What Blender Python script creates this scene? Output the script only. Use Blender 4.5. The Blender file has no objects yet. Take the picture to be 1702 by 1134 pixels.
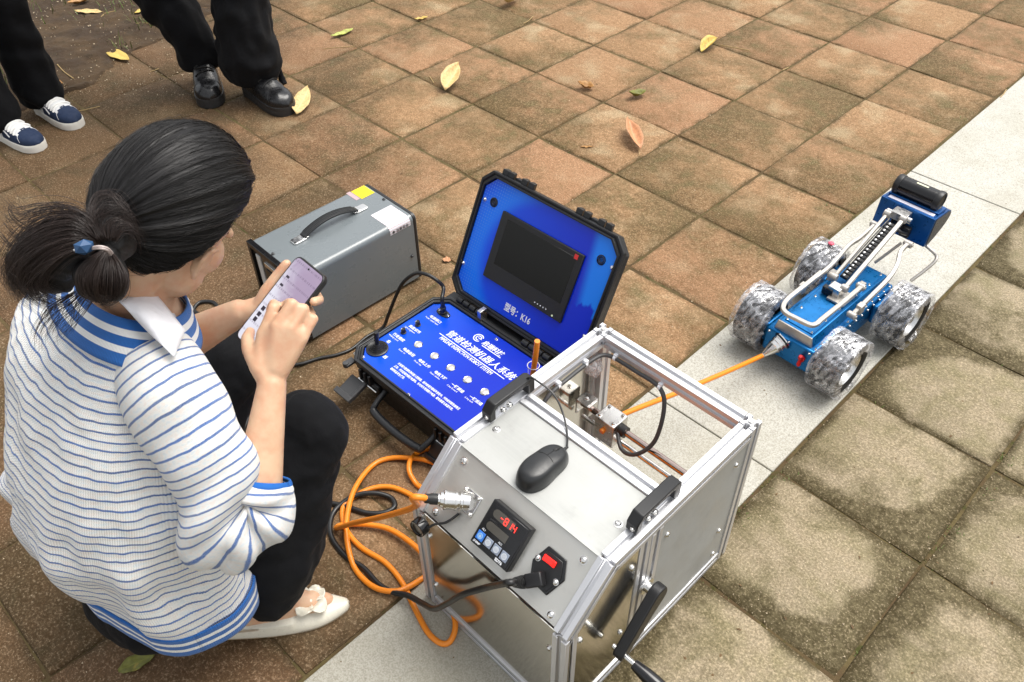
import bpy, bmesh, math, random
from mathutils import Vector as V, Matrix as M, noise
R_ = random.Random(7)
SC = bpy.context.scene
COL = SC.collection
pi = math.pi
# ---------------------------------------------------------------- camera
CAM = V((1.91792, -3.48922, 1.62961))
CR = V((0.708327, 0.705780, -0.012177)); CD = V((0.481000, -0.495218, -0.723462)); CF = V((-0.516635, 0.506591, -0.690257))
FPX = 1420.0
cd = bpy.data.cameras.new('camera'); cd.sensor_width = 36; cd.lens = 36 * FPX / 1702
cd.clip_start = 0.05; cd.clip_end = 400
cam = bpy.data.objects.new('camera', cd); COL.objects.link(cam)
_r = M((CR, -CD, -CF)).transposed().to_4x4(); _r.translation = CAM; cam.matrix_world = _r
SC.camera = cam
# ---------------------------------------------------------------- light: bright overcast
w = bpy.data.worlds.new('World'); SC.world = w; w.use_nodes = True
nt = w.node_tree; nt.nodes.clear()
sky = nt.nodes.new('ShaderNodeTexSky'); sky.sky_type = 'NISHITA'; sky.sun_disc = False
SUN_EL, SUN_AZ = math.radians(66), math.radians(20)      # azimuth measured from +Y towards +X
sky.sun_elevation = SUN_EL; sky.sun_rotation = SUN_AZ; sky.air_density = 1.5; sky.dust_density = 4.0; sky.ozone_density = 1.0
hs = nt.nodes.new('ShaderNodeHueSaturation'); hs.inputs['Saturation'].default_value = 0.16
bg = nt.nodes.new('ShaderNodeBackground'); bg.inputs['Strength'].default_value = 0.12
wo = nt.nodes.new('ShaderNodeOutputWorld')
nt.links.new(sky.outputs[0], hs.inputs['Color']); nt.links.new(hs.outputs[0], bg.inputs[0]); nt.links.new(bg.outputs[0], wo.inputs[0])
sl = bpy.data.lights.new('sun', 'SUN'); sl.energy = 1.5; sl.angle = math.radians(40); sl.color = (1.0, 0.955, 0.88)
so = bpy.data.objects.new('sun', sl); COL.objects.link(so)
sd = V((math.sin(SUN_AZ) * math.cos(SUN_EL), math.cos(SUN_AZ) * math.cos(SUN_EL), math.sin(SUN_EL)))
so.rotation_euler = sd.to_track_quat('Z', 'Y').to_euler(); so.location = (0, 0, 6)
vs = SC.view_settings; vs.view_transform = 'Standard'; vs.look = 'None'; vs.gamma = 1; vs.exposure = 0.92
try: vs.use_curve_mapping = False
except Exception: pass
SC.cycles.max_bounces = 8; SC.cycles.transparent_max_bounces = 12
# ---------------------------------------------------------------- measuring helpers (photograph pixel -> point in the place)
def ray(u, v): return CR * ((u - 851) / FPX) + CD * ((v - 567) / FPX) + CF
def G(u, v, z=0.0):
    d = ray(u, v); return CAM + d * ((z - CAM.z) / d.z)
def DP(u, v, d): return CAM + ray(u, v) * d
def PL(u, v, p0, n):
    d = ray(u, v); return CAM + d * ((V(p0) - CAM).dot(n) / d.dot(n))
def SP(z, u, v, ox, oy, s): return (ox + u / s, oy + v / s)
# ---------------------------------------------------------------- materials
class NT:
    def __init__(s, name):
        s.m = bpy.data.materials.new(name); s.m.use_nodes = True; s.t = s.m.node_tree
        s.b = s.t.nodes['Principled BSDF']; s.out = s.t.nodes['Material Output']
    def n(s, typ, **kw):
        x = s.t.nodes.new('ShaderNode' + typ)
        for k, v in kw.items():
            if k.startswith('i_'): s.set(x.inputs[int(k[2:])] if k[2:].isdigit() else x.inputs[k[2:].replace('_', ' ')], v)
            else: setattr(x, k, v)
        return x
    def set(s, sock, v):
        if hasattr(v, 'is_output'): s.t.links.new(v, sock)
        else:
            if sock.type == 'RGBA' and len(v) == 3: v = (*v, 1)
            sock.default_value = v
    def math(s, op, a, b=0.0, c=None, clamp=False):
        x = s.t.nodes.new('ShaderNodeMath'); x.operation = op; x.use_clamp = clamp
        s.set(x.inputs[0], a); s.set(x.inputs[1], b)
        if c is not None: s.set(x.inputs[2], c)
        return x.outputs[0]
    def mix(s, f, a, b, typ='MIX'):
        x = s.t.nodes.new('ShaderNodeMix'); x.data_type = 'RGBA'; x.blend_type = typ
        s.set(x.inputs[0], f); s.set(x.inputs[6], a); s.set(x.inputs[7], b); return x.outputs[2]
    def noise(s, vec, scale, detail=3, rough=.55, dist=0.0):
        x = s.t.nodes.new('ShaderNodeTexNoise'); s.set(x.inputs['Vector'], vec)
        for k, v in (('Scale', scale), ('Detail', detail), ('Roughness', rough), ('Distortion', dist)): s.set(x.inputs[k], v)
        return x.outputs[0]
    def ramp(s, f, lo, hi, a=0.0, b=1.0):
        x = s.t.nodes.new('ShaderNodeMapRange'); x.interpolation_type = 'SMOOTHSTEP'
        s.set(x.inputs[0], f); s.set(x.inputs[1], lo); s.set(x.inputs[2], hi); s.set(x.inputs[3], a); s.set(x.inputs[4], b); return x.outputs[0]
    def pos(s): return s.t.nodes.new('ShaderNodeNewGeometry').outputs['Position']
    def obj(s): return s.t.nodes.new('ShaderNodeTexCoord').outputs['Object']
    def uv(s): return s.t.nodes.new('ShaderNodeTexCoord').outputs['UV']
    def rnd(s): return s.t.nodes.new('ShaderNodeObjectInfo').outputs['Random']
    def sep(s, v):
        x = s.t.nodes.new('ShaderNodeSeparateXYZ'); s.set(x.inputs[0], v); return x.outputs
    def comb(s, a, b, c):
        x = s.t.nodes.new('ShaderNodeCombineXYZ'); s.set(x.inputs[0], a); s.set(x.inputs[1], b); s.set(x.inputs[2], c); return x.outputs[0]
    def bump(s, h, strength, dist=.001):
        x = s.t.nodes.new('ShaderNodeBump'); s.set(x.inputs['Height'], h); x.inputs['Strength'].default_value = strength; x.inputs['Distance'].default_value = dist
        if s.b.inputs['Normal'].is_linked: s.t.links.new(s.b.inputs['Normal'].links[0].from_socket, x.inputs['Normal'])
        s.t.links.new(x.outputs[0], s.b.inputs['Normal'])
    def p(s, **kw):
        for k, v in kw.items(): s.set(s.b.inputs[k.replace('_', ' ')], v)
        return s
def simple(name, col, rough=.5, metal=0.0, var=.12, scale=40, bump=0.0, bscale=300, rvar=.1, **kw):
    t = NT(name); o = t.obj()
    n1 = t.noise(o, scale, 4)
    c = t.mix(n1, [x * (1 - var) for x in col], [min(1, x * (1 + var)) for x in col])
    t.p(Base_Color=c, Metallic=metal, Roughness=t.ramp(t.noise(o, scale * 2.3, 4), .3, .7, max(0.02, rough - rvar * .6), rough + rvar * .6), **kw)
    if bump: t.bump(t.noise(o, bscale, 2), bump, .0006)
    return t.m
# ---------------------------------------------------------------- mesh builder
class MB:
    def __init__(s): s.v = []; s.f = []; s.uv = None; s.mi = []
    def add(s, vs, fs, m=None, mi=0):
        k = len(s.v)
        s.v += [(m @ V(p)) if m else V(p) for p in vs]
        s.f += [tuple(i + k for i in f) for f in fs]; s.mi += [mi] * len(fs); return s
    def box(s, c, d, m=None, mi=0):
        x, y, z = c; a, b, h = d[0] / 2, d[1] / 2, d[2] / 2
        vs = [(x + i * a, y + j * b, z + k * h) for k in (-1, 1) for j in (-1, 1) for i in (-1, 1)]
        return s.add(vs, [(0, 2, 3, 1), (4, 5, 7, 6), (0, 1, 5, 4), (2, 6, 7, 3), (0, 4, 6, 2), (1, 3, 7, 5)], m, mi)
    def bb(s, p0, p1, m=None, mi=0):
        return s.box([(a + b) / 2 for a, b in zip(p0, p1)], [abs(b - a) for a, b in zip(p0, p1)], m, mi)
    def prism(s, poly, z0, z1, m=None, mi=0):
        n = len(poly)
        vs = [(x, y, z0) for x, y in poly] + [(x, y, z1) for x, y in poly]
        fs = [tuple(range(n))[::-1], tuple(range(n, 2 * n))] + [(i, (i + 1) % n, n + (i + 1) % n, n + i) for i in range(n)]
        return s.add(vs, fs, m, mi)
    def lathe(s, prof, n=24, m=None, mi=0, a0=0, a1=2 * pi):
        full = abs(a1 - a0 - 2 * pi) < 1e-6; k = n if full else n + 1
        vs = []
        for r, z in prof:
            for i in range(k):
                a = a0 + (a1 - a0) * i / n; vs.append((r * math.cos(a), r * math.sin(a), z))
        fs = []
        for j in range(len(prof) - 1):
            for i in range(n):
                q = (i + 1) % k; fs.append((j * k + i, j * k + q, (j + 1) * k + q, (j + 1) * k + i))
        if full:
            if prof[0][0] > 1e-6: fs.append(tuple(range(k))[::-1])
            if prof[-1][0] > 1e-6: fs.append(tuple((len(prof) - 1) * k + i for i in range(k)))
        return s.add(vs, fs, m, mi)
    def cyl(s, p0, p1, r0, r1=None, n=16, m=None, mi=0):
        p0, p1 = V(p0), V(p1); r1 = r0 if r1 is None else r1
        q = (p1 - p0).to_track_quat('Z', 'Y').to_matrix().to_4x4(); q.translation = p0
        L = (p1 - p0).length
        return s.lathe([(r0, 0), (r1, L)], n, (m @ q) if m else q, mi)
    def sph(s, c, r, nu=16, nv=10, m=None, mi=0):
        if not hasattr(r, '__len__'): r = (r, r, r)
        prof = [(math.sin(pi * j / nv), -math.cos(pi * j / nv)) for j in range(nv + 1)]
        q = M.Translation(V(c)) @ M.Diagonal((*r, 1))
        prof[0] = (1e-4, -1); prof[-1] = (1e-4, 1)
        return s.lathe(prof, nu, (m @ q) if m else q, mi)
    def tube(s, pts, r, n=8, m=None, mi=0, closed=False, flat=1.0, up=None):
        pts = [V(p) for p in pts]; N = len(pts)
        rr = r if hasattr(r, '__len__') else [r] * N
        T = []
        for i in range(N):
            a = pts[i - 1] if (i > 0 or closed) else pts[i]; b = pts[(i + 1) % N] if (i < N - 1 or closed) else pts[i]
            T.append((b - a).normalized() if (b - a).length > 1e-9 else V((0, 0, 1)))
        u = V(up) if up else T[0].orthogonal()
        vs = []
        for i in range(N):
            u = (u - T[i] * u.dot(T[i]))
            u = u.normalized() if u.length > 1e-6 else T[i].orthogonal().normalized()
            w_ = T[i].cross(u)
            for k in range(n):
                a = 2 * pi * k / n; vs.append(pts[i] + (u * math.cos(a) + w_ * math.sin(a) * flat) * rr[i])
        fs = []
        for i in range(N if closed else N - 1):
            j = (i + 1) % N
            for k in range(n):
                q = (k + 1) % n; fs.append((i * n + k, i * n + q, j * n + q, j * n + k))
        if not closed: fs += [tuple(range(n))[::-1], tuple((N - 1) * n + k for k in range(n))]
        return s.add(vs, fs, m, mi)
    def grid(s, fn, nu, nv, cu=False, m=None, mi=0):
        K = nu if cu else nu + 1
        vs = [fn(i / nu, j / nv) for j in range(nv + 1) for i in range(K)]
        fs = [(j * K + i, j * K + (i + 1) % K, (j + 1) * K + (i + 1) % K, (j + 1) * K + i) for j in range(nv) for i in range(nu)]
        return s.add(vs, fs, m, mi)
def spline(pts, n=8, closed=False):
    pts = [V(p) for p in pts]; N = len(pts); out = []
    for i in range(N if closed else N - 1):
        g = lambda k: pts[k % N] if closed else pts[max(0, min(N - 1, k))]
        p0, p1, p2, p3 = g(i - 1), g(i), g(i + 1), g(i + 2)
        for k in range(n):
            t = k / n
            out.append(.5 * ((2 * p1) + (p2 - p0) * t + (2 * p0 - 5 * p1 + 4 * p2 - p3) * t * t + (3 * p1 - p0 - 3 * p2 + p3) * t ** 3))
    if not closed: out.append(pts[-1])
    return out
WM = {}
def fin(me, mats, smooth=35, fixn=True):
    for m in (mats if isinstance(mats, (list, tuple)) else [mats]): me.materials.append(m)
    if fixn:
        b = bmesh.new(); b.from_mesh(me); bmesh.ops.recalc_face_normals(b, faces=b.faces); b.to_mesh(me); b.free()
    if smooth:
        me.polygons.foreach_set('use_smooth', [True] * len(me.polygons)); me.set_sharp_from_angle(angle=math.radians(smooth))
    me.update(); return me
def obj(name, mb, mat, parent=None, bevel=0, seg=2, smooth=35, label=None, kind=None, fixn=True, world=False):
    """one mesh object; vertices are given in the frame of the top-level thing (world=True: in world space)"""
    me = bpy.data.meshes.new(name)
    vs = mb.v
    root = parent
    if world and parent is not None:
        inv = WM[parent.name].inverted(); vs = [inv @ p for p in vs]
    me.from_pydata([tuple(p) for p in vs], [], mb.f)
    if any(mb.mi): me.polygons.foreach_set('material_index', mb.mi)
    if mb.uv:
        ul = me.uv_layers.new(name='UVMap')
        for l in me.loops: ul.data[l.index].uv = mb.uv[l.vertex_index]
    fin(me, mat, smooth, fixn)
    o = bpy.data.objects.new(name, me); COL.objects.link(o)
    if parent is not None: o.parent = parent; WM[o.name] = WM[parent.name]
    else: WM[o.name] = M.Identity(4)
    if bevel:
        b = o.modifiers.new('bevel', 'BEVEL'); b.width = bevel; b.segments = seg; b.limit_method = 'ANGLE'; b.angle_limit = math.radians(40); b.use_clamp_overlap = True
    if label: o['label'] = label
    if kind: o['kind'] = kind
    return o
def tag(o, label=None, cat=None, group=None, kind=None):
    for k, v in (('label', label), ('category', cat), ('group', group), ('kind', kind)):
        if v: o[k] = v
    return o
def thing(name, label, cat, mw=None, group=None):
    o = bpy.data.objects.new(name, None); COL.objects.link(o); o.empty_display_size = .05
    mw = mw or M.Identity(4); o.matrix_world = mw; WM[o.name] = mw.copy()
    return tag(o, label, cat, group)
def dup(o, parent=None, name=None):
    c = o.copy(); COL.objects.link(c)
    if parent is not None: c.parent = parent
    for ch in list(o.children): dup(ch, c)
    return c
def text(s, size, mat, parent, m, name='lettering', shear=0, bold=0.0, ext=.00025, sx=1.0, align='LEFT', space=1.0, label=None):
    """flat print: lettering turned into a thin mesh lying on the panel (m: frame of the panel, in the thing's frame)"""
    c = bpy.data.curves.new(name, 'FONT'); c.body = s; c.size = size; c.extrude = ext; c.offset = bold; c.shear = shear
    c.resolution_u = 2; c.align_x = align; c.space_character = space
    to = bpy.data.objects.new(name, c); COL.objects.link(to)
    dg = bpy.context.evaluated_depsgraph_get(); me = bpy.data.meshes.new_from_object(to.evaluated_get(dg))
    bpy.data.objects.remove(to); bpy.data.curves.remove(c)
    me.transform(m @ M.Diagonal((sx, 1, 1, 1))); me.materials.clear(); me.materials.append(mat); me.name = name
    o = bpy.data.objects.new(name, me); COL.objects.link(o); o.parent = parent; WM[o.name] = WM[parent.name]
    o['kind'] = 'stuff'
    if label: o['label'] = label
    return o
def frame(o, x, y, z=None):
    x, y = V(x).normalized(), V(y); z = x.cross(y).normalized() if z is None else V(z); y = z.cross(x).normalized()
    m = M((x, y, z)).transposed().to_4x4(); m.translation = V(o); return m
def rotz(a): return M.Rotation(a, 4, 'Z')
TR = M.Translation
# ---------------------------------------------------------------- common materials
MAT = {}
def alu(name, col=(.74, .745, .77), rough=.42, ax=2):
    t = NT(name); o = t.sep(t.obj())
    sc = [220, 220, 220]; sc[ax] = 4
    v = t.comb(t.math('MULTIPLY', o[0], sc[0]), t.math('MULTIPLY', o[1], sc[1]), t.math('MULTIPLY', o[2], sc[2]))
    n = t.noise(v, 3, 3)
    t.p(Base_Color=t.mix(n, [c * .86 for c in col], col), Metallic=.72, Roughness=t.ramp(n, .25, .75, rough - .07, rough + .09))
    t.bump(n, .06, .0004)
    return t.m
for k in 'xyz': MAT['alu_' + k] = alu('anodised_aluminium_' + k, ax='xyz'.index(k))
MAT['black'] = simple('black_plastic', (.012, .012, .013), .42, bump=.25, bscale=900)
MAT['gloss_black'] = simple('gloss_black_plastic', (.008, .008, .009), .16)
MAT['rubber'] = simple('black_rubber', (.014, .014, .014), .5, bump=.3, bscale=500)
MAT['chrome'] = simple('bright_steel', (.78, .77, .75), .18, 1.0, rvar=.12)
MAT['steel'] = simple('brushed_steel', (.62, .61, .59), .3, 1.0)
MAT['orange'] = simple('orange_cable_sheath', (.80, .235, .012), .38, var=.06, bump=.1, bscale=250)
MAT['cord'] = simple('black_cable_sheath', (.012, .012, .012), .36)
MAT['white_print'] = simple('white_print', (.80, .82, .86), .45, var=.03)
MAT['grey_plastic'] = simple('grey_plastic', (.05, .05, .052), .45, bump=.2, bscale=900)
def emit(name, col, st):
    t = NT(name); t.p(Base_Color=(.01, .01, .01), Emission_Color=col, Emission_Strength=st, Roughness=.3); return t.m
MAT['red_led'] = emit('red_led', (1, .03, .02), 2.2)
# ================================================================ THE SETTING
T = 0.36
def dirt_mat():
    t = NT('dirt_and_moss'); p = t.pos()
    n1 = t.noise(p, 9, 6, .65); n2 = t.noise(p, 160, 5, .7); n3 = t.noise(p, 35, 4, .6)
    c = t.mix(t.ramp(n1, .35, .65), (.085, .055, .028), (.115, .088, .038))
    c = t.mix(t.ramp(n3, .52, .72), c, (.050, .050, .014))
    c = t.mix(t.ramp(n2, .68, .76), c, (.30, .24, .15))
    t.p(Base_Color=c, Roughness=.92, Specular_IOR_Level=.2); t.bump(t.math('ADD', n2, n3), .8, .004); return t.m
MAT['dirt'] = dirt_mat()
def tile_mat(right):
    t = NT('mossy_concrete_tile' if right else 'terracotta_tile')
    p = t.pos(); o = t.obj(); r = t.rnd(); s = t.sep(o)
    off = t.math('MULTIPLY', r, 37.0)
    pv = t.n('VectorMath', operation='ADD'); t.set(pv.inputs[0], p); t.set(pv.inputs[1], t.comb(off, off, 0.0)); pv = pv.outputs[0]
    big = t.noise(p, 2.6, 4, .55, .3); mid = t.noise(pv, 10, 5, .62, .4); fine = t.noise(p, 55, 5, .68); grain = t.noise(p, 330, 3, .7); grain2 = t.noise(p, 140, 4, .75)
    # distance to the tile's rim, wobbling
    ax, ay = t.math('ABSOLUTE', s[0]), t.math('ABSOLUTE', s[1])
    wob = t.math('MULTIPLY', t.math('SUBTRACT', mid, .5), .14)
    if right:   # worn bare patch in the middle with dark moss round it
        q = t.math('POWER', t.math('ADD', t.math('POWER', ax, 3.2), t.math('POWER', ay, 3.2)), 1 / 3.2)
        r2 = t.math('FRACT', t.math('MULTIPLY', r, 17.3)); shift = t.math('ADD', t.math('MULTIPLY', s[0], t.math('SUBTRACT', t.math('MULTIPLY', r2, .9), .45)), t.math('MULTIPLY', s[1], t.math('SUBTRACT', t.math('MULTIPLY', r, .9), .45)))
        edge = t.math('ADD', t.math('ADD', t.math('ADD', q, shift), t.math('MULTIPLY', wob, .75)), t.math('ADD', t.math('MULTIPLY', t.math('SUBTRACT', big, .5), .20), t.math('MULTIPLY', t.math('SUBTRACT', r2, .6), .03)))
        moss = t.ramp(edge, .128, .182)
        moss = t.math('MAXIMUM', moss, t.math('MULTIPLY', t.ramp(t.math('ADD', big, t.math('MULTIPLY', mid, .35)), .66, .86), .9))
        light = t.mix(fine, (.405, .335, .228), (.315, .252, .160))
        light = t.mix(t.ramp(mid, .35, .7), light, (.245, .210, .115))
        dark = t.mix(t.ramp(fine, .35, .65), (.150, .122, .060), (.072, .058, .026))
        c = t.mix(moss, light, dark)
        rim = t.ramp(t.math('MAXIMUM', ax, ay), .150, .176)
        c = t.mix(t.math('MULTIPLY', rim, t.ramp(mid, .3, .6)), c, (.055, .042, .014))
    else:
        e2 = t.math('MAXIMUM', ax, ay)
        gx = t.math('MULTIPLY', t.math('ADD', s[0], s[1]), t.math('SUBTRACT', t.math('MULTIPLY', r, 3.0), 1.9))
        f = t.math('ADD', t.math('ADD', t.math('MULTIPLY', mid, .62), t.math('MULTIPLY', big, .62)), t.math('ADD', t.math('MULTIPLY', gx, .55), t.math('MULTIPLY', t.math('SUBTRACT', r, .5), .27)))
        dirty = t.ramp(f, .50, .86)
        light = t.mix(t.ramp(fine, .3, .7), (.430, .258, .130), (.300, .170, .083))
        light = t.mix(t.ramp(t.noise(pv, 6, 3), .5, .72), light, (.45, .330, .190)); r2 = t.math('FRACT', t.math('MULTIPLY', r, 17.3)); light = t.mix(t.ramp(r2, .35, .95, 0, .55), light, t.mix(fine, (.44, .225, .125), (.33, .165, .085)))
        dark = t.mix(t.ramp(fine, .3, .7), (.190, .125, .052), (.110, .070, .027))
        dark = t.mix(t.ramp(mid, .5, .7), dark, (.150, .115, .045))
        c = t.mix(dirty, light, dark)
        rim = t.ramp(e2, .158, .177)
        c = t.mix(t.math('MULTIPLY', rim, t.ramp(t.noise(p, 14, 4), .38, .62, 0, .8)), c, (.090, .062, .024))
        # damp and the people's shade, painted as darker brown towards the woman
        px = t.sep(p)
        damp_shade = t.ramp(t.math('ADD', t.math('ADD', t.math('MULTIPLY', px[0], -.35), t.math('MULTIPLY', px[1], -.62)), t.math('MULTIPLY', t.math('SUBTRACT', big, .5), 1.1)), 1.05, 1.75)
        c = t.mix(t.math('MULTIPLY', damp_shade, .74), c, t.mix(mid, (.085, .044, .018), (.026, .019, .009)))
    c = t.mix(t.ramp(grain2, .56, .74), c, [(.30, .225, .135), (.30, .25, .15)][right], 'MIX') if False else c
    g3 = t.noise(p, 190, 3, .75)
    c = t.mix(t.ramp(g3, .34, .62, .85, 0), c, t.mix(.5, c, (.035, .022, .008)), 'MIX'); c = t.mix(t.ramp(g3, .52, .68, 0, .5), c, t.mix(.5, c, (.72, .56, .38)))
    c = t.mix(t.math('MULTIPLY', t.ramp(grain, .32, .62, 1, 0), .35), c, (.03, .02, .008))
    c = t.mix(t.ramp(grain2, .665, .735), c, (.42, .34, .22))
    t.p(Base_Color=c, Roughness=t.ramp(fine, .3, .7, .70, .92), Specular_IOR_Level=.25)
    t.bump(mid, .25, .006); t.bump(grain2, .75, .0022); t.bump(grain, .5, .0012)
    return t.m
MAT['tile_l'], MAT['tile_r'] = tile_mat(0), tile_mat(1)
def granite_mat():
    t = NT('pale_granite'); p = t.pos()
    g1 = t.noise(p, 300, 2, .6); g2 = t.noise(p, 130, 3, .7); big = t.noise(p, 3.5, 5, .6); st = t.noise(p, 14, 5, .6)
    c = t.mix(t.ramp(g1, .36, .62), (.325, .310, .265), (.50, .485, .43))
    c = t.mix(t.ramp(g2, .58, .70), c, (.235, .22, .185))
    c = t.mix(t.math('MULTIPLY', t.ramp(big, .42, .68), .32), c, (.26, .235, .165))
    y = t.sep(p)[1]
    c = t.mix(t.math('MULTIPLY', t.ramp(t.math('ADD', y, t.math('MULTIPLY', st, .5)), -1.3, -2.6), .42), c, (.21, .19, .135))
    c = t.mix(t.ramp(st, .68, .80, 0, .5), c, (.20, .15, .08))
    t.p(Base_Color=c, Roughness=t.ramp(st, .3, .7, .42, .7)); t.bump(g1, .2, .0006); return t.m
MAT['granite'] = granite_mat()
# one sheet to the horizon, then the bedding under the paving
mb = MB(); mb.bb((-150, -150, -.30), (150, 150, -.10)); tag(obj('ground', mb, MAT['dirt'], smooth=0), kind='structure')
mb = MB(); mb.grid(lambda a, b: ((-3.9 + a * 9.2), (-5.6 + b * 9.2), -.0038 + .0020 * noise.noise(V((a * 60, b * 60, 3)))), 120, 120)
pav = obj('pavement', mb, MAT['dirt'], fixn=False); tag(pav, kind='structure')
def tile_mesh(seed, mat):
    r = random.Random(seed); h = .1784; b = .005
    mb = MB(); J = lambda a: a + r.uniform(-.0012, .0012)
    ring = []; n = 4
    outer, inner, low = [], [], []
    for sx, sy, dx, dy in ((-1, -1, 1, 0), (1, -1, 0, 1), (1, 1, -1, 0), (-1, 1, 0, -1)):
        for k in range(3):
            x, y = sx * h + dx * 2 * h * k / 3, sy * h + dy * 2 * h * k / 3
            bb = b * r.uniform(.5, 1.7)
            q = 1 - bb / h; corner = k == 0
            inner.append((x * q, y * q, r.uniform(-.0006, .0006)))
            s_ = .988 if corner else 1
            outer.append((J(x * s_), J(y * s_), -.0030 - r.uniform(0, .002))); low.append((x * .99, y * .99, -.05))
    v = inner + outer + low + [(0, 0, .001)]
    f = []
    for i in range(12):
        j = (i + 1) % 12; f += [(36, i, j), (i, 12 + i, 12 + j, j), (12 + i, 24 + i, 24 + j, 12 + j)]
    mb.add(v, f)
    me = bpy.data.meshes.new('paving_tile'); me.from_pydata([tuple(p) for p in mb.v], [], mb.f); return fin(me, mat, 50)
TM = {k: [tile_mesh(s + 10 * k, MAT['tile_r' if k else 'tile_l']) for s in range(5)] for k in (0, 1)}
def vis(P):
    d = V(P) - CAM; z = d.dot(CF)
    if z < .1: return False
    u, v_ = 851 + FPX * d.dot(CR) / z, 567 + FPX * d.dot(CD) / z
    return -190 < u < 1892 and -190 < v_ < 1324
cells = []
for i in range(-10, 12):
    for j in range(-14, 10):
        if i == 3: continue
        x0 = (4.06 + .008 + (i - 4)) * T if i >= 4 else i * T
        cells.append((x0 + T / 2, (j - .03) * T + T / 2, i))
near = [c for c in cells if vis((c[0], c[1], 0))]
near.sort(key=lambda c: (V((c[0], c[1], 0)) - CAM).length); near = near[:298]
rest = [c for c in cells if c not in near]
r = random.Random(3)
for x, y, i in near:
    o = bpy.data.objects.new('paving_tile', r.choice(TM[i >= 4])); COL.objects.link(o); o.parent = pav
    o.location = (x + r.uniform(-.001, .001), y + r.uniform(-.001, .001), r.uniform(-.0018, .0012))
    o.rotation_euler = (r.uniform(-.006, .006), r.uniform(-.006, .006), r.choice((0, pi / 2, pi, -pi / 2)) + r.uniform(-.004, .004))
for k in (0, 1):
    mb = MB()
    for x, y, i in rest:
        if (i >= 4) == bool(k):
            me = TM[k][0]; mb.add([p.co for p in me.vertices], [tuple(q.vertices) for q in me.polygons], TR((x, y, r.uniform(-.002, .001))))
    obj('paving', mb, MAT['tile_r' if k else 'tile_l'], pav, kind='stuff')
# granite strip of long slabs
gs = MB(); gs.bb((3 * T + .004, -5.4, -.06), (4.055 * T, 3.5, -.012)); strip = tag(obj('granite_strip', gs, MAT['dirt'], smooth=0), kind='structure')
for k, (ya, yb) in enumerate([(-14.05, -10.06), (-10.06, -6.06), (-6.06, -2.03), (-2.03, 2.0), (2.0, 6.0), (6.0, 9.6)]):
    mb = MB(); mb.bb((3 * T + .007, ya * T + .0018, -.05), (4.05 * T, yb * T - .0018, .0015 + .0006 * (k % 2)))
    obj('granite_slab', mb, MAT['granite'], strip, bevel=.0025, seg=2)
# planting bed: heaped soil spilling over the tiles
def soil_h(x, y):
    # signed distance to the irregular edge (inside < 0)
    n = noise.noise(V((x * 3, y * 3, 0))) * .10 + noise.noise(V((x * 11, y * 11, 5))) * .035
    ex = (-4.72 - .42 * (y / T + 6.05)) * T if y > -6.05 * T else (-4.72 + (-6.05 - y / T) * .28) * T
    d = x - ex + n
    return max(-.004, min(.028, -d * .12)) if d < 0 else -.02 - d * .05
def soil(a, b):
    x, y = -3.6 + a * 2.3, -3.6 + b * 3.6
    h = soil_h(x, y)
    n = noise.noise(V((x * 14, y * 14, 1))) * .010 + noise.noise(V((x * 40, y * 40, 2))) * .008 + noise.noise(V((x * 90, y * 90, 4))) * .005
    return (x, y, h + (n if h > -.006 else 0) + .003)
mb = MB(); mb.grid(soil, 190, 280)
def soil_mat():
    t = NT('garden_soil'); p = t.pos()
    n1 = t.noise(p, 8, 5); n2 = t.noise(p, 120, 5, .7); n3 = t.noise(p, 30, 5, .65)
    c = t.mix(t.ramp(n1, .35, .65), (.040, .023, .011), (.070, .042, .019))
    c = t.mix(t.ramp(n3, .5, .75), c, (.038, .026, .012)); c = t.mix(t.ramp(n2, .66, .74), c, (.34, .27, .17))
    t.p(Base_Color=c, Roughness=.95); t.bump(n3, .6, .006); t.bump(n2, .9, .004); return t.m
tag(obj('soil_bed', mb, soil_mat(), fixn=False, smooth=60), kind='structure')
def ground_z(x, y):
    h = soil_h(x, y); return max(.0, h + .003)
# grit: pale crumbs of stone all over the paving
mb = MB(); r = random.Random(11)
def crumb(mb, x, y, z, s):
    q = M.Rotation(r.uniform(0, 6), 4, 'Z') @ M.Rotation(r.uniform(0, 6), 4, 'X')
    mb.add([V((1, 0, -.3)) * s, V((-.6, .8, -.2)) * s, V((-.5, -.8, -.3)) * s, V((0, 0, .7)) * s], [(0, 1, 2), (0, 3, 1), (1, 3, 2), (2, 3, 0)], TR((x, y, z + s * .25)) @ q)
for k in range(5200):
    p = G(r.uniform(-60, 1760), r.uniform(-60, 1190))
    if 3 * T < p.x < 4.05 * T and r.random() < .85: continue
    crumb(mb, p.x, p.y, ground_z(p.x, p.y), r.choice((.0009, .0012, .0015, .002, .0028)) * r.uniform(.7, 1.15))
for k in range(700):
    p = G(r.uniform(30, 330), r.uniform(-40, 160))
    crumb(mb, p.x, p.y, ground_z(p.x, p.y), r.uniform(.0012, .005))
tag(obj('grit', mb, simple('pale_grit', (.46, .37, .25), .8, var=.4, scale=60), smooth=0, fixn=False), kind='stuff')
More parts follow.
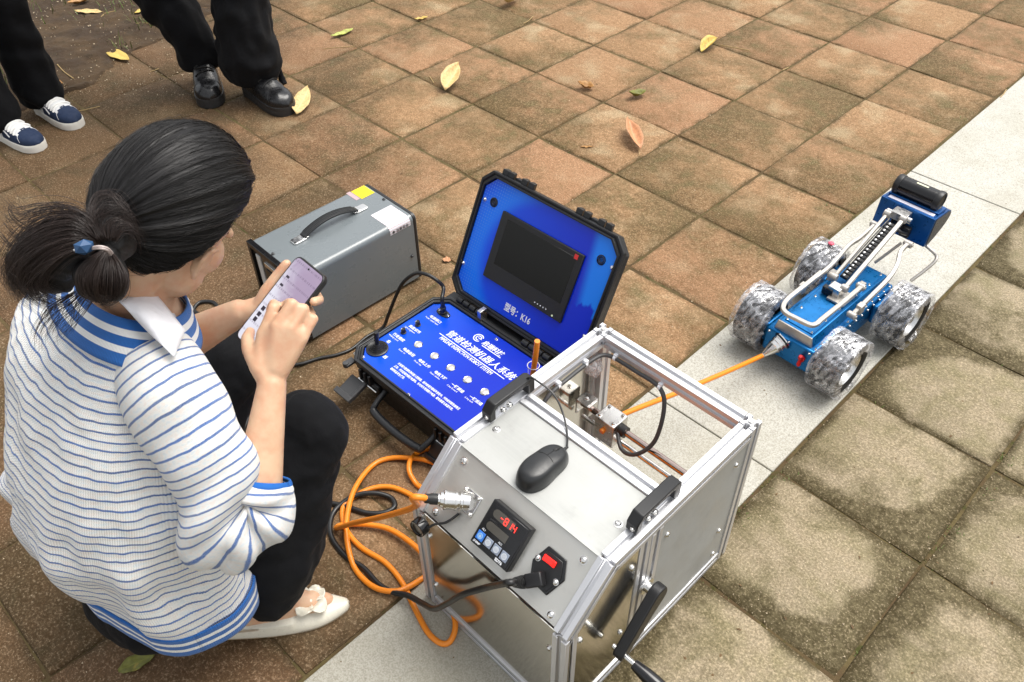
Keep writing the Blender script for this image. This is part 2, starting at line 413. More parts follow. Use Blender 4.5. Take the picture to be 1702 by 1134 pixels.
# grass tufts and seedlings in the bed and moss along the joints
mb = MB()
def blade(mb, x, y, z, h, lean, az, wd):
    a = V((math.cos(az), math.sin(az), 0)); s_ = V((-a.y, a.x, 0)) * wd
    b = V((x, y, z)); m_ = b + a * lean * .45 + V((0, 0, h * .65)); tp = b + a * lean + V((0, 0, h))
    mb.add([b - s_, b + s_, m_ + s_ * .7, m_ - s_ * .7, tp], [(0, 1, 2, 3), (3, 2, 4)])
for (u, v_, n, sp) in ((246, 34, 70, .035), (200, 70, 14, .02), (10, 130, 40, .05), (60, 15, 40, .12), (215, 8, 40, .08), (150, -20, 60, .15), (4, 145, 25, .03)):
    c = G(u, v_, .03)
    for k in range(n):
        x, y = c.x + r.gauss(0, sp), c.y + r.gauss(0, sp)
        blade(mb, x, y, ground_z(x, y) - .003, r.uniform(.015, .05), r.uniform(.005, .035), r.uniform(0, 6.3), r.uniform(.0012, .003))
gm = NT('grass_blade'); gm.p(Base_Color=gm.mix(gm.noise(gm.pos(), 60), (.06, .10, .018), (.14, .17, .04)), Roughness=.6)
tag(obj('grass', mb, gm.m, smooth=0, fixn=False), kind='stuff')
mb = MB()
for (u, v_, n, sp) in ((1588, 886, 26, .012), (1640, 815, 14, .010), (1678, 765, 22, .014), (1560, 905, 10, .008), (1305, 792, 20, .02), (1235, 845, 20, .015), (1230, 862, 20, .012), (1290, 800, 10, .02), (1440, 668, 10, .02), (1380, 350, 24, .02), (1425, 360, 16, .015), (1620, 205, 14, .02)):
    c = G(u, v_)
    for k in range(n):
        x, y = c.x + r.gauss(0, sp), c.y + r.gauss(0, sp)
        blade(mb, x, y, -.006, r.uniform(.004, .013), r.uniform(.002, .012), r.uniform(0, 6.3), r.uniform(.001, .0022))
for k in range(2600):
    i, j = r.randint(4, 9), r.randint(-12, 2); x0 = (4.06 + .008 + (i - 4)) * T; y0 = (j - .03) * T; q = r.random() * T
    x, y = (x0 + r.gauss(0, .004), y0 + q) if r.random() < .6 else (x0 + q, y0 + r.gauss(0, .004))
    if noise.noise(V((x * 5, y * 5, 9))) > -.05: blade(mb, x, y, -.006, r.uniform(.004, .009), r.uniform(.002, .008), r.uniform(0, 6.3), r.uniform(.001, .0024))
tag(obj('joint_moss', mb, gm.m, smooth=0, fixn=False), kind='stuff')
# torn crumbs of leaf and bark
mb = MB(); r = random.Random(31)
for k in range(260):
    p = G(r.uniform(-40, 1740), r.uniform(-60, 1150)) if r.random() < .75 else G(r.uniform(40, 320), r.uniform(-40, 170))
    z = ground_z(p.x, p.y); s_ = r.uniform(.002, .0055); q = M.Rotation(r.uniform(0, 6.3), 4, 'Z')
    mb.add([V((-s_, -s_ * .4, .001)), V((0, -s_ * .5, .0025)), V((s_ * 1.2, 0, .001)), V((0, s_ * .45, .003)), V((-s_ * .8, s_ * .3, .0012))], [(0, 1, 2, 3, 4)], TR((p.x, p.y, z)) @ q)
tag(obj('leaf_crumbs', mb, simple('leaf_crumb', (.12, .07, .028), .8, var=.7, scale=12), smooth=0, fixn=False), kind='stuff')
# ---------------------------------------------------------------- fallen leaves
def leaf_mat(name, col, back):
    t = NT(name); u = t.sep(t.uv())
    vein = t.ramp(t.math('ABSOLUTE', t.math('SUBTRACT', u[0], .5)), .0, .045, 1, 0)
    n = t.noise(t.obj(), 120, 4); c = t.mix(t.ramp(n, .3, .7), col, [x * .72 for x in col])
    sp = t.ramp(t.noise(t.obj(), 45, 3), .62, .72)
    c = t.mix(t.math('MULTIPLY', sp, .7), c, back); c = t.mix(t.math('MULTIPLY', vein, .6), c, [min(1, x * 1.35) for x in col])
    t.p(Base_Color=c, Roughness=.55, Subsurface_Weight=.0); t.bump(n, .3, .0008); return t.m
LM = {'yellow': leaf_mat('yellow_leaf', (.62, .44, .10), (.35, .20, .05)), 'cream': leaf_mat('cream_leaf', (.66, .47, .20), (.42, .24, .08)), 'brown': leaf_mat('brown_leaf', (.40, .20, .055), (.16, .07, .02)),
      'green': leaf_mat('green_leaf', (.17, .17, .025), (.30, .22, .03)), 'pink': leaf_mat('pink_leaf', (.56, .27, .13), (.35, .15, .05)), 'lime': leaf_mat('lime_leaf', (.42, .46, .10), (.25, .2, .05))}
STEM = simple('leaf_stem', (.36, .25, .10), .6)
def leaf(u0, v0, u1, v1, wd, kind, label, curl=.35, fold=.5, lift=0.0, stem=True, tilt=0.0):
    """base pixel -> tip pixel, width, edges curling up"""
    a, b = G(u0, v0), G(u1, v1); z0 = ground_z((a.x + b.x) / 2, (a.y + b.y) / 2); a, b = G(u0, v0, z0), G(u1, v1, z0); z0 = ground_z((a.x + b.x) / 2, (a.y + b.y) / 2)
    a.z = b.z = 0; L = (b - a).length; x = (b - a).normalized(); y = V((-x.y, x.x, 0))
    root = thing('fallen_leaf', label, 'leaf', frame((a.x, a.y, z0 + .003), x, y), 'leaves fallen on the paving and the soil')
    mb = MB(); mb.uv = []
    nu, nv = 6, 10
    def fn(p, q):
        s_ = math.sin(pi * min(1, q * .97 + .02) ** .85) ** .8 * wd / 2
        yy = (p - .5) * 2; c = abs(yy)
        zz = (c ** 1.6) * fold * wd * .5 * math.sin(pi * q) ** .6 + curl * L * (q - .5) ** 2 * (1.2 if q > .5 else .9) + lift * L * q
        zz += tilt * yy * wd * .5 + .002 * math.sin(q * 17 + yy * 3) + abs(tilt) * wd * .5
        mb.uv.append((p, q))
        return (L * q * (1 - .12 * abs(curl)), yy * s_, max(.0006, zz))
    mb.grid(fn, nu, nv)
    o = obj('blade', mb, LM[kind], root, fixn=False, smooth=70)
    sm = o.modifiers.new('thick', 'SOLIDIFY'); sm.thickness = .0006
    if stem:
        m2 = MB(); m2.tube([V((.004, 0, .001 + curl * L * .22)), V((-.012, .003, .004)), V((-.03, .008, .002))], [.0011, .0009, .0007], 5); obj('stem', m2, STEM, root)
leaf(492, 194, 516, 160, .060, 'cream', 'cream leaf lying against the toe of the black boot', .2, .3, .1, stem=False, tilt=.3)
leaf(178, 84, 216, 103, .060, 'yellow', 'broad yellow leaf lying at the edge of the soil bed', .12, .2, stem=False)
leaf(170, 22, 124, 20, .045, 'cream', 'pinkish beige leaf flat on the soil in front of the curled brown one', .1, .2)
leaf(150, 2, 112, 12, .050, 'brown', 'curled orange-brown leaf highest up on the soil bed', .5, .7, stem=False)
leaf(250, 14, 224, 25, .038, 'yellow', 'small yellow leaf on the soil beside the green tuft', .2, .3, stem=False)
leaf(76, 138, 106, 140, .048, 'brown', 'brown leaf on the soil edge beside the navy sneakers', .3, .4)
leaf(587, 52, 549, 66, .034, 'lime', 'pale lime-green leaf alone on the paving above the grey power box', .35, .5, stem=False)
leaf(711, 31, 688, 36, .022, 'yellow', 'tiny pale yellow leaf on the joint, smallest on the paving', .5, .6, stem=False)
leaf(858, 2, 834, 18, .050, 'cream', 'folded cream leaf at the top edge of the paving', .6, .9, .2)
leaf(738, 155, 765, 128, .066, 'cream', 'large cream leaf standing half upright above the blue case', .3, .7, .2, stem=False, tilt=.3)
leaf(987, 150, 957, 147, .045, 'brown', 'brown curled leaf with a short stem left of the olive one', .9, .8, .1)
leaf(1072, 158, 1041, 168, .042, 'green', 'olive green curled leaf right of the brown one', .9, .8, .1, stem=False)
leaf(1062, 254, 1042, 212, .058, 'pink', 'pink leaf with a long stem on the paving', .25, .9, .10, tilt=.25)
leaf(1165, 88, 1190, 72, .055, 'yellow', 'tent-folded yellow leaf alone at the upper right', .1, 1.1, .15, stem=False)
leaf(198, 1117, 262, 1088, .036, 'green', 'green leaf tucked under the crouching woman by the photo edge', .12, .3, stem=False)
leaf(736, 432, 750, 436, .024, 'pink', 'small reddish leaf scrap near the lid of the blue case', .2, .3, stem=False)
leaf(965, 246, 987, 246, .012, 'brown', 'thin dark brown leaf sliver left of the pink leaf', .3, .4, stem=False)
def twig(pts, rad, label):
    q = [G(*p) for p in pts]; q = [V((p.x, p.y, ground_z(p.x, p.y) + .0025)) for p in q]
    mb = MB(); mb.tube(spline(q, 4), rad, 6); o = obj('twig', mb, STEM); tag(o, label, 'twig', 'twigs scattered on the ground')
twig([(100, 119), (110, 128), (125, 137)], .0022, 'bent twig lying where the soil meets the tiles')
twig([(122, 187), (140, 184), (166, 178)], .0014, 'straight straw stalk beside the navy sneaker toe')
twig([(538, 82), (560, 80), (590, 78)], .0013, 'thin stalk on the paving below the lime leaf')
twig([(1198, 76), (1220, 80), (1246, 85)], .0018, 'thin stalk on the joint right of the yellow tent leaf')
twig([(1300, 118), (1304, 116), (1310, 113)], .0022, 'pale stub of twig on a tile joint at the upper right')
twig([(870, 40), (878, 36), (886, 28)], .0018, 'pale stalk beside the folded cream leaf')
twig([(1662, 163), (1668, 157), (1672, 150)], .0022, 'short pale twig at the edge of the granite')
twig([(714, 128), (718, 134), (721, 139)], .0018, 'tiny pale stalk left of the large cream leaf')
twig([(250, 120), (257, 118), (264, 115)], .0014, 'pale splinter on the tile left of the black boots')
twig([(172, 40), (180, 34), (196, 30)], .0016, 'dark thin twig across the soil bed')
twig([(229, 50), (240, 48), (256, 47)], .0015, 'pale twig on the soil near the green tuft')
# ================================================================ CABLE REEL CABINET (aluminium profile frame, steel panels)
BX = TR((1.11657, -2.97056, 0)) @ rotz(-.0045)
BW, BD, BH, H1, DC = .38625, .52816, .43464, .32934, .10636
reel = thing('cable_reel_cabinet', 'silver cabinet of aluminium profile with a hand crank, standing on the granite strip', 'cable reel', BX)
S = .030
def profile(w=S, slot=.0085, dep=.007):
    """T-slot extrusion section, centred"""
    h = w / 2; s_ = slot / 2; lip = .0022; wi = slot * .95
    side = [(-h, -h), (-s_, -h), (-s_, -h + lip), (-wi, -h + lip), (-s_ * .8, -h + dep), (s_ * .8, -h + dep), (wi, -h + lip), (s_, -h + lip), (s_, -h)]
    out = []
    for k in range(4):
        c, q = math.cos(k * pi / 2), math.sin(k * pi / 2)
        out += [(x * c - y * q, x * q + y * c) for x, y in side]
    return out
def rail(name, p0, p1, mat, up=(0, 0, 1), w=S, parent=None):
    p0, p1 = V(p0), V(p1); d = p1 - p0
    z = d.normalized(); x = V(up).cross(z).normalized(); y = z.cross(x)
    m = M((x, y, z)).transposed().to_4x4(); m.translation = p0
    mb = MB(); mb.prism(profile(w), 0, d.length, m)
    return obj(name, mb, mat, parent or reel, bevel=.0006, seg=1, smooth=20)
h = S / 2
aX, aY, aZ = MAT['alu_x'], MAT['alu_y'], MAT['alu_z']
for a in (h, BW - h):
    rail('corner_post', (a, BD - h, .004), (a, BD - h, BH + .001), aZ, (0, 1, 0))
    rail('front_post', (a, h, .004), (a, h, H1 - .011), aZ, (0, 1, 0))
    # sloping rail
    s0 = V((0, DC, BH - H1)).normalized(); nn = V((0, -s0.z, s0.y))
    mb = MB(); q = frame(V((a, 0, H1)) - nn * h + s0 * .002, s0.cross(nn), nn, s0)
    mb.prism(profile(), 0, .149670 - .004, q); obj('sloping_rail', mb, aY, reel, bevel=.0006, seg=1, smooth=20)
    rail('top_rail', (a, DC + .006, BH - h), (a, BD - S - .0015, BH - h), aY)
    rail('bottom_rail', (a, S + .0015, h + .004), (a, BD - S - .0015, h + .004), aY)
rail('top_cross_rail', (S + .0015, BD - h, BH - h), (BW - S - .0015, BD - h, BH - h), aX, (0, 0, 1))
rail('middle_cross_rail', (S + .0015, .268, BH - h), (BW - S - .0015, .268, BH - h), aX, (0, 0, 1))
rail('bottom_cross_rail', (S + .0015, h, h + .004), (BW - S - .0015, h, h + .004), aX, (0, 0, 1))
rail('bottom_cross_rail', (S + .0015, BD - h, h + .004), (BW - S - .0015, BD - h, h + .004), aX, (0, 0, 1))
rail('middle_post', (BW - h, .228, S + .006), (BW - h, .228, BH - S - .002), aZ, (0, 1, 0))
rail('middle_post', (BW - h - .001, .197, S + .006), (BW - h - .001, .197, BH - S - .002), aZ, (0, 1, 0))
rail('middle_post', (h, .228, S + .006), (h, .228, BH - S - .002), aZ, (0, 1, 0))
for k in (0, 1):      # hexagonal cores of the post ends
    a = (h, BW - h)[k]
    mb = MB(); mb.lathe([(.0042, 0), (.0058, 0), (.0058, .0035), (.0042, .0035)], 6, TR((a, BD - h, BH + .001)))
    mb.f.append(()) if False else None
    obj('post_end_bush', mb, MAT['steel'], reel, smooth=0)
# panels
def sheet(name, rough, col=(.60, .59, .55), bump=.0, ax=0, met=1.0):
    t = NT(name); o = t.sep(t.obj()); sc = [130, 130, 130]; sc[ax] = 3
    n = t.noise(t.comb(*[t.math('MULTIPLY', o[i], sc[i]) for i in range(3)]), 2.2, 4); sm = t.noise(t.obj(), 9, 4, .6)
    t.p(Base_Color=t.mix(t.ramp(t.noise(t.obj(), 24, 5, .7), .5, .75, 0, .5), t.mix(n, [c * .92 for c in col], col), [c * .80 for c in col]), Metallic=met, Roughness=t.math('ADD', t.ramp(n, .3, .7, rough * .8, rough * 1.15), t.math('MULTIPLY', t.ramp(sm, .35, .7), rough * .55)))
    t.bump(n, .03, .0003); t.bump(t.noise(t.obj(), 5, 2), .12, .006); return t.m
MAT['mirror_sheet'] = sheet('polished_stainless_sheet', .11, (.62, .60, .55))
MAT['satin_sheet'] = sheet('satin_stainless_sheet', .34, (.64, .63, .59), met=.72)
MAT['dull_sheet'] = sheet('dull_stainless_sheet', .48, (.42, .425, .41), met=.35)
mb = MB(); mb.bb((S - .004, .004, S + .002), (BW - S + .004, .0055, H1 - .006)); obj('front_panel', mb, MAT['mirror_sheet'], reel)
CHM = frame((0, 0, H1), (1, 0, 0), s0)                # x along width, y up the slope, z out of the panel
mb = MB(); mb.bb((S - .003, .004, -.008), (BW - S + .003, .1475, -.0065), CHM); chp = obj('control_panel', mb, MAT['satin_sheet'], reel)
mb = MB(); mb.bb((S - .003, DC - .001, BH - .0065), (BW - S + .003, .2520, BH - .005)); obj('top_panel', mb, MAT['dull_sheet'], reel)
mb = MB(); mb.prism([(.012, S), (.182, S), (.182, BH - S), (DC + .004, BH - S), (.026, H1 - .022), (.012, H1 - .04)], 0, .0015, frame((BW - .0045, 0, 0), (0, 1, 0), (0, 0, 1)))
obj('side_panel', mb, MAT['mirror_sheet'], reel)
mb = MB(); mb.bb((BW - .0045, .245, S), (BW - .003, BD - S + .004, BH - S)); obj('side_panel', mb, MAT['dull_sheet'], reel)
mb = MB(); mb.prism([(.012, S), (BD - S + .004, S), (BD - S + .004, BH - S), (DC + .004, BH - S), (.026, H1 - .022), (.012, H1 - .04)], 0, .0015, frame((.003, 0, 0), (0, 1, 0), (0, 0, 1))); obj('side_panel', mb, MAT['mirror_sheet'], reel)
mb = MB(); mb.bb((S, .02, S + .006), (BW - S, .255, S + .008)); obj('floor_plate', mb, MAT['dull_sheet'], reel)
# screws
def screw_mesh(r=.0062):
    mb = MB(); mb.lathe([(r * 1.25, 0), (r * 1.25, .0008), (r, .001), (r, .0022), (r * .8, .0040), (r * .42, .0048), (r * .40, .0028), (.0001, .0028)], 14); return mb
def mk_screw(parent, m, r=.0062, name='screw', mat='chrome'):
    mb = screw_mesh(r); mb.v = [m @ V(p) for p in mb.v]; return obj(name, mb, MAT[mat], parent, smooth=40)
for x, y in ((.049, .1245), (.337, .1235), (.338, .0155), (.051, .0165)): mk_screw(reel, CHM @ TR((x, y, -.0065)))
TOPM = TR((0, 0, BH - .005))
for x, y in ((.048, .176), (.339, .175)): mk_screw(reel, TOPM @ TR((x, y, 0)))
SIDE = frame((BW - .003, 0, 0), (0, 1, 0), (0, 0, 1))    # x = depth, y = height
for x, y in ((.469, .360), (.471, .144), (.262, .354), (.166, .356), (.160, .142), (.040, .279), (.262, .09), (.04, .06), (.16, .06), (.471, .06)): mk_screw(reel, SIDE @ TR((x, y, 0)), .0055)
FRM = frame((0, .004, 0), (1, 0, 0), (0, 0, 1))
for x, y in ((.038, .086), (.348, .252), (.040, .262), (.348, .09)): mk_screw(reel, FRM @ TR((x, y, 0)), .005)
# carrying handles on the top rails
for a in (.0225, BW - .0205):
    hd = MB(); y0, y1 = .172, .292; w_ = .0115; z = BH
    sec = [(y0 + .002, .001), (y0 + .002, .022), (y0 + .016, .040), (y1 - .010, .040), (y1, .034), (y1, .001), (y1 - .017, .001), (y1 - .017, .026), (y1 - .021, .029), (y0 + .024, .029), (y0 + .017, .024), (y0 + .017, .001)]
    hd.prism(sec, -w_, w_, frame((a, 0, z), (0, 1, 0), (0, 0, 1)))
    ho = obj('carrying_handle', hd, MAT['black'], reel, bevel=.0022, seg=2)
    mk_screw(ho, frame((a + .003, y0 + .0021, z + .012), (1, 0, 0), (0, 0, 1)), .0035, 'handle_screw')
    for q in (.205, .222): mk_screw(reel, TR((a + .002, q + .01, BH + .0003)), .0058)
# multi-pin cable socket
cx, cy = .100, .0725
con = MB(); con.bb((cx - .021, cy - .021, -.0065), (cx + .021, cy + .021, -.0035), CHM)
con = obj('flange_socket', con, MAT['chrome'], reel, bevel=.0015)
for i in (-1, 1):
    for j in (-1, 1): mk_screw(con, CHM @ TR((cx + i * .0165, cy + j * .0165, -.0035)), .0034, 'flange_screw')
CA = V((-.62, -.35, .72)).normalized()
pA = V((cx, cy, -.004)); qd = CA.to_track_quat('Z', 'Y').to_matrix().to_4x4(); qd.translation = pA
mb = MB(); mb.lathe([(.0155, 0), (.0155, .012), (.0165, .013), (.0165, .017), (.0135, .018), (.0135, .0215), (.0175, .0225), (.0175, .026), (.0165, .0265), (.0165, .041), (.0180, .0415), (.0180, .0455), (.0140, .0465), (.0130, .052), (.0105, .053), (.0105, .056)], 28, CHM @ qd)
obj('coupling_ring', mb, MAT['chrome'], con)
mb = MB(); mb.lathe([(.0100, .052), (.0100, .068), (.0085, .071), (.0085, .078), (.0062, .080)], 20, CHM @ qd); obj('cable_gland', mb, MAT['rubber'], con)
PLUG_END = BX @ (CHM @ (qd @ V((0, 0, .080)))); PLUG_DIR = (BX.to_3x3() @ (CHM.to_3x3() @ CA)).normalized()
# dust cap on its tether
capc = CHM @ V((.050, -.019, .016)); cm = frame(capc, (.85, .1, .5), (-.2, .3, 1))
mb = MB(); mb.lathe([(.0001, .004), (.011, .0035), (.0125, .004), (.0135, .005), (.0165, .0055), (.0172, .003), (.0172, -.011), (.0150, -.014), (.0001, -.0145)], 26, cm @ M.Rotation(.25, 4, 'X')); cap = obj('dust_cap', mb, MAT['gloss_black'], con)
mb = MB(); mb.tube(spline([capc + V((.012, .004, -.002)), CHM @ V((.070, .002, .010)), CHM @ V((.088, .020, .006)), CHM @ V((.096, .044, -.003))], 6), .0024, 8); obj('tether', mb, MAT['rubber'], cap)
# digital meter
mx0, my0, mx1, my1 = .1475, .0255, .2385, .1125
MZ = .0095
met = MB(); met.bb((mx0 + .001, my0, -.0066), (mx1, my1, MZ), CHM); met = obj('digital_meter', met, MAT['black'], reel, bevel=.0014)
sm = MB(); sm.bb((mx0 + .004, my0 + .004, MZ - .002), (mx1 - .004, my1 - .004, MZ + .0006), CHM); obj('meter_face', sm, MAT['gloss_black'], met, bevel=.0005, seg=1)
MF = CHM @ TR((mx0, my0, MZ + .0008))
win = simple('smoked_meter_window', (.075, .07, .06), .12)
for (x0_, x1_, y0_, y1_) in ((.013, .062, .061, .077), (.013, .062, .037, .052)):
    mb = MB(); rr_ = (y1_ - y0_) / 2
    pl = [(x0_ + rr_ - rr_ * math.sin(k * pi / 6), (y0_ + y1_) / 2 + rr_ * math.cos(k * pi / 6)) for k in range(7)] + [(x1_, y0_), (x1_, y1_)]
    mb.prism(pl, 0, .0004, MF); obj('display_window', mb, win, met, smooth=0)
seg = lambda mb, x, y, w_, h_, m: mb.add([(x - w_ / 2 + .0004, y - h_ / 2, 0), (x + w_ / 2 + .0004, y - h_ / 2, 0), (x + w_ / 2, y + h_ / 2, 0), (x - w_ / 2, y + h_ / 2, 0)], [(0, 1, 2, 3)], m)
SEG = {'8': 'abcdefg', '1': 'bc', '4': 'bcfg', '-': 'g', '0': 'abcdef', '7': 'abc'}
mb = MB()
for k, chx in enumerate('-814'):
    x, y = .034 + k * .0098, .0685
    mm = MF @ TR((x, y, .0012))
    for s_ in SEG[chx]:
        dx, dy, w_, h_ = {'a': (0, .0060, .0055, .0014), 'g': (0, 0, .0055, .0014), 'd': (0, -.0060, .0055, .0014), 'b': (.0031, .003, .0014, .0052), 'c': (.0031, -.003, .0014, .0052), 'f': (-.0031, .003, .0014, .0052), 'e': (-.0031, -.003, .0014, .0052)}[s_]
        seg(mb, dx, dy, w_, h_, mm)
obj('red_digits', mb, MAT['red_led'], met, smooth=0, kind='stuff', label='glowing red display digits')
btn_b = simple('blue_key', (.03, .17, .62), .35); btn_g = simple('grey_key', (.24, .28, .36), .4); ring_w = simple('key_ring_print', (.62, .66, .72), .4)
for k in range(4):
    x = .0150 + k * .0195; y = .0195
    mb = MB(); mb.bb((x - .0082, y - .0082, 0), (x + .0082, y + .0082, .0014), MF); bt = obj('key', mb, btn_b if k == 0 else btn_g, met, bevel=.0012, label='blue key' if k == 0 else None)
    mb = MB(); mb.lathe([(.0058, 0), (.0058, .0003), (.0040, .0003), (.0040, 0)], 18, MF @ TR((x, y, .0016))); obj('key_ring', mb, ring_w if k else simple('blue_key_ring', (.25, .5, .85), .4), bt, smooth=0)
    mb = MB(); mb.prism([(-.0022, -.002), (.0022, -.002), (0, .0024)], 0, .0002, MF @ TR((x, y, .0016)) @ rotz(k * pi / 2)); obj('key_mark', mb, ring_w, bt, smooth=0)
text('AL1', .0052, MAT['white_print'], met, MF @ TR((.010, .0305, .0002)))
text('AL2', .0052, MAT['white_print'], met, MF @ TR((.050, .0305, .0002)))
text('SHIMP', .0058, MAT['white_print'], met, MF @ TR((.006, .0042, .0002)), shear=.2, bold=.0001)
text('SD76', .0074, MAT['white_print'], met, MF @ TR((.060, .0032, .0002)), bold=.0003)
text('SHIMPO', .0048, MAT['grey_plastic'], met, MF @ TR((.014, .0535, .0002)))
# hexagonal mains socket with red rocker switch
hexp = [(.2735, .1045), (.3130, .1035), (.3275, .0760), (.3105, .0365), (.2735, .0465), (.2635, .0655)]
hexp = [(.2735, .1050), (.3135, .1050), (.3285, .0760), (.3150, .0360), (.2750, .0385), (.2610, .0690)]
skt = MB(); skt.prism(hexp[::-1], -.0066, -.0030, CHM); skt = obj('mains_socket', skt, MAT['gloss_black'], reel, bevel=.0022, seg=3)
cxh = sum(p[0] for p in hexp) / 6; cyh = sum(p[1] for p in hexp) / 6
sk2 = MB(); sk2.prism([(cxh + (x - cxh) * .84, cyh + (y - cyh) * .84) for x, y in hexp][::-1], -.0032, -.0016, CHM); obj('socket_face', sk2, MAT['black'], skt, bevel=.0006, seg=1)
RED = NT('red_lit_rocker'); RED.p(Base_Color=(.62, .012, .012), Roughness=.22, Emission_Color=(1, .02, .01), Emission_Strength=.55); RED = RED.m
mb = MB(); ms = CHM @ TR((.2905, .0875, -.001)) @ rotz(.05)
mb.prism([(-.0130, 0), (.0130, 0), (.0130, .0052), (.002, .0028), (-.0130, .0040)], -.0055, .0055, ms @ M.Rotation(pi / 2, 4, 'X')); obj('rocker_switch', mb, RED, skt, bevel=.0012, label='red lit rocker switch')
for x, y in ((.2690, .0780), (.3180, .0655)): mk_screw(skt, CHM @ TR((x, y, -.002)), .0046, 'socket_screw')
# crank
CK = V((BW, .214, .248))
mb = MB(); mb.cyl(CK, CK + V((.022, 0, 0)), .011, n=18); mb.cyl(CK + V((.0, 0, 0)), CK + V((.006, 0, 0)), .018, n=18); crk = obj('crank', mb, MAT['chrome'], reel)
p0 = CK + V((.026, 0, .0)); p1 = V((BW + .028, .124, .158))
dirv = (p1 - p0); xx = dirv.normalized(); L = dirv.length
am = frame(p0, xx, V((1, 0, 0)).cross(xx), V((1, 0, 0)))
arm = MB(); pl = []
for k in range(13):
    a = pi / 2 + pi * k / 12; pl.append((.021 * math.cos(a), .021 * math.sin(a)))
for k in range(9):
    a = -pi / 2 + pi * k / 8; pl.append((L + .013 * math.cos(a), .013 * math.sin(a)))
arm.prism(pl, -.0105, .0105, am); obj('crank_arm', arm, MAT['black'], crk, bevel=.0035, seg=3)
mb = MB(); gp = p1 + V((.012, 0, 0)); mb.cyl(gp - V((.03, 0, 0)), gp + V((.02, 0, 0)), .0055, n=12); obj('crank_pin', mb, MAT['chrome'], crk)
mb = MB(); gd = V((.98, .05, -.16)).normalized(); qg = gd.to_track_quat('Z', 'Y').to_matrix().to_4x4(); qg.translation = gp + gd * .016
mb.lathe([(.006, 0), (.0095, .002), (.011, .012), (.0135, .03), (.0145, .05), (.0135, .075), (.010, .088), (.004, .092), (.0001, .0925)], 18, qg); obj('crank_grip', mb, MAT['gloss_black'], crk)
# guide rod, traverse block and bracket inside
rb = .455; rz = .262
red_steel = simple('oiled_steel_rod', (.50, .40, .36), .12, 1.0)
mb = MB(); mb.cyl((.02, rb, rz), (BW - .02, rb, rz), .0075, n=18); obj('guide_rod', mb, red_steel, reel)
mb = MB(); mb.cyl((.02, rb + .004, rz - .045), (BW - .02, rb + .004, rz - .045), .006, n=14); obj('guide_rod', mb, MAT['chrome'], reel)
mb = MB(); mb.box((.100, rb, rz - .012), (.052, .048, .066)); blk = obj('traverse_block', mb, MAT['steel'], reel, bevel=.002)
for dx, dy in ((-.018, -.016), (.018, -.016), (-.018, .016), (.018, .016)): mk_screw(blk, TR((.100 + dx, rb + dy, rz + .021)), .0038, 'block_screw')
mb = MB(); mb.cyl((.126, rb, rz), (.142, rb, rz), .013, n=20); obj('bearing', mb, MAT['black'], blk)
mb = MB(); mb.cyl((.100, rb + .024, rz - .006), (.100, rb + .034, rz - .006), .011, n=18); obj('cable_eye', mb, MAT['chrome'], blk)
mb = MB(); mb.box((.030, rb + .002, rz + .016), (.034, .034, .004)); mb.box((.015, rb + .002, rz - .004), (.004, .034, .044)); mb.box((.046, rb + .002, rz), (.006, .030, .030)); br = obj('rod_bracket', mb, MAT['steel'], reel, bevel=.0012)
mk_screw(br, TR((.030, rb + .002, rz + .018)), .0045, 'bracket_screw')
mb = MB(); mb.cyl((.046, .16, .18), (.046, .34, .18), .10, n=40); mb.cyl((.34, .16, .18), (.34, .34, .18), .10, n=40)
mb = MB(); ax_ = V((1, 0, 0))
for a0_, a1_, r_ in ((.050, .053, .135), (.325, .328, .135)): mb.cyl((a0_, .222, .205), (a1_, .222, .205), r_, n=48)
drum = obj('drum_flange', mb, MAT['satin_sheet'], reel, kind='stuff')
wd = MB()
for k in range(17):
    a = .064 + k * .0155; wd.tube([(a, .222 + .095 * math.cos(t * pi / 16), .205 + .095 * math.sin(t * pi / 16)) for t in range(32)], .0072, 8, closed=True)
obj('wound_cable', wd, MAT['orange'], reel, kind='stuff')
# sensor cable clipped along the rails
pts = [V((.119, .452, rz + .004)), V((.155, .425, rz - .014)), V((.192, .425, rz + .0)), V((.214, .452, .300)), V((.205, .482, .365)), V((.180, .494, .398)), V((.120, .4945, .401)), V((.064, .493, .401)), V((.043, .482, .402)), V((.036, .452, .401)), V((.035, .39, .399)), V((.035, .33, .392)), V((.036, .30, .36)), V((.036, .285, .30))]
mb = MB(); mb.tube(spline(pts, 7), .0046, 10); sc_ = obj('sensor_cable', mb, MAT['grey_plastic'], reel)
for p, ax2 in ((V((.180, .4965, .400)), 0), (V((.066, .4955, .402)), 0), (V((.0345, .44, .402)), 1), (V((.034, .36, .398)), 1)):
    mb = MB(); d = V((1, 0, 0)) if ax2 == 0 else V((0, 1, 0))
    mb.cyl(p - d * .003 + V((0, -.002, 0)), p + d * .003 + V((0, -.002, 0)), .0062, n=12); mb.box(p + V((0, 0, .006)), (.008, .008, .006)); obj('cable_clip', mb, MAT['white_print'], sc_)
mb = MB(); mb.cyl((.06, rb + .012, rz + .006), (.06, rb + .012, rz + .03), .012, n=14)
film = NT('crumpled_clear_film'); fn_ = film.noise(film.obj(), 90, 5, .7, 1.5)
film.p(Base_Color=(.95, .95, .97), Roughness=.12, Transmission_Weight=.0, Alpha=film.ramp(fn_, .38, .68, .12, .75), Specular_IOR_Level=.9); film.bump(fn_, 1.0, .004); MAT['film'] = film.m
# crumpled film hanging in the corner
mb = MB(); mb.sph((0, 0, 0), (.016, .018, .028), 18, 12, TR((.028, .475, .365)))
mb.v = [p + noise.noise_vector(p * 55) * .008 for p in mb.v]; obj('wrapping_film', mb, MAT['film'], reel, smooth=60)

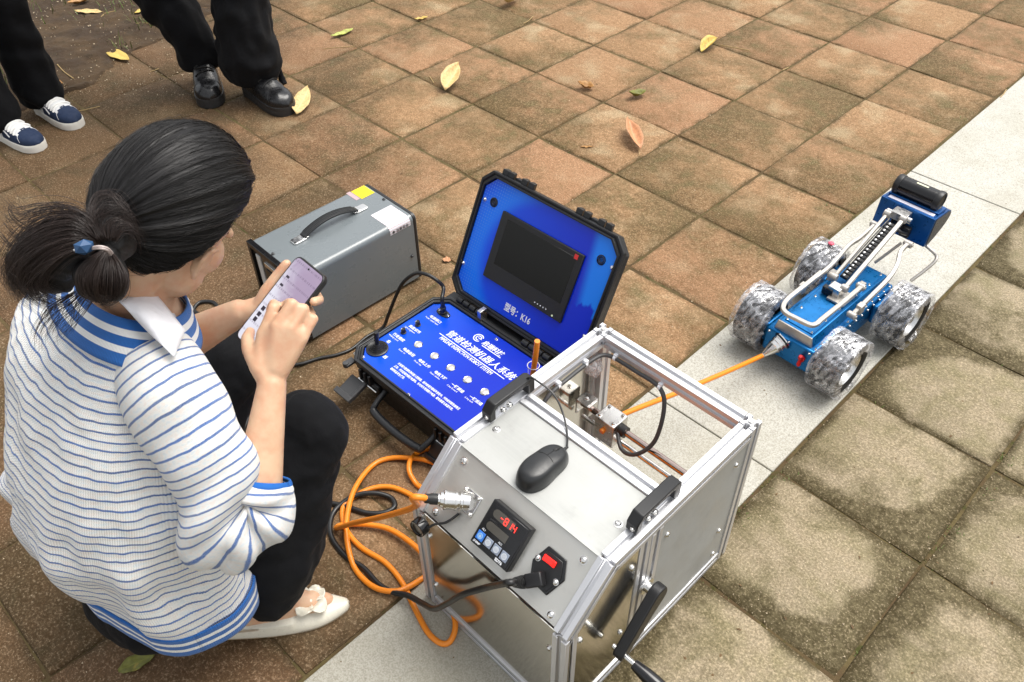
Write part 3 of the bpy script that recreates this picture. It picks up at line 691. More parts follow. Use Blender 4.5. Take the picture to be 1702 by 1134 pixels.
# ================================================================ MOUSE ON THE TOP PANEL
mo = G(902, 778, BH); tail, nose = G(868, 806, BH), G(938, 746, BH)
ang = math.atan2(nose.y - tail.y, nose.x - tail.x)
mm = TR((mo.x + .002, mo.y - .002, BH - .0048)) @ rotz(ang)
mouse = thing('computer_mouse', 'black wired computer mouse on the top plate of the silver cabinet', 'mouse', mm)
def mfn(u, q):
    a = 2 * pi * u; s_ = q
    x = math.cos(a); y = math.sin(a)
    rx = .0565; ry = .0305 * (1 - .10 * math.exp(-((x - .15) / .4) ** 2) - .06 * max(0, x))
    k = 1 / max(abs(x) ** 2.5 + abs(y) ** 2.5, 1e-6) ** (1 / 2.5)
    t_ = math.sin(q * pi / 2); hh = .0385 * (1 - .30 * (x * t_ * .5 + .1)) * (1 if True else 0)
    px_, py_ = rx * x * k * t_, ry * y * k * t_
    xx_ = px_ / rx
    top = .036 * (1 - .40 * ((xx_ + .25) / 1.25) ** 2) * (1 - .22 * (py_ / ry) ** 2)
    z = top * (1 - max(0, (q - .45) / .55) ** 2.6)
    return (px_, py_, max(0.001, z))
mb = MB(); mb.grid(mfn, 48, 22, cu=True); mb.v = [V(p) for p in mb.v]
obj('shell', mb, simple('mouse_black_plastic', (.016, .017, .018), .34, bump=.15, bscale=1500), mouse, smooth=75, fixn=True)
def mtop(x, y):
    xx_ = x / .0565; return .036 * (1 - .40 * ((xx_ + .25) / 1.25) ** 2) * (1 - .22 * (y / .030) ** 2)
seam = simple('mouse_seam', (.003, .003, .003), .6)
mb = MB(); mb.tube([(x, y, mtop(x, y) * (1 - max(0, (max(abs(x) / .0565, abs(y) / .030) - .45) / .55) ** 2.6) + .0) for x, y in [(.004 + .012 * math.cos(t * pi / 20 - pi / 2) * .6, -.0255 + .051 * t / 20) for t in range(21)]], .0006, 6); obj('button_seam', mb, seam, mouse)
mb = MB(); mb.tube([(x, 0, mtop(x, 0) * (1 - max(0, (math.asin(min(1, x / .0565)) * 2 / pi - .45) / .55) ** 2.6) + .0) for x in [.011 + .040 * k / 12 for k in range(13)]], .0007, 6); obj('button_seam', mb, seam, mouse)
mb = MB(); mb.cyl((.033, -.0032, .0205), (.033, .0032, .0205), .0115, n=22); obj('scroll_wheel', mb, MAT['rubber'], mouse, bevel=.001)
mb = MB(); mb.lathe([(.0001, 0), (.0075, 0), (.0075, .0006), (.0001, .0006)], 20, TR((.033, 0, .0265)) @ M.Diagonal((1.5, .75, 1, 1))); obj('wheel_slot', mb, seam, mouse)
mb = MB(); mb.cyl((.0535, 0, .009), (.066, 0, .0075), .0034, .0022, n=12); obj('cable_boot', mb, MAT['rubber'], mouse)
# its cable runs up over the left handle and away behind it
cpt = [mm @ V((.064, 0, .0078)), G(943, 722, BH + .002), G(938, 695, BH + .012), G(928, 668, BH + .027), G(915, 650, BH + .038), G(898, 637, BH + .045), G(880, 628, BH + .043), G(862, 640, BH + .015), G(850, 650, BH - .05), G(846, 668, .25), G(850, 690, .12), G(858, 690, .05)]
mi_ = mm.inverted(); mb = MB(); mb.tube([mi_ @ p for p in spline(cpt, 8)], .0019, 8); obj('mouse_cable', mb, MAT['cord'], mouse)
# ================================================================ CONTROL CASE (black hard case with blue panels)
CX = TR((.524, -2.711, 0)) @ rotz(.0103)
CA_, CB_, CH_ = .465, .330, .130
case = thing('control_case', 'open black hard case with blue control panel and a screen in its lid', 'control case', CX)
CXI = CX.inverted()
def CP(u, v, z=CH_ - .006):
    p = CXI @ G(540 + u / 3.78, 460 + v / 3.78, z); return p
def octo(x0, y0, x1, y1, c):
    return [(x0 + c, y0), (x1 - c, y0), (x1, y0 + c), (x1, y1 - c), (x1 - c, y1), (x0 + c, y1), (x0, y1 - c), (x0, y0 + c)]
def tub(mb, rings, m=None, cap=True):
    n = len(rings[0][0]); vs = []
    for poly, z in rings: vs += [(x, y, z) for x, y in poly]
    fs = [(k * n + i, k * n + (i + 1) % n, (k + 1) * n + (i + 1) % n, (k + 1) * n + i) for k in range(len(rings) - 1) for i in range(n)]
    if cap: fs += [tuple(range(n))[::-1], tuple((len(rings) - 1) * n + i for i in range(n))]
    mb.add(vs, fs, m)
mb = MB(); I = .014
tub(mb, [(octo(I + .012, I + .012, CA_ - I - .012, CB_ - I - .012, .03), .003), (octo(I, I, CA_ - I, CB_ - I, .035), .05), (octo(I, I, CA_ - I, CB_ - I, .035), CH_ - .034), (octo(.004, .004, CA_ - .004, CB_ - .004, .032), CH_ - .030), (octo(.004, .004, CA_ - .004, CB_ - .004, .032), CH_ - .016), (octo(0, 0, CA_, CB_, .034), CH_ - .014), (octo(0, 0, CA_, CB_, .034), CH_), (octo(.007, .007, CA_ - .007, CB_ - .007, .032), CH_), (octo(.008, .008, CA_ - .008, CB_ - .008, .032), CH_ - .004), (octo(.012, .012, CA_ - .012, CB_ - .012, .031), CH_ - .004), (octo(.012, .012, CA_ - .012, CB_ - .012, .031), CH_), (octo(.017, .017, CA_ - .017, CB_ - .017, .030), CH_), (octo(.018, .018, CA_ - .018, CB_ - .018, .030), CH_ - .02)])
MAT['case_black'] = simple('black_case_plastic', (.010, .0105, .012), .36, bump=.35, bscale=1100)
obj('case_base', mb, MAT['case_black'], case, bevel=.0015, seg=2)
bp = NT('blue_panel_sky_sheen'); o_ = bp.obj(); s_ = bp.sep(o_)
sky_sheen = bp.ramp(bp.math('ADD', s_[0], bp.math('MULTIPLY', bp.noise(o_, 5, 2), .12)), .06, .38)  # paler towards the left: sky reflection painted into the blue
bp.p(Base_Color=bp.mix(sky_sheen, (.001, .075, .62), (.001, .020, .42)), Roughness=.25, Specular_IOR_Level=.32, Coat_Weight=.08, Coat_Roughness=.1); MAT['blue_panel'] = bp.m
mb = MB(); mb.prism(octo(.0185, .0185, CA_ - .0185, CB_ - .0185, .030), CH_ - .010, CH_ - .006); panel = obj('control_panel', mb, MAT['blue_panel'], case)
PZ = CH_ - .006
PM = TR((0, 0, PZ + .0003))
def lp(u, v):
    p = CP(u, v, PZ); return TR((p.x, p.y, PZ + .0003))
a_, b_ = CP(738, 362), CP(1135, 648); 
TL = (b_ - a_).length; tr = rotz(-.005)
for dx_ in (0, .0007): text('管道检测机器人系统', TL / 8.7, MAT['white_print'], case, TR((a_.x + .003 + dx_, a_.y + .0065, PZ + .0003 + dx_ * .1)) @ tr, shear=.2, bold=.0)
u0, u1 = CP(720, 357), CP(1130, 641)
mb = MB(); mb.box((0, 0, 0), ((u1 - u0).length, .0022, .0004), TR(((u0.x + u1.x) / 2, u0.y, PZ + .0003)) @ rotz(-.005)); obj('title_rule', mb, MAT['white_print'], panel)
e0, e1 = CP(708, 393), CP(1090, 645)
text('PIPELINE INSPECTION ROBOT SYSTEM', .0147, MAT['white_print'], case, TR((e0.x, u0.y - .0135, PZ + .0003)) @ rotz(-.005), shear=.15, sx=(e1 - e0).length / .285, bold=.0002)
# round emblem and maker's line
lg = CP(965, 385); mb = MB()
mb.lathe([(.0140, 0), (.0140, .0004), (.0112, .0004), (.0112, 0)], 30, TR((lg.x, lg.y, PZ + .0002)), 0, .5, 5.6)
mb.lathe([(.0085, 0), (.0085, .0004), (.0060, .0004), (.0060, 0)], 30, TR((lg.x + .001, lg.y, PZ + .0002)), 0, .2, 5.3)
mb.box((lg.x + .005, lg.y + .0004, PZ + .0003), (.012, .0022, .0004)); obj('round_emblem', mb, MAT['white_print'], panel, kind='stuff')
l2 = CP(985, 418); text('启瑞科技', .0185, MAT['white_print'], case, TR((l2.x, l2.y, PZ + .0003)), shear=.15, bold=.0004, sx=.95)
mb = MB(); l3 = CP(990, 430); mb.bb((l3.x, l3.y - .003, PZ), (l3.x + .066, l3.y - .0005, PZ + .0004)); obj('emblem_bar', mb, MAT['white_print'], panel)
for (u, v, cn, en) in ((655, 250, '电源插口', 'Power supply input'), (525, 312, '高度调节', 'Light brightness'), (425, 362, '行走速度', 'Walking speed'), (487, 455, '电源总控', 'Power on'), (583, 525, '电机上升', 'Motor rise'), (683, 600, '电机下降', 'Motor decline'), (790, 678, '一键前进', 'A key forward'), (903, 755, '一键后退', 'A key back')):
    text(cn, .0105, MAT['white_print'], case, lp(u, v), bold=.0002); q = CP(u, v); text(en, .0068, MAT['white_print'], case, TR((q.x - .006, q.y - .0085, PZ + .0003)), sx=.9)
para = ['本系统为管道检测机器人控制箱，操作前请仔细阅读说明书，并检查线缆连接是否', '正常，开机后请勿插拔电源线。长时间不用请断开电源，避免潮湿与高温环境，', '确保设备安全使用。']
for k, ln in enumerate(para):
    q = CP(455, 548); text(ln, .0086, MAT['white_print'], case, TR((q.x, q.y - .0120 * k, PZ + .0003)), sx=.72, bold=.0001)
# direction marks round the joystick
for k, (u, v) in enumerate(((265, 415), (400, 408), (235, 505), (378, 505))):
    q = CP(u, v); text('前右左后'[k], .0115, MAT['white_print'], case, TR((q.x - .005, q.y - .004, PZ + .0003)), bold=.0003)
# joystick
jc = CP(330, 455); J = TR((jc.x, jc.y, PZ))
mb = MB(); mb.lathe([(.0285, 0), (.0285, .0035), (.026, .0045), (.0245, .0035), (.0225, .0055), (.0205, .004), (.0185, .0075), (.0165, .006), (.0145, .0105), (.0125, .009), (.0105, .0140), (.0085, .0125), (.0065, .0175), (.0001, .0175)], 36, J); joy = obj('joystick', mb, simple('joystick_boot', (.02, .02, .021), .36), case, smooth=20)
mb = MB(); mb.lathe([(.0052, .015), (.0052, .030), (.0062, .032), (.0066, .052), (.0058, .0555), (.0001, .056)], 18, J @ M.Rotation(-.08, 4, 'X')); obj('joystick_stick', mb, MAT['black'], joy)
for (u, v) in ((495, 352), (585, 305)):
    q = CP(u, v); Q = TR((q.x, q.y, PZ))
    mb = MB(); mb.lathe([(.0078, 0), (.0078, .0025), (.0064, .003), (.0060, .0135), (.0052, .0145), (.0001, .0146)], 18, Q); kn = obj('rotary_knob', mb, MAT['black'], case)
    mb = MB(); mb.box((0, 0, 0), (.0009, .005, .0004), Q @ TR((-.002, -.003, .0147)) @ rotz(.5)); mb.box((0, 0, 0), (.0008, .0008, .011), Q @ TR((-.0040, -.0047, .0080))); obj('pointer_line', mb, MAT['white_print'], kn)
for (u, v) in ((588, 428), (690, 500), (792, 574), (897, 649), (1005, 726)):
    q = CP(u, v); Q = TR((q.x, q.y, PZ))
    mb = MB(); mb.lathe([(.0118, 0), (.0118, .0016), (.0100, .0032), (.0092, .0030), (.0088, .0018)], 26, Q); b1 = obj('push_button', mb, MAT['chrome'], case)
    mb = MB(); mb.lathe([(.0001, .0030), (.0060, .0028), (.0086, .0018)], 24, Q); obj('button_cap', mb, simple('satin_button', (.60, .57, .54), .40, .6) if 'bc' not in MAT else MAT['bc'], b1, smooth=60)
# power inlet with its plug
q = CP(745, 232); Q = TR((q.x, q.y, PZ)) @ rotz(.0)
mb = MB(); mb.prism([(-.022, -.004), (-.018, -.008), (-.008, -.011), (.008, -.011), (.018, -.008), (.022, -.004), (.022, .004), (.018, .008), (.008, .011), (-.008, .011), (-.018, .008), (-.022, .004)], 0, .003, Q); inl = obj('power_inlet', mb, MAT['black'], case, bevel=.001)
for d in (-.0175, .0175): mk_screw(inl, Q @ TR((d, 0, .003)), .0026, 'inlet_screw')
mb = MB(); mb.lathe([(.0095, .002), (.0095, .008), (.0082, .009), (.0082, .022), (.0062, .024), (.0055, .036), (.0001, .0365)], 20, Q); obj('inlet_plug', mb, MAT['gloss_black'], inl)
INLET = CX @ (Q @ V((0, 0, .034)))
for (u, v) in ((190, 483), (525, 742), (1078, 394)):
    q = CP(u, v); mk_screw(case, TR((q.x, q.y, PZ)), .0034, 'panel_screw')
# ribs, latches and carrying handle on the front wall
for xc in (.055, .335):
    mb = MB()
    for k in range(3):
        m2 = MB(); m2.bb((xc + k * .018, -.006, CH_ - .050), (xc + k * .018 + .007, .010, CH_ - .017)); obj('rib', m2, MAT['case_black'], case, bevel=.0015)
    m2 = MB(); m2.bb((xc - .016, .002, .052), (xc + .064, .018, .085)); obj('latch_seat', m2, MAT['case_black'], case, bevel=.004)
    m2 = MB(); m2.cyl((xc - .012, -.001, .068), (xc + .060, -.001, .068), .0035, n=10); obj('hinge_pin', m2, MAT['chrome'], case)
mb = MB(); lm_ = frame((.022, -.004, .070), (1, 0, 0), (0, -1, -.38))
mb.bb((0, .0, -.004), (.050, .050, .004), lm_); mb.bb((-.006, .047, -.009), (.056, .062, .004), lm_); mb.bb((.045, -.004, -.006), (.056, .05, .006), lm_); obj('latch', mb, MAT['grey_plastic'], case, bevel=.002, label='open latch hanging out at the left')
mb = MB(); lm_ = frame((.330, -.003, .070), (1, 0, 0), (0, -.55, -1))
mb.bb((0, .0, -.004), (.060, .044, .004), lm_); mb.bb((-.006, .040, -.008), (.066, .052, .004), lm_); obj('latch', mb, MAT['case_black'], case, bevel=.002)
mb = MB(); hp = spline([(.135, .012, .078), (.139, -.026, .062), (.152, -.040, .053), (.232, -.045, .050), (.312, -.040, .053), (.325, -.026, .062), (.329, .012, .078)], 8)
mb.tube(hp, [.0075 if i < 14 or i > len(hp) - 15 else .0105 for i in range(len(hp))], 12); hd = obj('case_handle', mb, MAT['case_black'], case)
for k in range(0): pass
mb = MB(); mb.bb((.006, -.018, CH_ - .026), (.026, .012, CH_ - .018)); mb.cyl((.016, -.014, CH_ - .028), (.016, -.014, CH_ - .014), .008, n=14); obj('padlock_lug', mb, MAT['grey_plastic'], case, bevel=.0015)
mb = MB(); mb.bb((.020, CB_ - .006, CH_ - .060), (CA_ - .006, CB_ + .026, CH_ - .004)); obj('hinge_strip', mb, MAT['case_black'], case, bevel=.003)
# hinge knuckles and stay
for x in (.06, .30):
    for k in range(4):
        mb = MB(); mb.cyl((x + k * .024, CB_ + .004, CH_ + .004), (x + k * .024 + .019, CB_ + .004, CH_ + .004), .0085, n=14); obj('hinge_knuckle', mb, MAT['case_black'], case)
mb = MB(); mb.bb((.150, CB_ - .012, CH_ - .004), (.162, CB_ + .012, CH_ + .028)); obj('lid_stay', mb, MAT['steel'], case, bevel=.001)
# ---- lid
PHI = math.radians(26.49); LW, LH = .4638, .3473
LMx = TR((.014, CB_ + .0106, CH_ + .0119)) @ M((V((1, 0, 0)), V((0, math.sin(PHI), math.cos(PHI))), V((0, -math.cos(PHI), math.sin(PHI))))).transposed().to_4x4()
mb = MB(); lc = .030
tub(mb, [(octo(.014, .014, LW - .014, LH - .014, .03), -.052), (octo(.008, .008, LW - .008, LH - .008, .033), -.044), (octo(.008, .008, LW - .008, LH - .008, .033), -.018), (octo(0, 0, LW, LH, lc), -.014), (octo(0, 0, LW, LH, lc), 0), (octo(.006, .006, LW - .006, LH - .006, lc), .0), (octo(.007, .007, LW - .007, LH - .007, lc), -.003), (octo(.010, .010, LW - .010, LH - .010, lc), -.003), (octo(.010, .010, LW - .010, LH - .010, lc), .001), (octo(.015, .015, LW - .015, LH - .015, lc), .001), (octo(.016, .016, LW - .016, LH - .016, lc), -.02)], LMx)
lid = obj('lid', mb, MAT['case_black'], case, bevel=.0014)
LZ = -.006
LPN = (CX @ LMx).to_3x3() @ V((0, 0, 1)); LP0 = CX @ LMx @ V((0, 0, LZ)); LI = (CX @ LMx).inverted()
def LP(u, v, dz=0):
    p = LI @ PL(720 + u / 3.336, 260 + v / 3.336, LP0 + LPN * dz, LPN); return p
lidp = NT('blue_lid_print_and_wedge'); uvn = lidp.uv(); su = lidp.sep(uvn)
dx = lidp.math('SUBTRACT', su[0], .255); dy = lidp.math('SUBTRACT', su[1], .155); rad = lidp.math('SQRT', lidp.math('ADD', lidp.math('MULTIPLY', dx, dx), lidp.math('MULTIPLY', dy, dy)))
nz = lidp.noise(uvn, 6, 3)
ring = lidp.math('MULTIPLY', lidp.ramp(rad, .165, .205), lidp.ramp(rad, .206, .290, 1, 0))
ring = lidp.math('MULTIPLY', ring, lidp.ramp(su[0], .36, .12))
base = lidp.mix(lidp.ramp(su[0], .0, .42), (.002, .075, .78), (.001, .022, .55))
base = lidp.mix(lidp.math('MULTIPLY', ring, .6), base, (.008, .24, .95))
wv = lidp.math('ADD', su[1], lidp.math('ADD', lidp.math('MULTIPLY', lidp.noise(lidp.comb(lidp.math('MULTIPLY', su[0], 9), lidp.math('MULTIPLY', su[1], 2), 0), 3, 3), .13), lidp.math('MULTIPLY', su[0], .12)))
wedge = lidp.math('MULTIPLY', lidp.ramp(wv, .262, .272), lidp.ramp(lidp.math('ADD', su[0], lidp.math('MULTIPLY', su[1], .10)), .395, .425))  # paler blue wedge with a jagged lower edge at the right
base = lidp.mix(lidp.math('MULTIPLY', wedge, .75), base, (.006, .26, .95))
dt = lidp.math('MULTIPLY', lidp.ramp(lidp.math('PINGPONG', su[0], .004), .0022, .0030), lidp.ramp(lidp.math('PINGPONG', su[1], .004), .0022, .0030))
dm = lidp.ramp(lidp.math('ADD', rad, lidp.math('MULTIPLY', nz, .06)), .215, .25)
base = lidp.mix(lidp.math('MULTIPLY', lidp.math('MULTIPLY', dt, dm), lidp.ramp(su[0], .2, .08)), base, (.05, .22, .8))
lidp.p(Base_Color=base, Roughness=.22, Specular_IOR_Level=.35, Coat_Weight=.1, Coat_Roughness=.08)
mb = MB(); mb.prism(octo(.0165, .0165, LW - .0165, LH - .0165, lc), LZ - .004, LZ, LMx); li_ = LMx.inverted(); mb.uv = [((li_ @ p).x, (li_ @ p).y) for p in mb.v]
lpan = obj('lid_panel', mb, lidp.m, lid)
# screen
sc4 = [LP(402, 307), LP(850, 548), LP(712, 918), LP(275, 660)]
x0 = (sc4[0].x + sc4[3].x) / 2; x1 = (sc4[1].x + sc4[2].x) / 2; y1 = (sc4[0].y + sc4[1].y) / 2; y0 = (sc4[2].y + sc4[3].y) / 2
mb = MB(); mb.bb((x0, y0, LZ - .001), (x1, y1, LZ + .007), LMx); mon = obj('monitor', mb, MAT['black'], lid, bevel=.002)
w0 = (x1 - x0)
mb = MB(); mb.bb((x0 + w0 * .085, y0 + .045, LZ + .004), (x1 - w0 * .065, y1 - .014, LZ + .0074), LMx); scr = NT('dark_screen_glass'); scr.p(Base_Color=(.004, .004, .004), Roughness=.16, Specular_IOR_Level=.35); obj('screen', mb, scr.m, mon, bevel=.0005, seg=1)
q = LP(803, 557); mb = MB(); mb.bb((q.x - .0055, q.y - .006, LZ + .0065), (q.x + .0055, q.y + .006, LZ + .0078), LMx); obj('red_sticker', mb, simple('red_sticker', (.62, .03, .03), .5), mon)
for k in range(5):
    p_, q_ = LP(573, 808), LP(634, 846); q = p_.lerp(q_, k / 4); mb = MB(); mb.lathe([(.0001, .0006), (.0016, .0006), (.0016, 0)], 10, LMx @ TR((q.x, q.y, LZ + .007))); obj('indicator', mb, MAT['white_print'], mon)
q = LP(668, 882); mb = MB(); mb.lathe([(.0001, .0008), (.0026, .0006), (.0026, 0)], 10, LMx @ TR((q.x, q.y, LZ + .007))); obj('power_light', mb, simple('pale_green_indicator', (.75, .85, .55), .4), mon)
t0, t1 = LP(392, 845), LP(517, 918)
text('型号：K16', .0235, MAT['white_print'], lid, LMx @ TR((t0.x, t0.y, LZ + .0004)), sx=(t1 - t0).length / .0965, bold=.0006)
for (u, v) in ((338, 255), (932, 575)):
    q = LP(u, v); Q = LMx @ TR((q.x, q.y, LZ)); mb = MB(); mb.lathe([(.0125, 0), (.0125, .0012), (.0105, .0016), (.0100, -.0005), (.0085, -.003), (.0001, -.0032)], 24, Q); hl = obj('speaker_hole', mb, simple('dark_blue_recess', (.004, .010, .03), .3), lid)
    mb = MB(); mb.lathe([(.0088, -.001), (.0070, .0010), (.0045, -.001), (.0001, -.0005)], 20, Q); obj('speaker_cone', mb, MAT['black'], hl)
for (u, v) in ((288, 238), (168, 590), (992, 618), (838, 998)):
    q = LP(u, v); mk_screw(lid, LMx @ TR((q.x, q.y, LZ)), .0042, 'lid_screw')
for xc in (.060, .080, .125, .148, .305, .328, .372, .395):
    mb = MB(); mb.prism([(0, 0), (.020, 0), (.016, .016), (.004, .020), (0, .016)], 0, .016, LMx @ TR((xc - .008, LH - .002, -.034)) @ M(((1, 0, 0, 0), (0, 0, 1, 0), (0, -1, 0, .026), (0, 0, 0, 1))))
    obj('latch_lug', mb, MAT['case_black'], lid, bevel=.0015)
for xc in (.092, .338): 
    mb = MB(); mb.bb((xc, LH - .003, -.030), (xc + .040, LH + .006, -.014), LMx); obj('latch_catch', mb, MAT['case_black'], lid, bevel=.002)

# ================================================================ GREY POWER BOX
PX = TR((.30559, -2.68686, 0)) @ rotz(1.55325)
PLn, PW, PH = .39925, .23014, .23186
psu = thing('power_supply_box', 'grey metal power box with a black strap handle and a yellow sticker', 'power supply', PX)
PXI = PX.inverted()
def QP(u, v, z=PH): return PXI @ G(380 + u / 3.78, 280 + v / 3.78, z)
def rsec(w0_, w1_, z0_, z1_, r_, n=6):
    pl = [(w0_, z0_)]
    for k in range(n + 1):
        a = pi - pi / 2 * k / n; pl.append((w0_ + r_ + r_ * math.cos(a), z1_ - r_ + r_ * math.sin(a)))
    for k in range(n + 1):
        a = pi / 2 - pi / 2 * k / n; pl.append((w1_ - r_ + r_ * math.cos(a), z1_ - r_ + r_ * math.sin(a)))
    pl.append((w1_, z0_)); return pl
grey = simple('grey_enamel_sheet', (.150, .170, .180), .30, var=.04, scale=8, bump=.12, bscale=700, Coat_Weight=.35, Coat_Roughness=.22)
XF = M(((0, 0, 1, 0), (1, 0, 0, 0), (0, 1, 0, 0), (0, 0, 0, 1)))      # section (w, z) swept along x
mb = MB(); mb.prism(rsec(0, PW, .012, PH, .017), .006, PLn - .010, XF); obj('housing', mb, grey, psu, smooth=40)
mb = MB(); mb.prism(rsec(-.0012, PW + .0012, .010, PH + .0012, .018), PLn - .010, PLn, XF); obj('rear_bezel', mb, MAT['black'], psu, bevel=.002)
mb = MB(); mb.prism(rsec(.004, PW - .004, .014, PH - .004, .015), PLn - .002, PLn + .004, XF); obj('rear_plate', mb, grey, psu, bevel=.001)
# front frame: four bars round a recessed panel
fb = .014
for nm, (a, b) in {'top': ((-.006, -.001, PH - fb), (.010, PW + .001, PH + .0012)), 'bottom': ((-.006, -.001, .010), (.010, PW + .001, .010 + fb)), 'l': ((-.006, -.001, .010 + fb), (.010, fb, PH - fb)), 'r': ((-.006, PW - fb, .010 + fb), (.010, PW + .001, PH - fb))}.items():
    mb = MB(); mb.bb(a, b); obj('front_bezel', mb, MAT['gloss_black'], psu, bevel=.002)
mb = MB(); mb.bb((.001, fb, .010 + fb), (.0055, PW - fb, PH - fb)); fpn = obj('front_panel', mb, simple('brown_black_panel', (.035, .028, .022), .2), psu)
mb = MB(); mb.bb((-.002, PW - .050, .05), (.002, PW - .028, PH - .03)); obj('meter_strip', mb, simple('pale_label', (.62, .62, .60), .35), fpn, bevel=.001)
mb = MB(); mb.bb((-.003, .04, PH - .050), (.002, PW - .07, PH - .036)); obj('label_strip', mb, MAT['chrome'], fpn, bevel=.001)
mb = MB(); mb.bb((-.002, .04, .06), (.0015, PW - .07, PH - .06)); obj('display', mb, MAT['gloss_black'], fpn, bevel=.001)
for k in range(3): 
    mb = MB(); mb.cyl((-.012, .06 + k * .035, .042), (.002, .06 + k * .035, .042), .009, n=16); obj('terminal', mb, MAT['black'], fpn)
for x in (.03, PLn - .03):
    for y in (.03, PW - .03): mb = MB(); mb.cyl((x, y, 0), (x, y, .014), .011, n=16); obj('rubber_foot', mb, MAT['rubber'], psu)
# handle
ha, hb_ = QP(415, 465), QP(855, 245)
hy = (ha.y + hb_.y) / 2
for xe, sg in ((ha.x + .012, 1), (hb_.x - .014, -1)):
    mb = MB(); mb.prism([(-.020, -.011), (-.014, -.0135), (.020, -.0135), (.020, .0135), (-.014, .0135), (-.020, .011)], PH, PH + .005, TR((xe, hy, 0)) @ (M.Identity(4) if sg > 0 else rotz(pi)))
    mb.prism([(.004, -.0125), (.028, -.0125), (.028, .0125), (.004, .0125)], PH + .004, PH + .0075, TR((xe, hy, 0)) @ (M.Identity(4) if sg > 0 else rotz(pi))); obj('handle_mount', mb, MAT['chrome'], psu, bevel=.0015)
xs, xe = ha.x + .026, hb_.x - .028
mb = MB()
def strap(p, q):
    t_ = q; x = xs + (xe - xs) * t_; z = PH + .006 + .022 * math.sin(pi * t_) ** .8
    a = 2 * pi * p; c, s__ = math.cos(a), math.sin(a); e = lambda v_: math.copysign(abs(v_) ** .5, v_)
    return (x, hy + .0125 * e(c), z + .0040 * e(s__))
mb.grid(strap, 16, 24, cu=True); st = obj('handle_strap', mb, simple('black_strap', (.016, .017, .018), .45, bump=.3, bscale=400), psu, smooth=60)
for dy in (-.0135, -.0045, .0045, .0135):
    m2 = MB(); m2.tube([(xs + (xe - xs) * k / 20, hy + dy * .75, PH + .0103 + .022 * math.sin(pi * k / 20) ** .8) for k in range(1, 20)], .0008, 5); obj('strap_ridge', m2, MAT['rubber'], st)
# stickers, screws
yel = simple('yellow_sticker', (.80, .62, .01), .42, var=.05)
ys = [QP(765, 150), QP(835, 97), QP(925, 155), QP(850, 200)]
cxs = sum((p.x for p in ys)) / 4; cys = sum((p.y for p in ys)) / 4
mb = MB(); mb.box((cxs, cys, PH + .0005), (.046, .052, .0006)); obj('yellow_sticker', mb, yel, psu, label='square yellow sticker')
mb = MB(); mb.box((cxs - .032, cys + .004, PH + .0004), (.014, .05, .0005)); obj('sticker_border', mb, simple('faded_pink_print', (.45, .32, .33), .5), psu)
lab = NT('printed_paper_label'); ou = lab.uv(); us = lab.sep(ou)
li2 = lab.math('MULTIPLY', lab.ramp(lab.math('PINGPONG', us[1], .004), .0022, .0030), lab.ramp(lab.noise(lab.comb(lab.math('MULTIPLY', us[0], 900), lab.math('FLOOR', lab.math('MULTIPLY', us[1], 125)), 0), 1, 1), .42, .55))
lab.p(Base_Color=lab.mix(lab.math('MULTIPLY', li2, .8), (.68, .68, .71), (.45, .18, .20)), Roughness=.45)
ws = [QP(895, 290), QP(1020, 228)]; wx0, wx1 = QP(895, 290).x, QP(1035, 228).x
mb = MB(); wx0, wx1 = min(wx0, wx1), max(wx0, wx1)
wx0, wx1 = PLn - .092, PLn - .020
path = [(0.085, PH + .0006)] + [(.017 + .0176 * math.cos(pi / 2 + pi / 2 * k / 6), PH - .017 + .0176 * math.sin(pi / 2 + pi / 2 * k / 6)) for k in range(7)] + [(-.0006, PH - .026)]
ss = [0]
for k in range(1, len(path)): ss.append(ss[-1] + math.dist(path[k - 1], path[k]))
mb.uv = []
vs = []; 
for k, (y, z) in enumerate(path):
    for i, x in enumerate((wx0, wx1)): vs.append((x, y, z)); mb.uv.append((x - wx0, ss[k]))
mb.add(vs, [(2 * k, 2 * k + 1, 2 * k + 3, 2 * k + 2) for k in range(len(path) - 1)]); obj('paper_label', mb, lab.m, psu, label='white printed paper label folded over the edge')
text('◆ 注意安全', .011, MAT['grey_plastic'], psu, frame((wx0 + .006, -.0012, PH - .0235), (1, 0, 0), (0, .05, 1)))
for p in (QP(278, 540), QP(975, 197)): mk_screw(psu, TR((p.x, p.y, PH)), .0042, 'housing_screw', 'grey_plastic')
SD = frame((0, 0, 0), (1, 0, 0), (0, 0, 1))
for x, z in ((PLn - .028, .10), (.03, .10), (.03, .20)): mk_screw(psu, SD @ TR((x, z, 0)), .0042, 'housing_screw', 'grey_plastic')
# ================================================================ PIPE CRAWLER ROBOT
RX = TR((1.291, -1.83, 0)) @ rotz(math.radians(-2.2))
rob = thing('pipe_crawler_robot', 'blue four-wheeled pipe crawler robot with film-wrapped wheels, on the granite strip', 'robot', RX)
RXI = RX.inverted()
def RP(u, v, z): return RXI @ G(1200 + u / 2.835, 280 + v / 2.835, z)
def anod(name, col, r=.3):
    t = NT(name); n = t.noise(t.obj(), 60, 4)
    t.p(Base_Color=t.mix(n, [c * .8 for c in col], col), Metallic=.55, Roughness=t.ramp(n, .3, .7, r - .05, r + .08)); t.bump(t.noise(t.obj(), 900, 2), .12, .0003); return t.m
MAT['blue_anod'] = anod('blue_anodised_metal', (.003, .165, .46))
MAT['navy_anod'] = anod('dark_blue_anodised_metal', (.004, .085, .30))
MAT['arm'] = simple('sandblasted_aluminium', (.47, .445, .41), .40, .65, var=.05, bump=.2, bscale=1500)
mb = MB(); mb.bb((-.072, -.045, .036), (.072, .345, .112)); mb2 = None
hull = obj('hull', mb, MAT['blue_anod'], rob, bevel=.006, seg=3)
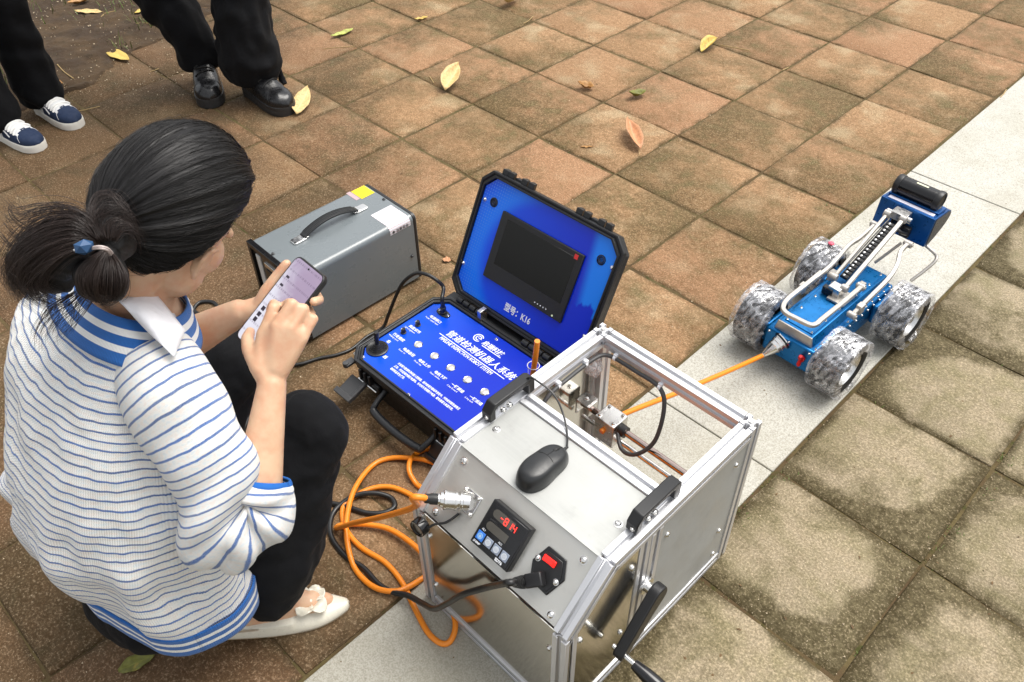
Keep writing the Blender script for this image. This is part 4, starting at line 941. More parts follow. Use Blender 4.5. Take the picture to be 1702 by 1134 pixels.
for y0, y1 in ((-.040, .075), (.225, .342)):     # wheel gear boxes bulge out at the axles
    for sx in (-1, 1):
        mb = MB(); mb.bb((sx * .0725, y0 + .012, .044), (sx * .088, y1 - .012, .104)); obj('gear_box', mb, MAT['blue_anod'], rob, bevel=.006, seg=3)
mb = MB(); mb.prism([(-.058, .112), (.058, .112), (.048, .138), (-.048, .138)], -.028, .335, M(((1, 0, 0, 0), (0, 0, 1, 0), (0, 1, 0, 0), (0, 0, 0, 1)))); deck = obj('deck', mb, MAT['blue_anod'], rob, bevel=.002)
mb = MB(); mb.bb((-.040, -.018, .138), (.041, .120, .1405)); obj('deck_cover', mb, MAT['blue_anod'], deck, bevel=.001)
mb = MB(); mb.bb((-.040, .190, .138), (.041, .325, .1405)); obj('deck_cover', mb, MAT['blue_anod'], deck, bevel=.001)
for x in (-.036, .037):
    for y in (-.014, .050, .115, .195, .26, .32): mk_screw(deck, TR((x, y, .1405)), .0026, 'deck_screw')
mb = MB(); mb.prism([(-.056, .108), (.056, .108), (.050, .140), (-.050, .140)], -.0335, -.0285, M(((1, 0, 0, 0), (0, 0, 1, 0), (0, 1, 0, 0), (0, 0, 0, 1)))); obj('rear_bracket', mb, MAT['arm'], rob, bevel=.001)
for y in [-.03 + .03 * k for k in range(13)]:
    mk_screw(hull, frame((.0722, y, .104), (0, 1, 0), (0, 0, 1)), .0026, 'hull_screw')
    mk_screw(hull, TR((.066, y, .1121)), .0026, 'hull_screw')
for x in (-.06, .0, .06): mk_screw(hull, frame((x, -.0452, .104), (1, 0, 0), (0, 0, 1)), .0026, 'hull_screw')
# rear cable cone and red toggle
cq = RXI @ PL(1200 + 285 / 2.835, 280 + 812 / 2.835, RX @ V((0, -.045, 0)), RX.to_3x3() @ V((0, -1, 0)))
cdir = (RP(183, 888, .062) - cq).normalized()
qc = cdir.to_track_quat('Z', 'Y').to_matrix().to_4x4(); qc.translation = cq
mb = MB(); mb.lathe([(.024, -.004), (.024, .006), (.0215, .007), (.0215, .016), (.0195, .017), (.0195, .026), (.0180, .027), (.0075, .058), (.0062, .060), (.0062, .066), (.0050, .067)], 28, qc); obj('cable_cone', mb, MAT['chrome'], rob)
mb = MB(); mb.lathe([(.0255, -.001), (.0255, .0032), (.0240, .004)], 28, qc); obj('cone_collar', mb, MAT['gloss_black'], rob)
CONE_TIP = RX @ (qc @ V((0, 0, .064)))
tq = RXI @ PL(1200 + 378 / 2.835, 280 + 893 / 2.835, RX @ V((0, -.0455, 0)), RX.to_3x3() @ V((0, -1, 0)))
redp = simple('red_plastic', (.62, .010, .012), .3)
mb = MB(); mb.cyl(tq, tq + V((0, -.006, 0)), .009, n=14); mb.tube([tq + V((0, -.006, -.002)), tq + V((0, -.012, .012)), tq + V((.001, -.014, .016))], [.0045, .006, .0045], 10); mb.tube([tq + V((0, -.006, -.002)), tq + V((0, -.011, -.016)), tq + V((0, -.010, -.022))], [.0045, .006, .0035], 10); obj('red_toggle', mb, redp, rob, label='red toggle valve on the rear plate')
# ---- wheels: tyre ring > rim, hub cap, film wrap
WR, WW = .080, .074
tread = MB(); prof = [(.050, -WW / 2 + .004), (.060, -WW / 2), (.074, -WW / 2 + .002), (WR - .002, -WW / 2 + .008), (WR - .001, 0), (WR - .002, WW / 2 - .008), (.074, WW / 2 - .002), (.060, WW / 2), (.050, WW / 2 - .004)]
tread.lathe(prof, 48); tread.f = [f for f in tread.f if len(f) == 4]
for k in range(30):
    a = 2 * pi * k / 30
    for j in (-1, 0, 1): tread.box((WR - .001, 0, j * .021), (.005, .009, .015), rotz(a + (.05 if j == 0 else 0)))
rim = MB(); rim.lathe([(.0502, -.028), (.0502, .030), (.047, .032), (.044, .028), (.040, .014), (.020, .012), (.018, .020), (.0001, .020)], 40)
rim.lathe([(.0502, -.028), (.0001, -.026)], 40)
hub = MB(); hub.lathe([(.0125, .019), (.0125, .026), (.0105, .0285), (.0001, .029)], 6)
def film_fn(p, q):
    # crumpled stretch film drawn over the tread and bunched on both sides
    a = 2 * pi * p; t_ = (q - .5) * 2
    side = max(0, abs(t_) - .52) / .48
    z = math.copysign(min(1, abs(t_) / .56) * (WW / 2 + .006), t_); r_ = WR + .0035 - side ** 1.4 * .022
    n = noise.noise(V((math.cos(a) * 3, math.sin(a) * 3, t_ * 1.5))) * .0030 + abs(noise.noise(V((math.cos(a) * 9, math.sin(a) * 9, t_ * 2.4 + 4)))) * .0042 + noise.noise(V((math.cos(a) * 22, math.sin(a) * 16, t_ * 4))) * .0020
    sag = .007 * max(0, -math.sin(a + .25)) ** 2 if abs(t_) > .3 else 0
    r_ += n * (1.0 if abs(t_) < .6 else 1.35); z += math.copysign(abs(noise.noise(V((math.cos(a) * 5, math.sin(a) * 5, 8)))) * .010 + sag * .8, t_) * side
    return (r_ * math.cos(a), r_ * math.sin(a), z)
wrap = MB(); wrap.grid(film_fn, 120, 26, cu=True)
wm_ = NT('stretch_film_wrap'); o3 = wm_.obj(); s3 = wm_.sep(o3)
stv = wm_.comb(wm_.math('MULTIPLY', s3[0], 40), wm_.math('MULTIPLY', s3[1], 40), wm_.math('MULTIPLY', s3[2], 16))
f1 = wm_.noise(stv, 1.0, 6, .72, 2.2); f2 = wm_.noise(o3, 26, 3)
ang = wm_.math('ARCTAN2', s3[1], s3[0])
v1 = wm_.comb(wm_.math('MULTIPLY', ang, 3.2), wm_.math('ADD', wm_.math('MULTIPLY', s3[2], 85), wm_.math('MULTIPLY', ang, 1.5)), 0); v2 = wm_.comb(wm_.math('MULTIPLY', ang, 4.5), wm_.math('ADD', wm_.math('MULTIPLY', s3[2], 70), wm_.math('MULTIPLY', ang, 3)), 5)
f1 = wm_.noise(v1, 1.0, 1.2, .5, .5); f4 = wm_.noise(v2, 1.0, 1.5, .5, .6)
crease = wm_.math('MAXIMUM', wm_.ramp(wm_.math('ABSOLUTE', wm_.math('SUBTRACT', f4, .5)), 0, .035, 1, 0), wm_.math('MULTIPLY', wm_.ramp(wm_.math('ABSOLUTE', wm_.math('SUBTRACT', f1, .46)), 0, .03, 1, 0), .8))
al = wm_.math('ADD', wm_.ramp(f1, .36, .68, .10, .50), wm_.math('MULTIPLY', crease, wm_.ramp(f2, .35, .6, .05, .40)))
bn = wm_.n('Bump'); wm_.set(bn.inputs['Height'], f1); bn.inputs['Strength'].default_value = .7; bn.inputs['Distance'].default_value = .006
bn2 = wm_.n('Bump'); wm_.set(bn2.inputs['Height'], wm_.noise(v2, 2.2, 2, .5, .8)); bn2.inputs['Strength'].default_value = .9; bn2.inputs['Distance'].default_value = .0022; wm_.set(bn2.inputs['Normal'], bn.outputs[0])
gls = wm_.n('BsdfGlossy'); wm_.set(gls.inputs['Color'], (.96, .96, .98)); wm_.set(gls.inputs['Roughness'], .20); wm_.set(gls.inputs['Normal'], bn2.outputs[0])
dif = wm_.n('BsdfDiffuse'); wm_.set(dif.inputs['Color'], (.72, .72, .75)); wm_.set(dif.inputs['Normal'], bn2.outputs[0])
mx1 = wm_.n('MixShader'); mx1.inputs[0].default_value = .55; wm_.set(mx1.inputs[1], gls.outputs[0]); wm_.set(mx1.inputs[2], dif.outputs[0])
trn = wm_.n('BsdfTransparent'); mx2 = wm_.n('MixShader'); wm_.set(mx2.inputs[0], al); wm_.set(mx2.inputs[1], trn.outputs[0]); wm_.set(mx2.inputs[2], mx1.outputs[0])
wm_.t.links.new(mx2.outputs[0], wm_.out.inputs['Surface'])
MAT['wrap'] = wm_.m
tyre_m = simple('black_tyre_rubber', (.012, .012, .012), .6, bump=.4, bscale=400)
rim_m = simple('bare_aluminium_rim', (.66, .66, .65), .28, .9)
def mk_wheel(cx, cy, side, first=None):
    m = TR((cx, cy, WR + .004)) @ M.Rotation(side * pi / 2, 4, 'Y')
    if first is None:
        w0_ = obj('wheel', tread, tyre_m, rob, smooth=40); w0_.matrix_basis = m
        for nm, b, mt, kw in (('rim', rim, rim_m, {}), ('hub_cap', hub, MAT['gloss_black'], {}), ('film_wrap', wrap, MAT['wrap'], dict(smooth=75, fixn=False))): obj(nm, b, mt, w0_, **kw)
        return w0_
    w0_ = dup(first, rob); w0_.matrix_basis = m @ rotz(R_.uniform(0, 6)); return w0_
wf = mk_wheel(.122, .000, 1); mk_wheel(.140, .283, 1, wf); mk_wheel(-.120, .006, -1, wf); mk_wheel(-.118, .290, -1, wf)
pk = simple('pink_marker', (.75, .10, .16), .5)
for cy in (.0, .285):
    mb = MB(); mb.cyl((-.115, cy, WR + .002), (.125, cy, WR + .002), .011, n=14); obj('axle', mb, MAT['steel'], rob)
q = RP(512, 362, .166); mb = MB(); mb.sph((q.x, q.y, .1725), (.009, .008, .004), 12, 8); obj('marker_dot', mb, pk, rob, label='pink marker blot on the film of the far left wheel')
# ---- lifting frame
def bar(name, pts, w_, h_, mat, parent=rob, n=6, sm=True, up=(0, 0, 1)):
    pp = spline(pts, n) if sm else [V(p) for p in pts]
    mb = MB(); N = len(pp); sec = [(-w_ / 2, -h_ / 2), (w_ / 2, -h_ / 2), (w_ / 2, h_ / 2), (-w_ / 2, h_ / 2)]
    vs = []
    for i, p in enumerate(pp):
        t_ = (pp[min(i + 1, N - 1)] - pp[max(i - 1, 0)]).normalized(); x = t_.cross(V(up)).normalized(); y = x.cross(t_)
        vs += [p + x * a + y * b for a, b in sec]
    fs = [(i * 4 + k, i * 4 + (k + 1) % 4, i * 4 + 4 + (k + 1) % 4, i * 4 + 4 + k) for i in range(N - 1) for k in range(4)] + [(0, 1, 2, 3), tuple(N * 4 - 4 + k for k in range(4))]
    mb.add(vs, fs); return obj(name, mb, mat, parent, bevel=.002, seg=2, smooth=40)
uz = .172
ub = [RP(655, 560, .168), RP(560, 640, .170), RP(470, 712, uz), RP(446, 733, uz), RP(415, 738, uz), RP(350, 708, uz), RP(302, 682, uz), RP(288, 655, uz), RP(312, 615, uz), RP(400, 545, .178), RP(470, 488, .183)]
bar('lift_frame', ub, .0125, .010, MAT['arm'])
bar('outer_arm', [RP(390, 555, .172), RP(510, 462, .190), RP(596, 366, .206), RP(650, 328, .214), RP(718, 268, .222)], .010, .012, MAT['arm'])
bar('outer_arm', [RP(615, 690, .140), RP(700, 606, .165), RP(785, 520, .186), RP(825, 455, .198), RP(842, 392, .208), RP(878, 356, .212)], .011, .013, MAT['arm'])
aR0, aR1 = RP(578, 566, .168), RP(855, 240, .262); aL0, aL1 = RP(528, 512, .166), RP(780, 214, .262)
for nm, (p, q) in {'r': (aR0, aR1), 'l': (aL0, aL1)}.items():
    bar('lift_arm', [p, q], .012 if nm == 'r' else .0095, .010, MAT['arm'], sm=False)
    for e in (p, q): mb = MB(); mb.cyl(e - V((.009, 0, 0)), e + V((.009, 0, 0)), .0105, n=18); obj('pivot', mb, MAT['arm'], rob, bevel=.001)
bar('gas_strut', [RP(548, 500, .160), RP(790, 236, .245)], .004, .004, MAT['chrome'], sm=False)
for p in (RP(655, 557, .166), RP(612, 692, .140), RP(878, 356, .212), RP(520, 508, .166), RP(720, 266, .222)):
    mb = MB(); mb.cyl(p - V((.011, 0, 0)), p + V((.011, 0, 0)), .0095, n=18); mb.cyl(p - V((.014, 0, 0)), p + V((.014, 0, 0)), .0045, n=10); obj('pivot', mb, MAT['arm'], rob, bevel=.001)
for p in (RP(655, 557, .150), RP(520, 500, .150), RP(640, 690, .125), RP(380, 560, .15)):
    mb = MB(); mb.box((p.x, p.y, .147), (.016, .022, .028)); obj('pivot_stand', mb, MAT['arm'], rob, bevel=.0015)
bk = RP(535, 560, .165)
mb = MB(); mb.box((bk.x + .003, bk.y, .156), (.034, .030, .030)); b0 = obj('pivot_block', mb, MAT['steel'], rob, bevel=.0015)
mb = MB(); mb.box((bk.x - .012, bk.y - .010, .152), (.030, .016, .022)); obj('motor_end', mb, MAT['gloss_black'], b0, bevel=.0015)
mb = MB(); mb.box((bk.x + .022, bk.y + .0, .1435), (.050, .06, .006)); obj('base_plate', mb, MAT['arm'], b0, bevel=.001)
# drag chain between the arms
c0, c1 = RP(572, 518, .158), RP(800, 262, .246); nch = 17
for k in range(nch):
    p = c0.lerp(c1, (k + .5) / nch); t_ = (c1 - c0).normalized(); fm = frame(p, t_, V((0, 0, 1)).cross(t_))
    mb = MB(); L_ = (c1 - c0).length / nch; mb.box((0, 0, 0), (L_ * .82, .019, .013), fm); mb.box((0, .0095, 0), (L_ * 1.05, .003, .009), fm); mb.box((0, -.0095, 0), (L_ * 1.05, .003, .009), fm)
    lk = obj('chain_link', mb, MAT['black'], rob, bevel=.0012)
    mb = MB(); mb.lathe([(.0001, .0018), (.0030, .0014), (.0036, 0)], 10, fm @ TR((0, .002, .0066))); obj('link_pin', mb, MAT['chrome'], lk)
mb = MB(); mb.tube(spline([RP(745, 330, .20), RP(760, 290, .235), RP(800, 270, .236), RP(840, 300, .225), RP(870, 310, .21)], 6), .0045, 8); obj('head_cable', mb, MAT['cord'], rob)
# ---- camera head
HB = RP(815, 225, .225); HY = .470
HM = TR((-.006, HY, .224)) @ M.Rotation(-.10, 4, 'X')
hw, hh, hd_ = .079, .044, .100
dpoly = [(0, -hh), (.018, -hh - .004), (.055, -.030), (.090, -.006), (.104, .014), (.106, .026), (.098, .036), (.080, hh - .001), (0, hh)]
XS = M(((0, 0, 1, 0), (1, 0, 0, 0), (0, 1, 0, 0), (0, 0, 0, 1)))
mb = MB(); mb.prism(dpoly, -hw + .008, hw - .008, HM @ XS); head = obj('camera_head', mb, MAT['navy_anod'], rob, bevel=.0015)
dk = simple('dark_grey_side_plate', (.05, .056, .075), .32, .4)
for sx in (-1, 1):
    mb = MB(); mb.prism(dpoly, sx * hw - sx * .008, sx * hw, HM @ XS); obj('side_plate', mb, MAT['navy_anod'], head, bevel=.001)
    mb = MB(); mb.prism([(x * .93 + .003, z * .9) for x, z in dpoly], sx * hw, sx * (hw + .0015), HM @ XS); obj('side_cover', mb, dk, head, bevel=.0005, seg=1)
    for x, z in ((.008, .03), (.008, -.034), (.085, .032), (.045, -.030)): mk_screw(head, HM @ frame((sx * (hw - .004), x, z), (0, 1, 0), (0, 0, 1)) if False else HM @ frame((sx * (hw - .010), -.0005, z), (1, 0, 0), (0, 0, 1)), .0030, 'head_screw')
mb = MB(); mb.bb((-hw, -.006, -hh), (hw, 0, hh), HM); obj('back_plate', mb, MAT['navy_anod'], head, bevel=.0012)
mb = MB(); mb.bb((-hw + .014, .004, hh - .001), (hw - .012, .019, hh + .0015), HM); obj('light_strip', mb, simple('frosted_diffuser', (.72, .70, .80), .4), head)
mb = MB(); mb.bb((-hw + .006, .022, hh), (hw - .006, .072, hh + .006), HM); obj('lamp_base', mb, MAT['navy_anod'], head, bevel=.001)
LC = HM @ V((-.004, .045, hh + .028)); lx = (HM.to_3x3() @ V((1, 0, 0)))
mb = MB(); pr = []
for k in range(44):
    a = 2 * pi * k / 44; rr_ = .0265 if k % 2 else .0258; pr.append((rr_ * math.cos(a), rr_ * math.sin(a)))
mb.prism(pr, -.058, .058, frame(LC, HM.to_3x3() @ V((0, 1, 0)), HM.to_3x3() @ V((0, 0, 1)), lx)); lamp = obj('lamp_barrel', mb, MAT['gloss_black'], head, smooth=50)
for sx in (-1, 1):
    qm = frame(LC + lx * sx * .058, HM.to_3x3() @ V((0, 1, 0)) * sx, HM.to_3x3() @ V((0, 0, 1)), lx * sx)
    mb = MB(); mb.lathe([(.0278, -.008), (.0285, -.005), (.0285, .004), (.0265, .008), (.0215, .009), (.0205, .0065), (.0001, .0065)], 32, qm); obj('lamp_end_cap', mb, MAT['black'], lamp)
mb = MB(); mb.box((0, 0, 0), (.034, .006, .0006), frame(LC + HM.to_3x3() @ V((.004, -.006, .0262)), lx, HM.to_3x3() @ V((0, 1, .2)))); obj('lamp_label', mb, simple('pale_khaki_print', (.62, .62, .45), .5), lamp)
text('LED 12W', .0052, MAT['grey_plastic'], lamp, frame(LC + HM.to_3x3() @ V((-.010, -.0085, .0268)), lx, HM.to_3x3() @ V((0, 1, .2)))) if False else None
# bracket where the arms meet the head
p = RP(835, 205, .272)
mb = MB(); mb.box((.0 + p.x, HY - .022, .252), (.046, .034, .022)); hb2 = obj('head_bracket', mb, MAT['steel'], rob, bevel=.0015)
for sx in (-1, 1): mb = MB(); mb.cyl((p.x + sx * .020, HY - .030, .252), (p.x + sx * .036, HY - .030, .252), .009, n=16); obj('bracket_pin', mb, MAT['chrome'], hb2)
mb = MB(); mb.box((p.x, HY - .020, .222), (.034, .026, .036)); obj('tilt_motor', mb, MAT['gloss_black'], hb2, bevel=.002)
mb = MB(); mb.box((p.x + .024, HY - .012, .205), (.026, .020, .030)); obj('tilt_gear', mb, MAT['black'], hb2, bevel=.002)
# front bumper loop
lp_ = [(.040, HY + .02, .176), (.052, .494, .170), RP(985, 385, .160), RP(1010, 412, .150), RP(1002, 440, .140), RP(950, 485, .118), RP(890, 530, .095)]
mb = MB(); mb.tube(spline(lp_, 8), .0048, 12); obj('bumper_loop', mb, MAT['arm'], rob)
mb = MB(); mb.tube([RP(720, 445, .12), RP(845, 352, .19)], .0042, 10); obj('bumper_loop', mb, MAT['arm'], rob)

# ================================================================ CABLES
def cable(name, pts, rad, mat, label, n=10, seg=9, group=None):
    mb = MB(); mb.tube(spline(pts, seg), rad, n); o = obj(name, mb, mat, smooth=80); return tag(o, label, 'cable', group)
eye = BX @ V((.100, rb + .034, rz - .006))
cable('tether_cable', [BX @ V((.100, rb - .03, rz - .006)), eye, eye.lerp(CONE_TIP, .35) - V((0, 0, .004)), eye.lerp(CONE_TIP, .7) - V((0, 0, .004)), CONE_TIP, CONE_TIP + (CONE_TIP - eye) * .02], .0062, MAT['orange'], 'orange tether running taut from the cabinet to the robot')
r_ = .0062
# loose loops: leave the socket on the panel, lie on the ground in two big coils and go back under the cabinet side
oc = [PLUG_END - PLUG_DIR * .012, PLUG_END + PLUG_DIR * .02, G(690, 842, .320), G(640, 858, .20), G(595, 868, .10), G(566, 876, .03), G(559, 877, .012), G(572, 872, .012), G(610, 872, .014), G(652, 882, .016), G(700, 918, .022), G(735, 972, .020), G(756, 1030, .014), G(751, 1062, .008), G(735, 1070, r_), G(712, 1052, r_), G(690, 1012, r_), G(668, 968, r_), G(640, 935, r_), G(600, 910, r_), G(575, 880, r_), G(569, 850, r_), G(580, 832, r_), G(615, 813, r_), G(650, 810, r_), G(686, 825, r_), G(715, 850, r_), G(750, 868, r_), G(790, 862, r_)]
o1 = cable('orange_cable', oc, r_, MAT['orange'], 'thick orange cable plugged into the cabinet front and coiled loosely on the paving')
oc2 = [G(720, 950, r_), G(700, 963, r_), G(680, 975, .014), G(655, 983, .016), G(620, 975, .010), G(590, 945, r_), G(577, 900, .020), G(577, 858, .022), G(590, 812, .018), G(618, 775, r_), G(648, 762, r_), G(690, 762, .018), G(722, 770, .016), G(760, 790, r_), G(790, 815, r_)]
cable('orange_cable', oc2, r_, MAT['orange'], 'orange cable curving in a wide arc between the case and the woman')
oc3 = [G(770, 742, r_), G(735, 742, r_), G(704, 748, r_), G(684, 762, .02), G(680, 782, .02), G(690, 802, .008), G(702, 812, r_), G(730, 830, r_), G(770, 850, r_)]
cable('orange_cable', oc3, r_, MAT['orange'], 'short orange loop showing at the left corner of the silver cabinet')
# upright orange end sheathed in clear plastic behind the left handle
pb = G(884, 640, .33); pt = G(893, 567, .47)
cable('orange_cable', [pb - V((0, 0, .33)) + V((-.0, .0, .006)), pb - V((0, 0, .15)), pb, pb.lerp(pt, .5), pt], .0058, MAT['orange'], 'orange cable end standing upright between the blue panel and the cabinet', seg=5)
gl = NT('clear_plastic_sleeve'); gl.p(Base_Color=(.95, .96, .98), Roughness=.06, Transmission_Weight=1.0, IOR=1.2)
cdn = (pt - pb).normalized(); qs = V((0, 0, 1)).to_track_quat('Z', 'Y').to_matrix().to_4x4(); qs.translation = pb + V((.002, .002, -.062))
cp_ = thing('clear_plastic_cup', 'clear plastic sleeve standing round the upright orange cable end', 'plastic sleeve', qs)
mb = MB(); mb.lathe([(.0112, 0), (.0116, .09), (.0122, .116), (.0126, .120), (.0120, .1205), (.0115, .116), (.0108, .09), (.0106, .001)], 28); obj('sleeve', mb, gl.m, cp_, smooth=60)
mb = MB(); mb.tube([(.0124 * math.cos(a * pi / 12), .0124 * math.sin(a * pi / 12), .120) for a in range(24)], .0009, 6, closed=True); obj('sleeve_rim', mb, simple('white_translucent_plastic', (.62, .62, .68), .3), cp_)
# black mains lead from the cabinet socket
s0_ = CHM @ V((.290, .050, -.0016)); SB = BX
pd = (CHM.to_3x3() @ V((-.72, -.38, .55))).normalized()
mb = MB(); pm_ = frame(s0_ + (CHM.to_3x3() @ V((0, 0, .006))), CHM.to_3x3() @ V((.70, .71, 0)), CHM.to_3x3() @ V((-.71, .70, 0)))
mb.prism([(-.018, -.012), (.014, -.012), (.014, .012), (-.018, .012)], -.006, .012, pm_); mb.prism([(-.026, -.0075), (-.014, -.011), (-.014, .011), (-.026, .0075)], -.004, .0115, pm_)
ld = thing('mains_lead', 'black mains lead plugged into the cabinet and trailing over the orange coils', 'power cable', TR(BX @ s0_))
w2 = lambda P: BX @ P
mb.v = [w2(p) for p in mb.v]
obj('plug', mb, MAT['black'], ld, bevel=.0025, seg=2, world=True)
g0 = w2(pm_ @ V((-.026, 0, .004))); g1 = PL(862, 968, w2(CHM @ V((0, 0, .020))), BX.to_3x3() @ (CHM.to_3x3() @ V((0, 0, 1))))
gd2 = (g1 - g0).normalized(); qg2 = gd2.to_track_quat('Z', 'Y').to_matrix().to_4x4(); qg2.translation = g0
mb = MB(); pf = [(.0115, -.004)]
for k in range(6): pf += [(.0112 - k * .0006, k * .0042), (.0112 - k * .0006, k * .0042 + .0024), (.0085 - k * .0003, k * .0042 + .0026), (.0085 - k * .0003, k * .0042 + .0040)]
pf += [(.0062, .027)]
mb.lathe(pf, 18, qg2); obj('strain_relief', mb, MAT['rubber'], ld, world=True)
kp = [g0 + gd2 * .02, g0 + gd2 * .045, G(815, 975, .30), G(770, 988, .235), G(742, 1004, .165), G(722, 1012, .10), G(702, 1003, .055), G(678, 990, .028), G(655, 985, .016), G(630, 972, .010), G(605, 945, .006), G(575, 925, .006), G(552, 895, .006), G(549, 868, .006), G(560, 845, .006), G(590, 824, .012), G(625, 820, .012), G(650, 828, .006), G(656, 842, .006), G(640, 852, .006), G(610, 853, .006), G(575, 842, .006), G(540, 834, .006), G(500, 820, .006), G(460, 800, .006)]
mb = MB(); mb.tube(spline(kp, 8), .0062, 10); obj('lead', mb, MAT['cord'], ld, smooth=80, world=True)
# thin lead from the power box to the case inlet, looping up behind the panel
kc = [INLET - V((0, 0, .004)), INLET + V((0, 0, .02)), G(737, 478, .185), G(726, 466, .205), G(708, 456, .215), G(690, 455, .205), G(670, 470, .165), G(657, 495, .11), G(645, 525, .05), G(636, 545, .012), G(610, 560, .005), G(585, 580, .005), G(560, 590, .005), G(530, 596, .005), G(500, 605, .005), G(470, 608, .005), G(430, 607, .005), G(395, 610, .005)]
cable('case_power_cable', kc, .0050, MAT['cord'], 'black power cable arching out of the inlet of the blue control panel')
kd = [G(330, 522, .005), G(322, 515, .005), G(332, 503, .006), G(352, 502, .006), G(364, 512, .005), G(380, 530, .005), G(395, 560, .005), G(402, 600, .005), G(410, 640, .005), G(414, 668, .005), G(412, 695, .005), G(404, 715, .005), G(392, 730, .005), G(370, 740, .005)]
cable('floor_cable', kd, .0055, MAT['cord'], 'black cable on the paving between the grey power box and the woman')
# ================================================================ PEOPLE
import numpy as np
_u = MB(); _u.sph((0, 0, 0), 1, 12, 8); _UV = np.array([tuple(p) for p in _u.v]); _UF = [tuple(f) for f in _u.f]
_UL = np.array([len(f) for f in _UF]); _UI = np.array([i for f in _UF for i in f])
def blob(parts, voxel=.0036, smooth=4, name='body', factor=.5):
    """one continuous surface grown over tapered limbs: parts = list of chains [(point, radius), ...] or ('e', matrix) ellipsoids"""
    vs = []
    for ch in parts:
        if ch[0] == 'e':
            m = np.array(ch[1]); vs.append(_UV @ m[:3, :3].T + m[:3, 3]); continue
        pts = [np.array(p) for p, r in ch]; rr = [r for p, r in ch]
        for i in range(len(pts) - 1):
            L = np.linalg.norm(pts[i + 1] - pts[i]); n = max(2, int(L / (min(rr[i], rr[i + 1]) * .4)))
            for k in range(n + 1):
                t_ = k / n; vs.append(_UV * (rr[i] + (rr[i + 1] - rr[i]) * t_) + pts[i] + (pts[i + 1] - pts[i]) * t_)
    N = len(vs); nv = len(_UV); V_ = np.concatenate(vs); I_ = (np.arange(N)[:, None] * nv + _UI[None]).ravel(); L_ = np.tile(_UL, N)
    me = bpy.data.meshes.new(name); me.vertices.add(len(V_)); me.vertices.foreach_set('co', V_.ravel()); me.loops.add(len(I_)); me.loops.foreach_set('vertex_index', I_)
    me.polygons.add(len(L_)); me.polygons.foreach_set('loop_start', np.concatenate([[0], np.cumsum(L_)[:-1]])); me.update(calc_edges=True)
    o = bpy.data.objects.new(name, me); COL.objects.link(o)
    m = o.modifiers.new('r', 'REMESH'); m.mode = 'VOXEL'; m.voxel_size = voxel
    s_ = o.modifiers.new('s', 'SMOOTH'); s_.iterations = smooth; s_.factor = factor
    dg = bpy.context.evaluated_depsgraph_get(); out = bpy.data.meshes.new_from_object(o.evaluated_get(dg))
    bpy.data.objects.remove(o); bpy.data.meshes.remove(me); out.name = name
    return out
def push(me, fn, post=None):
    # move every vertex along its normal by fn(point)
    n = len(me.vertices); co = np.empty(n * 3); me.vertices.foreach_get('co', co); no = np.empty(n * 3); me.vertices.foreach_get('normal', no)
    co = co.reshape(-1, 3); no = no.reshape(-1, 3)
    for i in range(n):
        p = V(co[i]); q = p + V(no[i]) * fn(p); co[i] = post(q) if post else q
    me.vertices.foreach_set('co', co.ravel()); me.update()
def put(name, me, mat, parent, label=None, kind=None):
    if parent is not None: me.transform(WM[parent.name].inverted())
    me.materials.clear(); me.materials.append(mat)
    me.polygons.foreach_set('use_smooth', [True] * len(me.polygons)); me.update()
    o = bpy.data.objects.new(name, me); COL.objects.link(o); o.parent = parent; WM[o.name] = WM[parent.name] if parent else M.Identity(4)
    if label: o['label'] = label
    if kind: o['kind'] = kind
    return o
def ell(c, x, y, z, rx, ry, rz_):
    m = M((V(x) * rx, V(y) * ry, V(z) * rz_)).transposed().to_4x4(); m.translation = V(c); return ('e', m)
sk = NT('skin'); o4 = sk.pos()
n4 = sk.noise(o4, 38, 4); n5 = sk.noise(o4, 600, 2)
sk.p(Base_Color=sk.mix(sk.ramp(n4, .35, .7), (.63, .41, .265), (.60, .33, .205)), Roughness=.46, Subsurface_Weight=.12, Subsurface_Scale=.01)
sk.set(sk.b.inputs['Subsurface Radius'], (1.0, .35, .2)); sk.bump(n5, .12, .0004); MAT['skin'] = sk.m
def cloth(name, col, scale=1400, rough=.85, b=.35):
    t = NT(name); p = t.pos(); n = t.noise(p, scale, 2); m_ = t.noise(p, 9, 4)
    t.p(Base_Color=t.mix(m_, [c * .75 for c in col], [c * 1.25 for c in col]), Roughness=rough, Sheen_Weight=.02, Sheen_Roughness=.5, Specular_IOR_Level=.18)
    t.bump(n, b, .0006); t.bump(t.noise(p, 22, 3, .5, .6), .35, .010); return t.m
MAT['black_cloth'] = cloth('black_trouser_cloth', (.0042, .0044, .0055))
# ---- the crouching woman -------------------------------------------------
HR, HF, HU = V((.984, .08, -.16)).normalized(), V((-.164, .752, -.639)).normalized(), None
HU = HR.cross(HF).normalized(); HF = HU.cross(HR).normalized()
HC = V((.8659, -3.1310, .9220))
HK = 1.02
HC = DP(291, 352, 1.2134); _q = M.Rotation(math.radians(6), 3, CF); HR, HF = _q @ HR, _q @ HF; HU = HR.cross(HF)
_q = M.Rotation(math.radians(10), 3, HU); HR, HF = _q @ HR, _q @ HF
HMX = M((HR * HK, HF * HK, HU * HK)).transposed().to_4x4(); HMX.translation = HC
hp = lambda r, f, u: HMX @ V((r, f, u))
SR, SF = V((.99, -.06, 0)).normalized(), V((.06, .99, 0)).normalized()
woman = thing('person', 'woman in a blue-striped white cardigan crouching with a phone in her hands', 'person', TR((.82, -3.36, 0)))
RS, LS = DP(292, 668, 1.235), DP(90, 472, 1.41)
NB = DP(226, 505, 1.275)
PEL = V((.805, -3.392, .250))
RE, LE = DP(420, 872, 1.300), DP(262, 590, 1.44)
RW, LW_ = DP(452, 640, 1.305), DP(397, 520, 1.385)
RH, LH_ = PEL + SR * .088, PEL - SR * .10
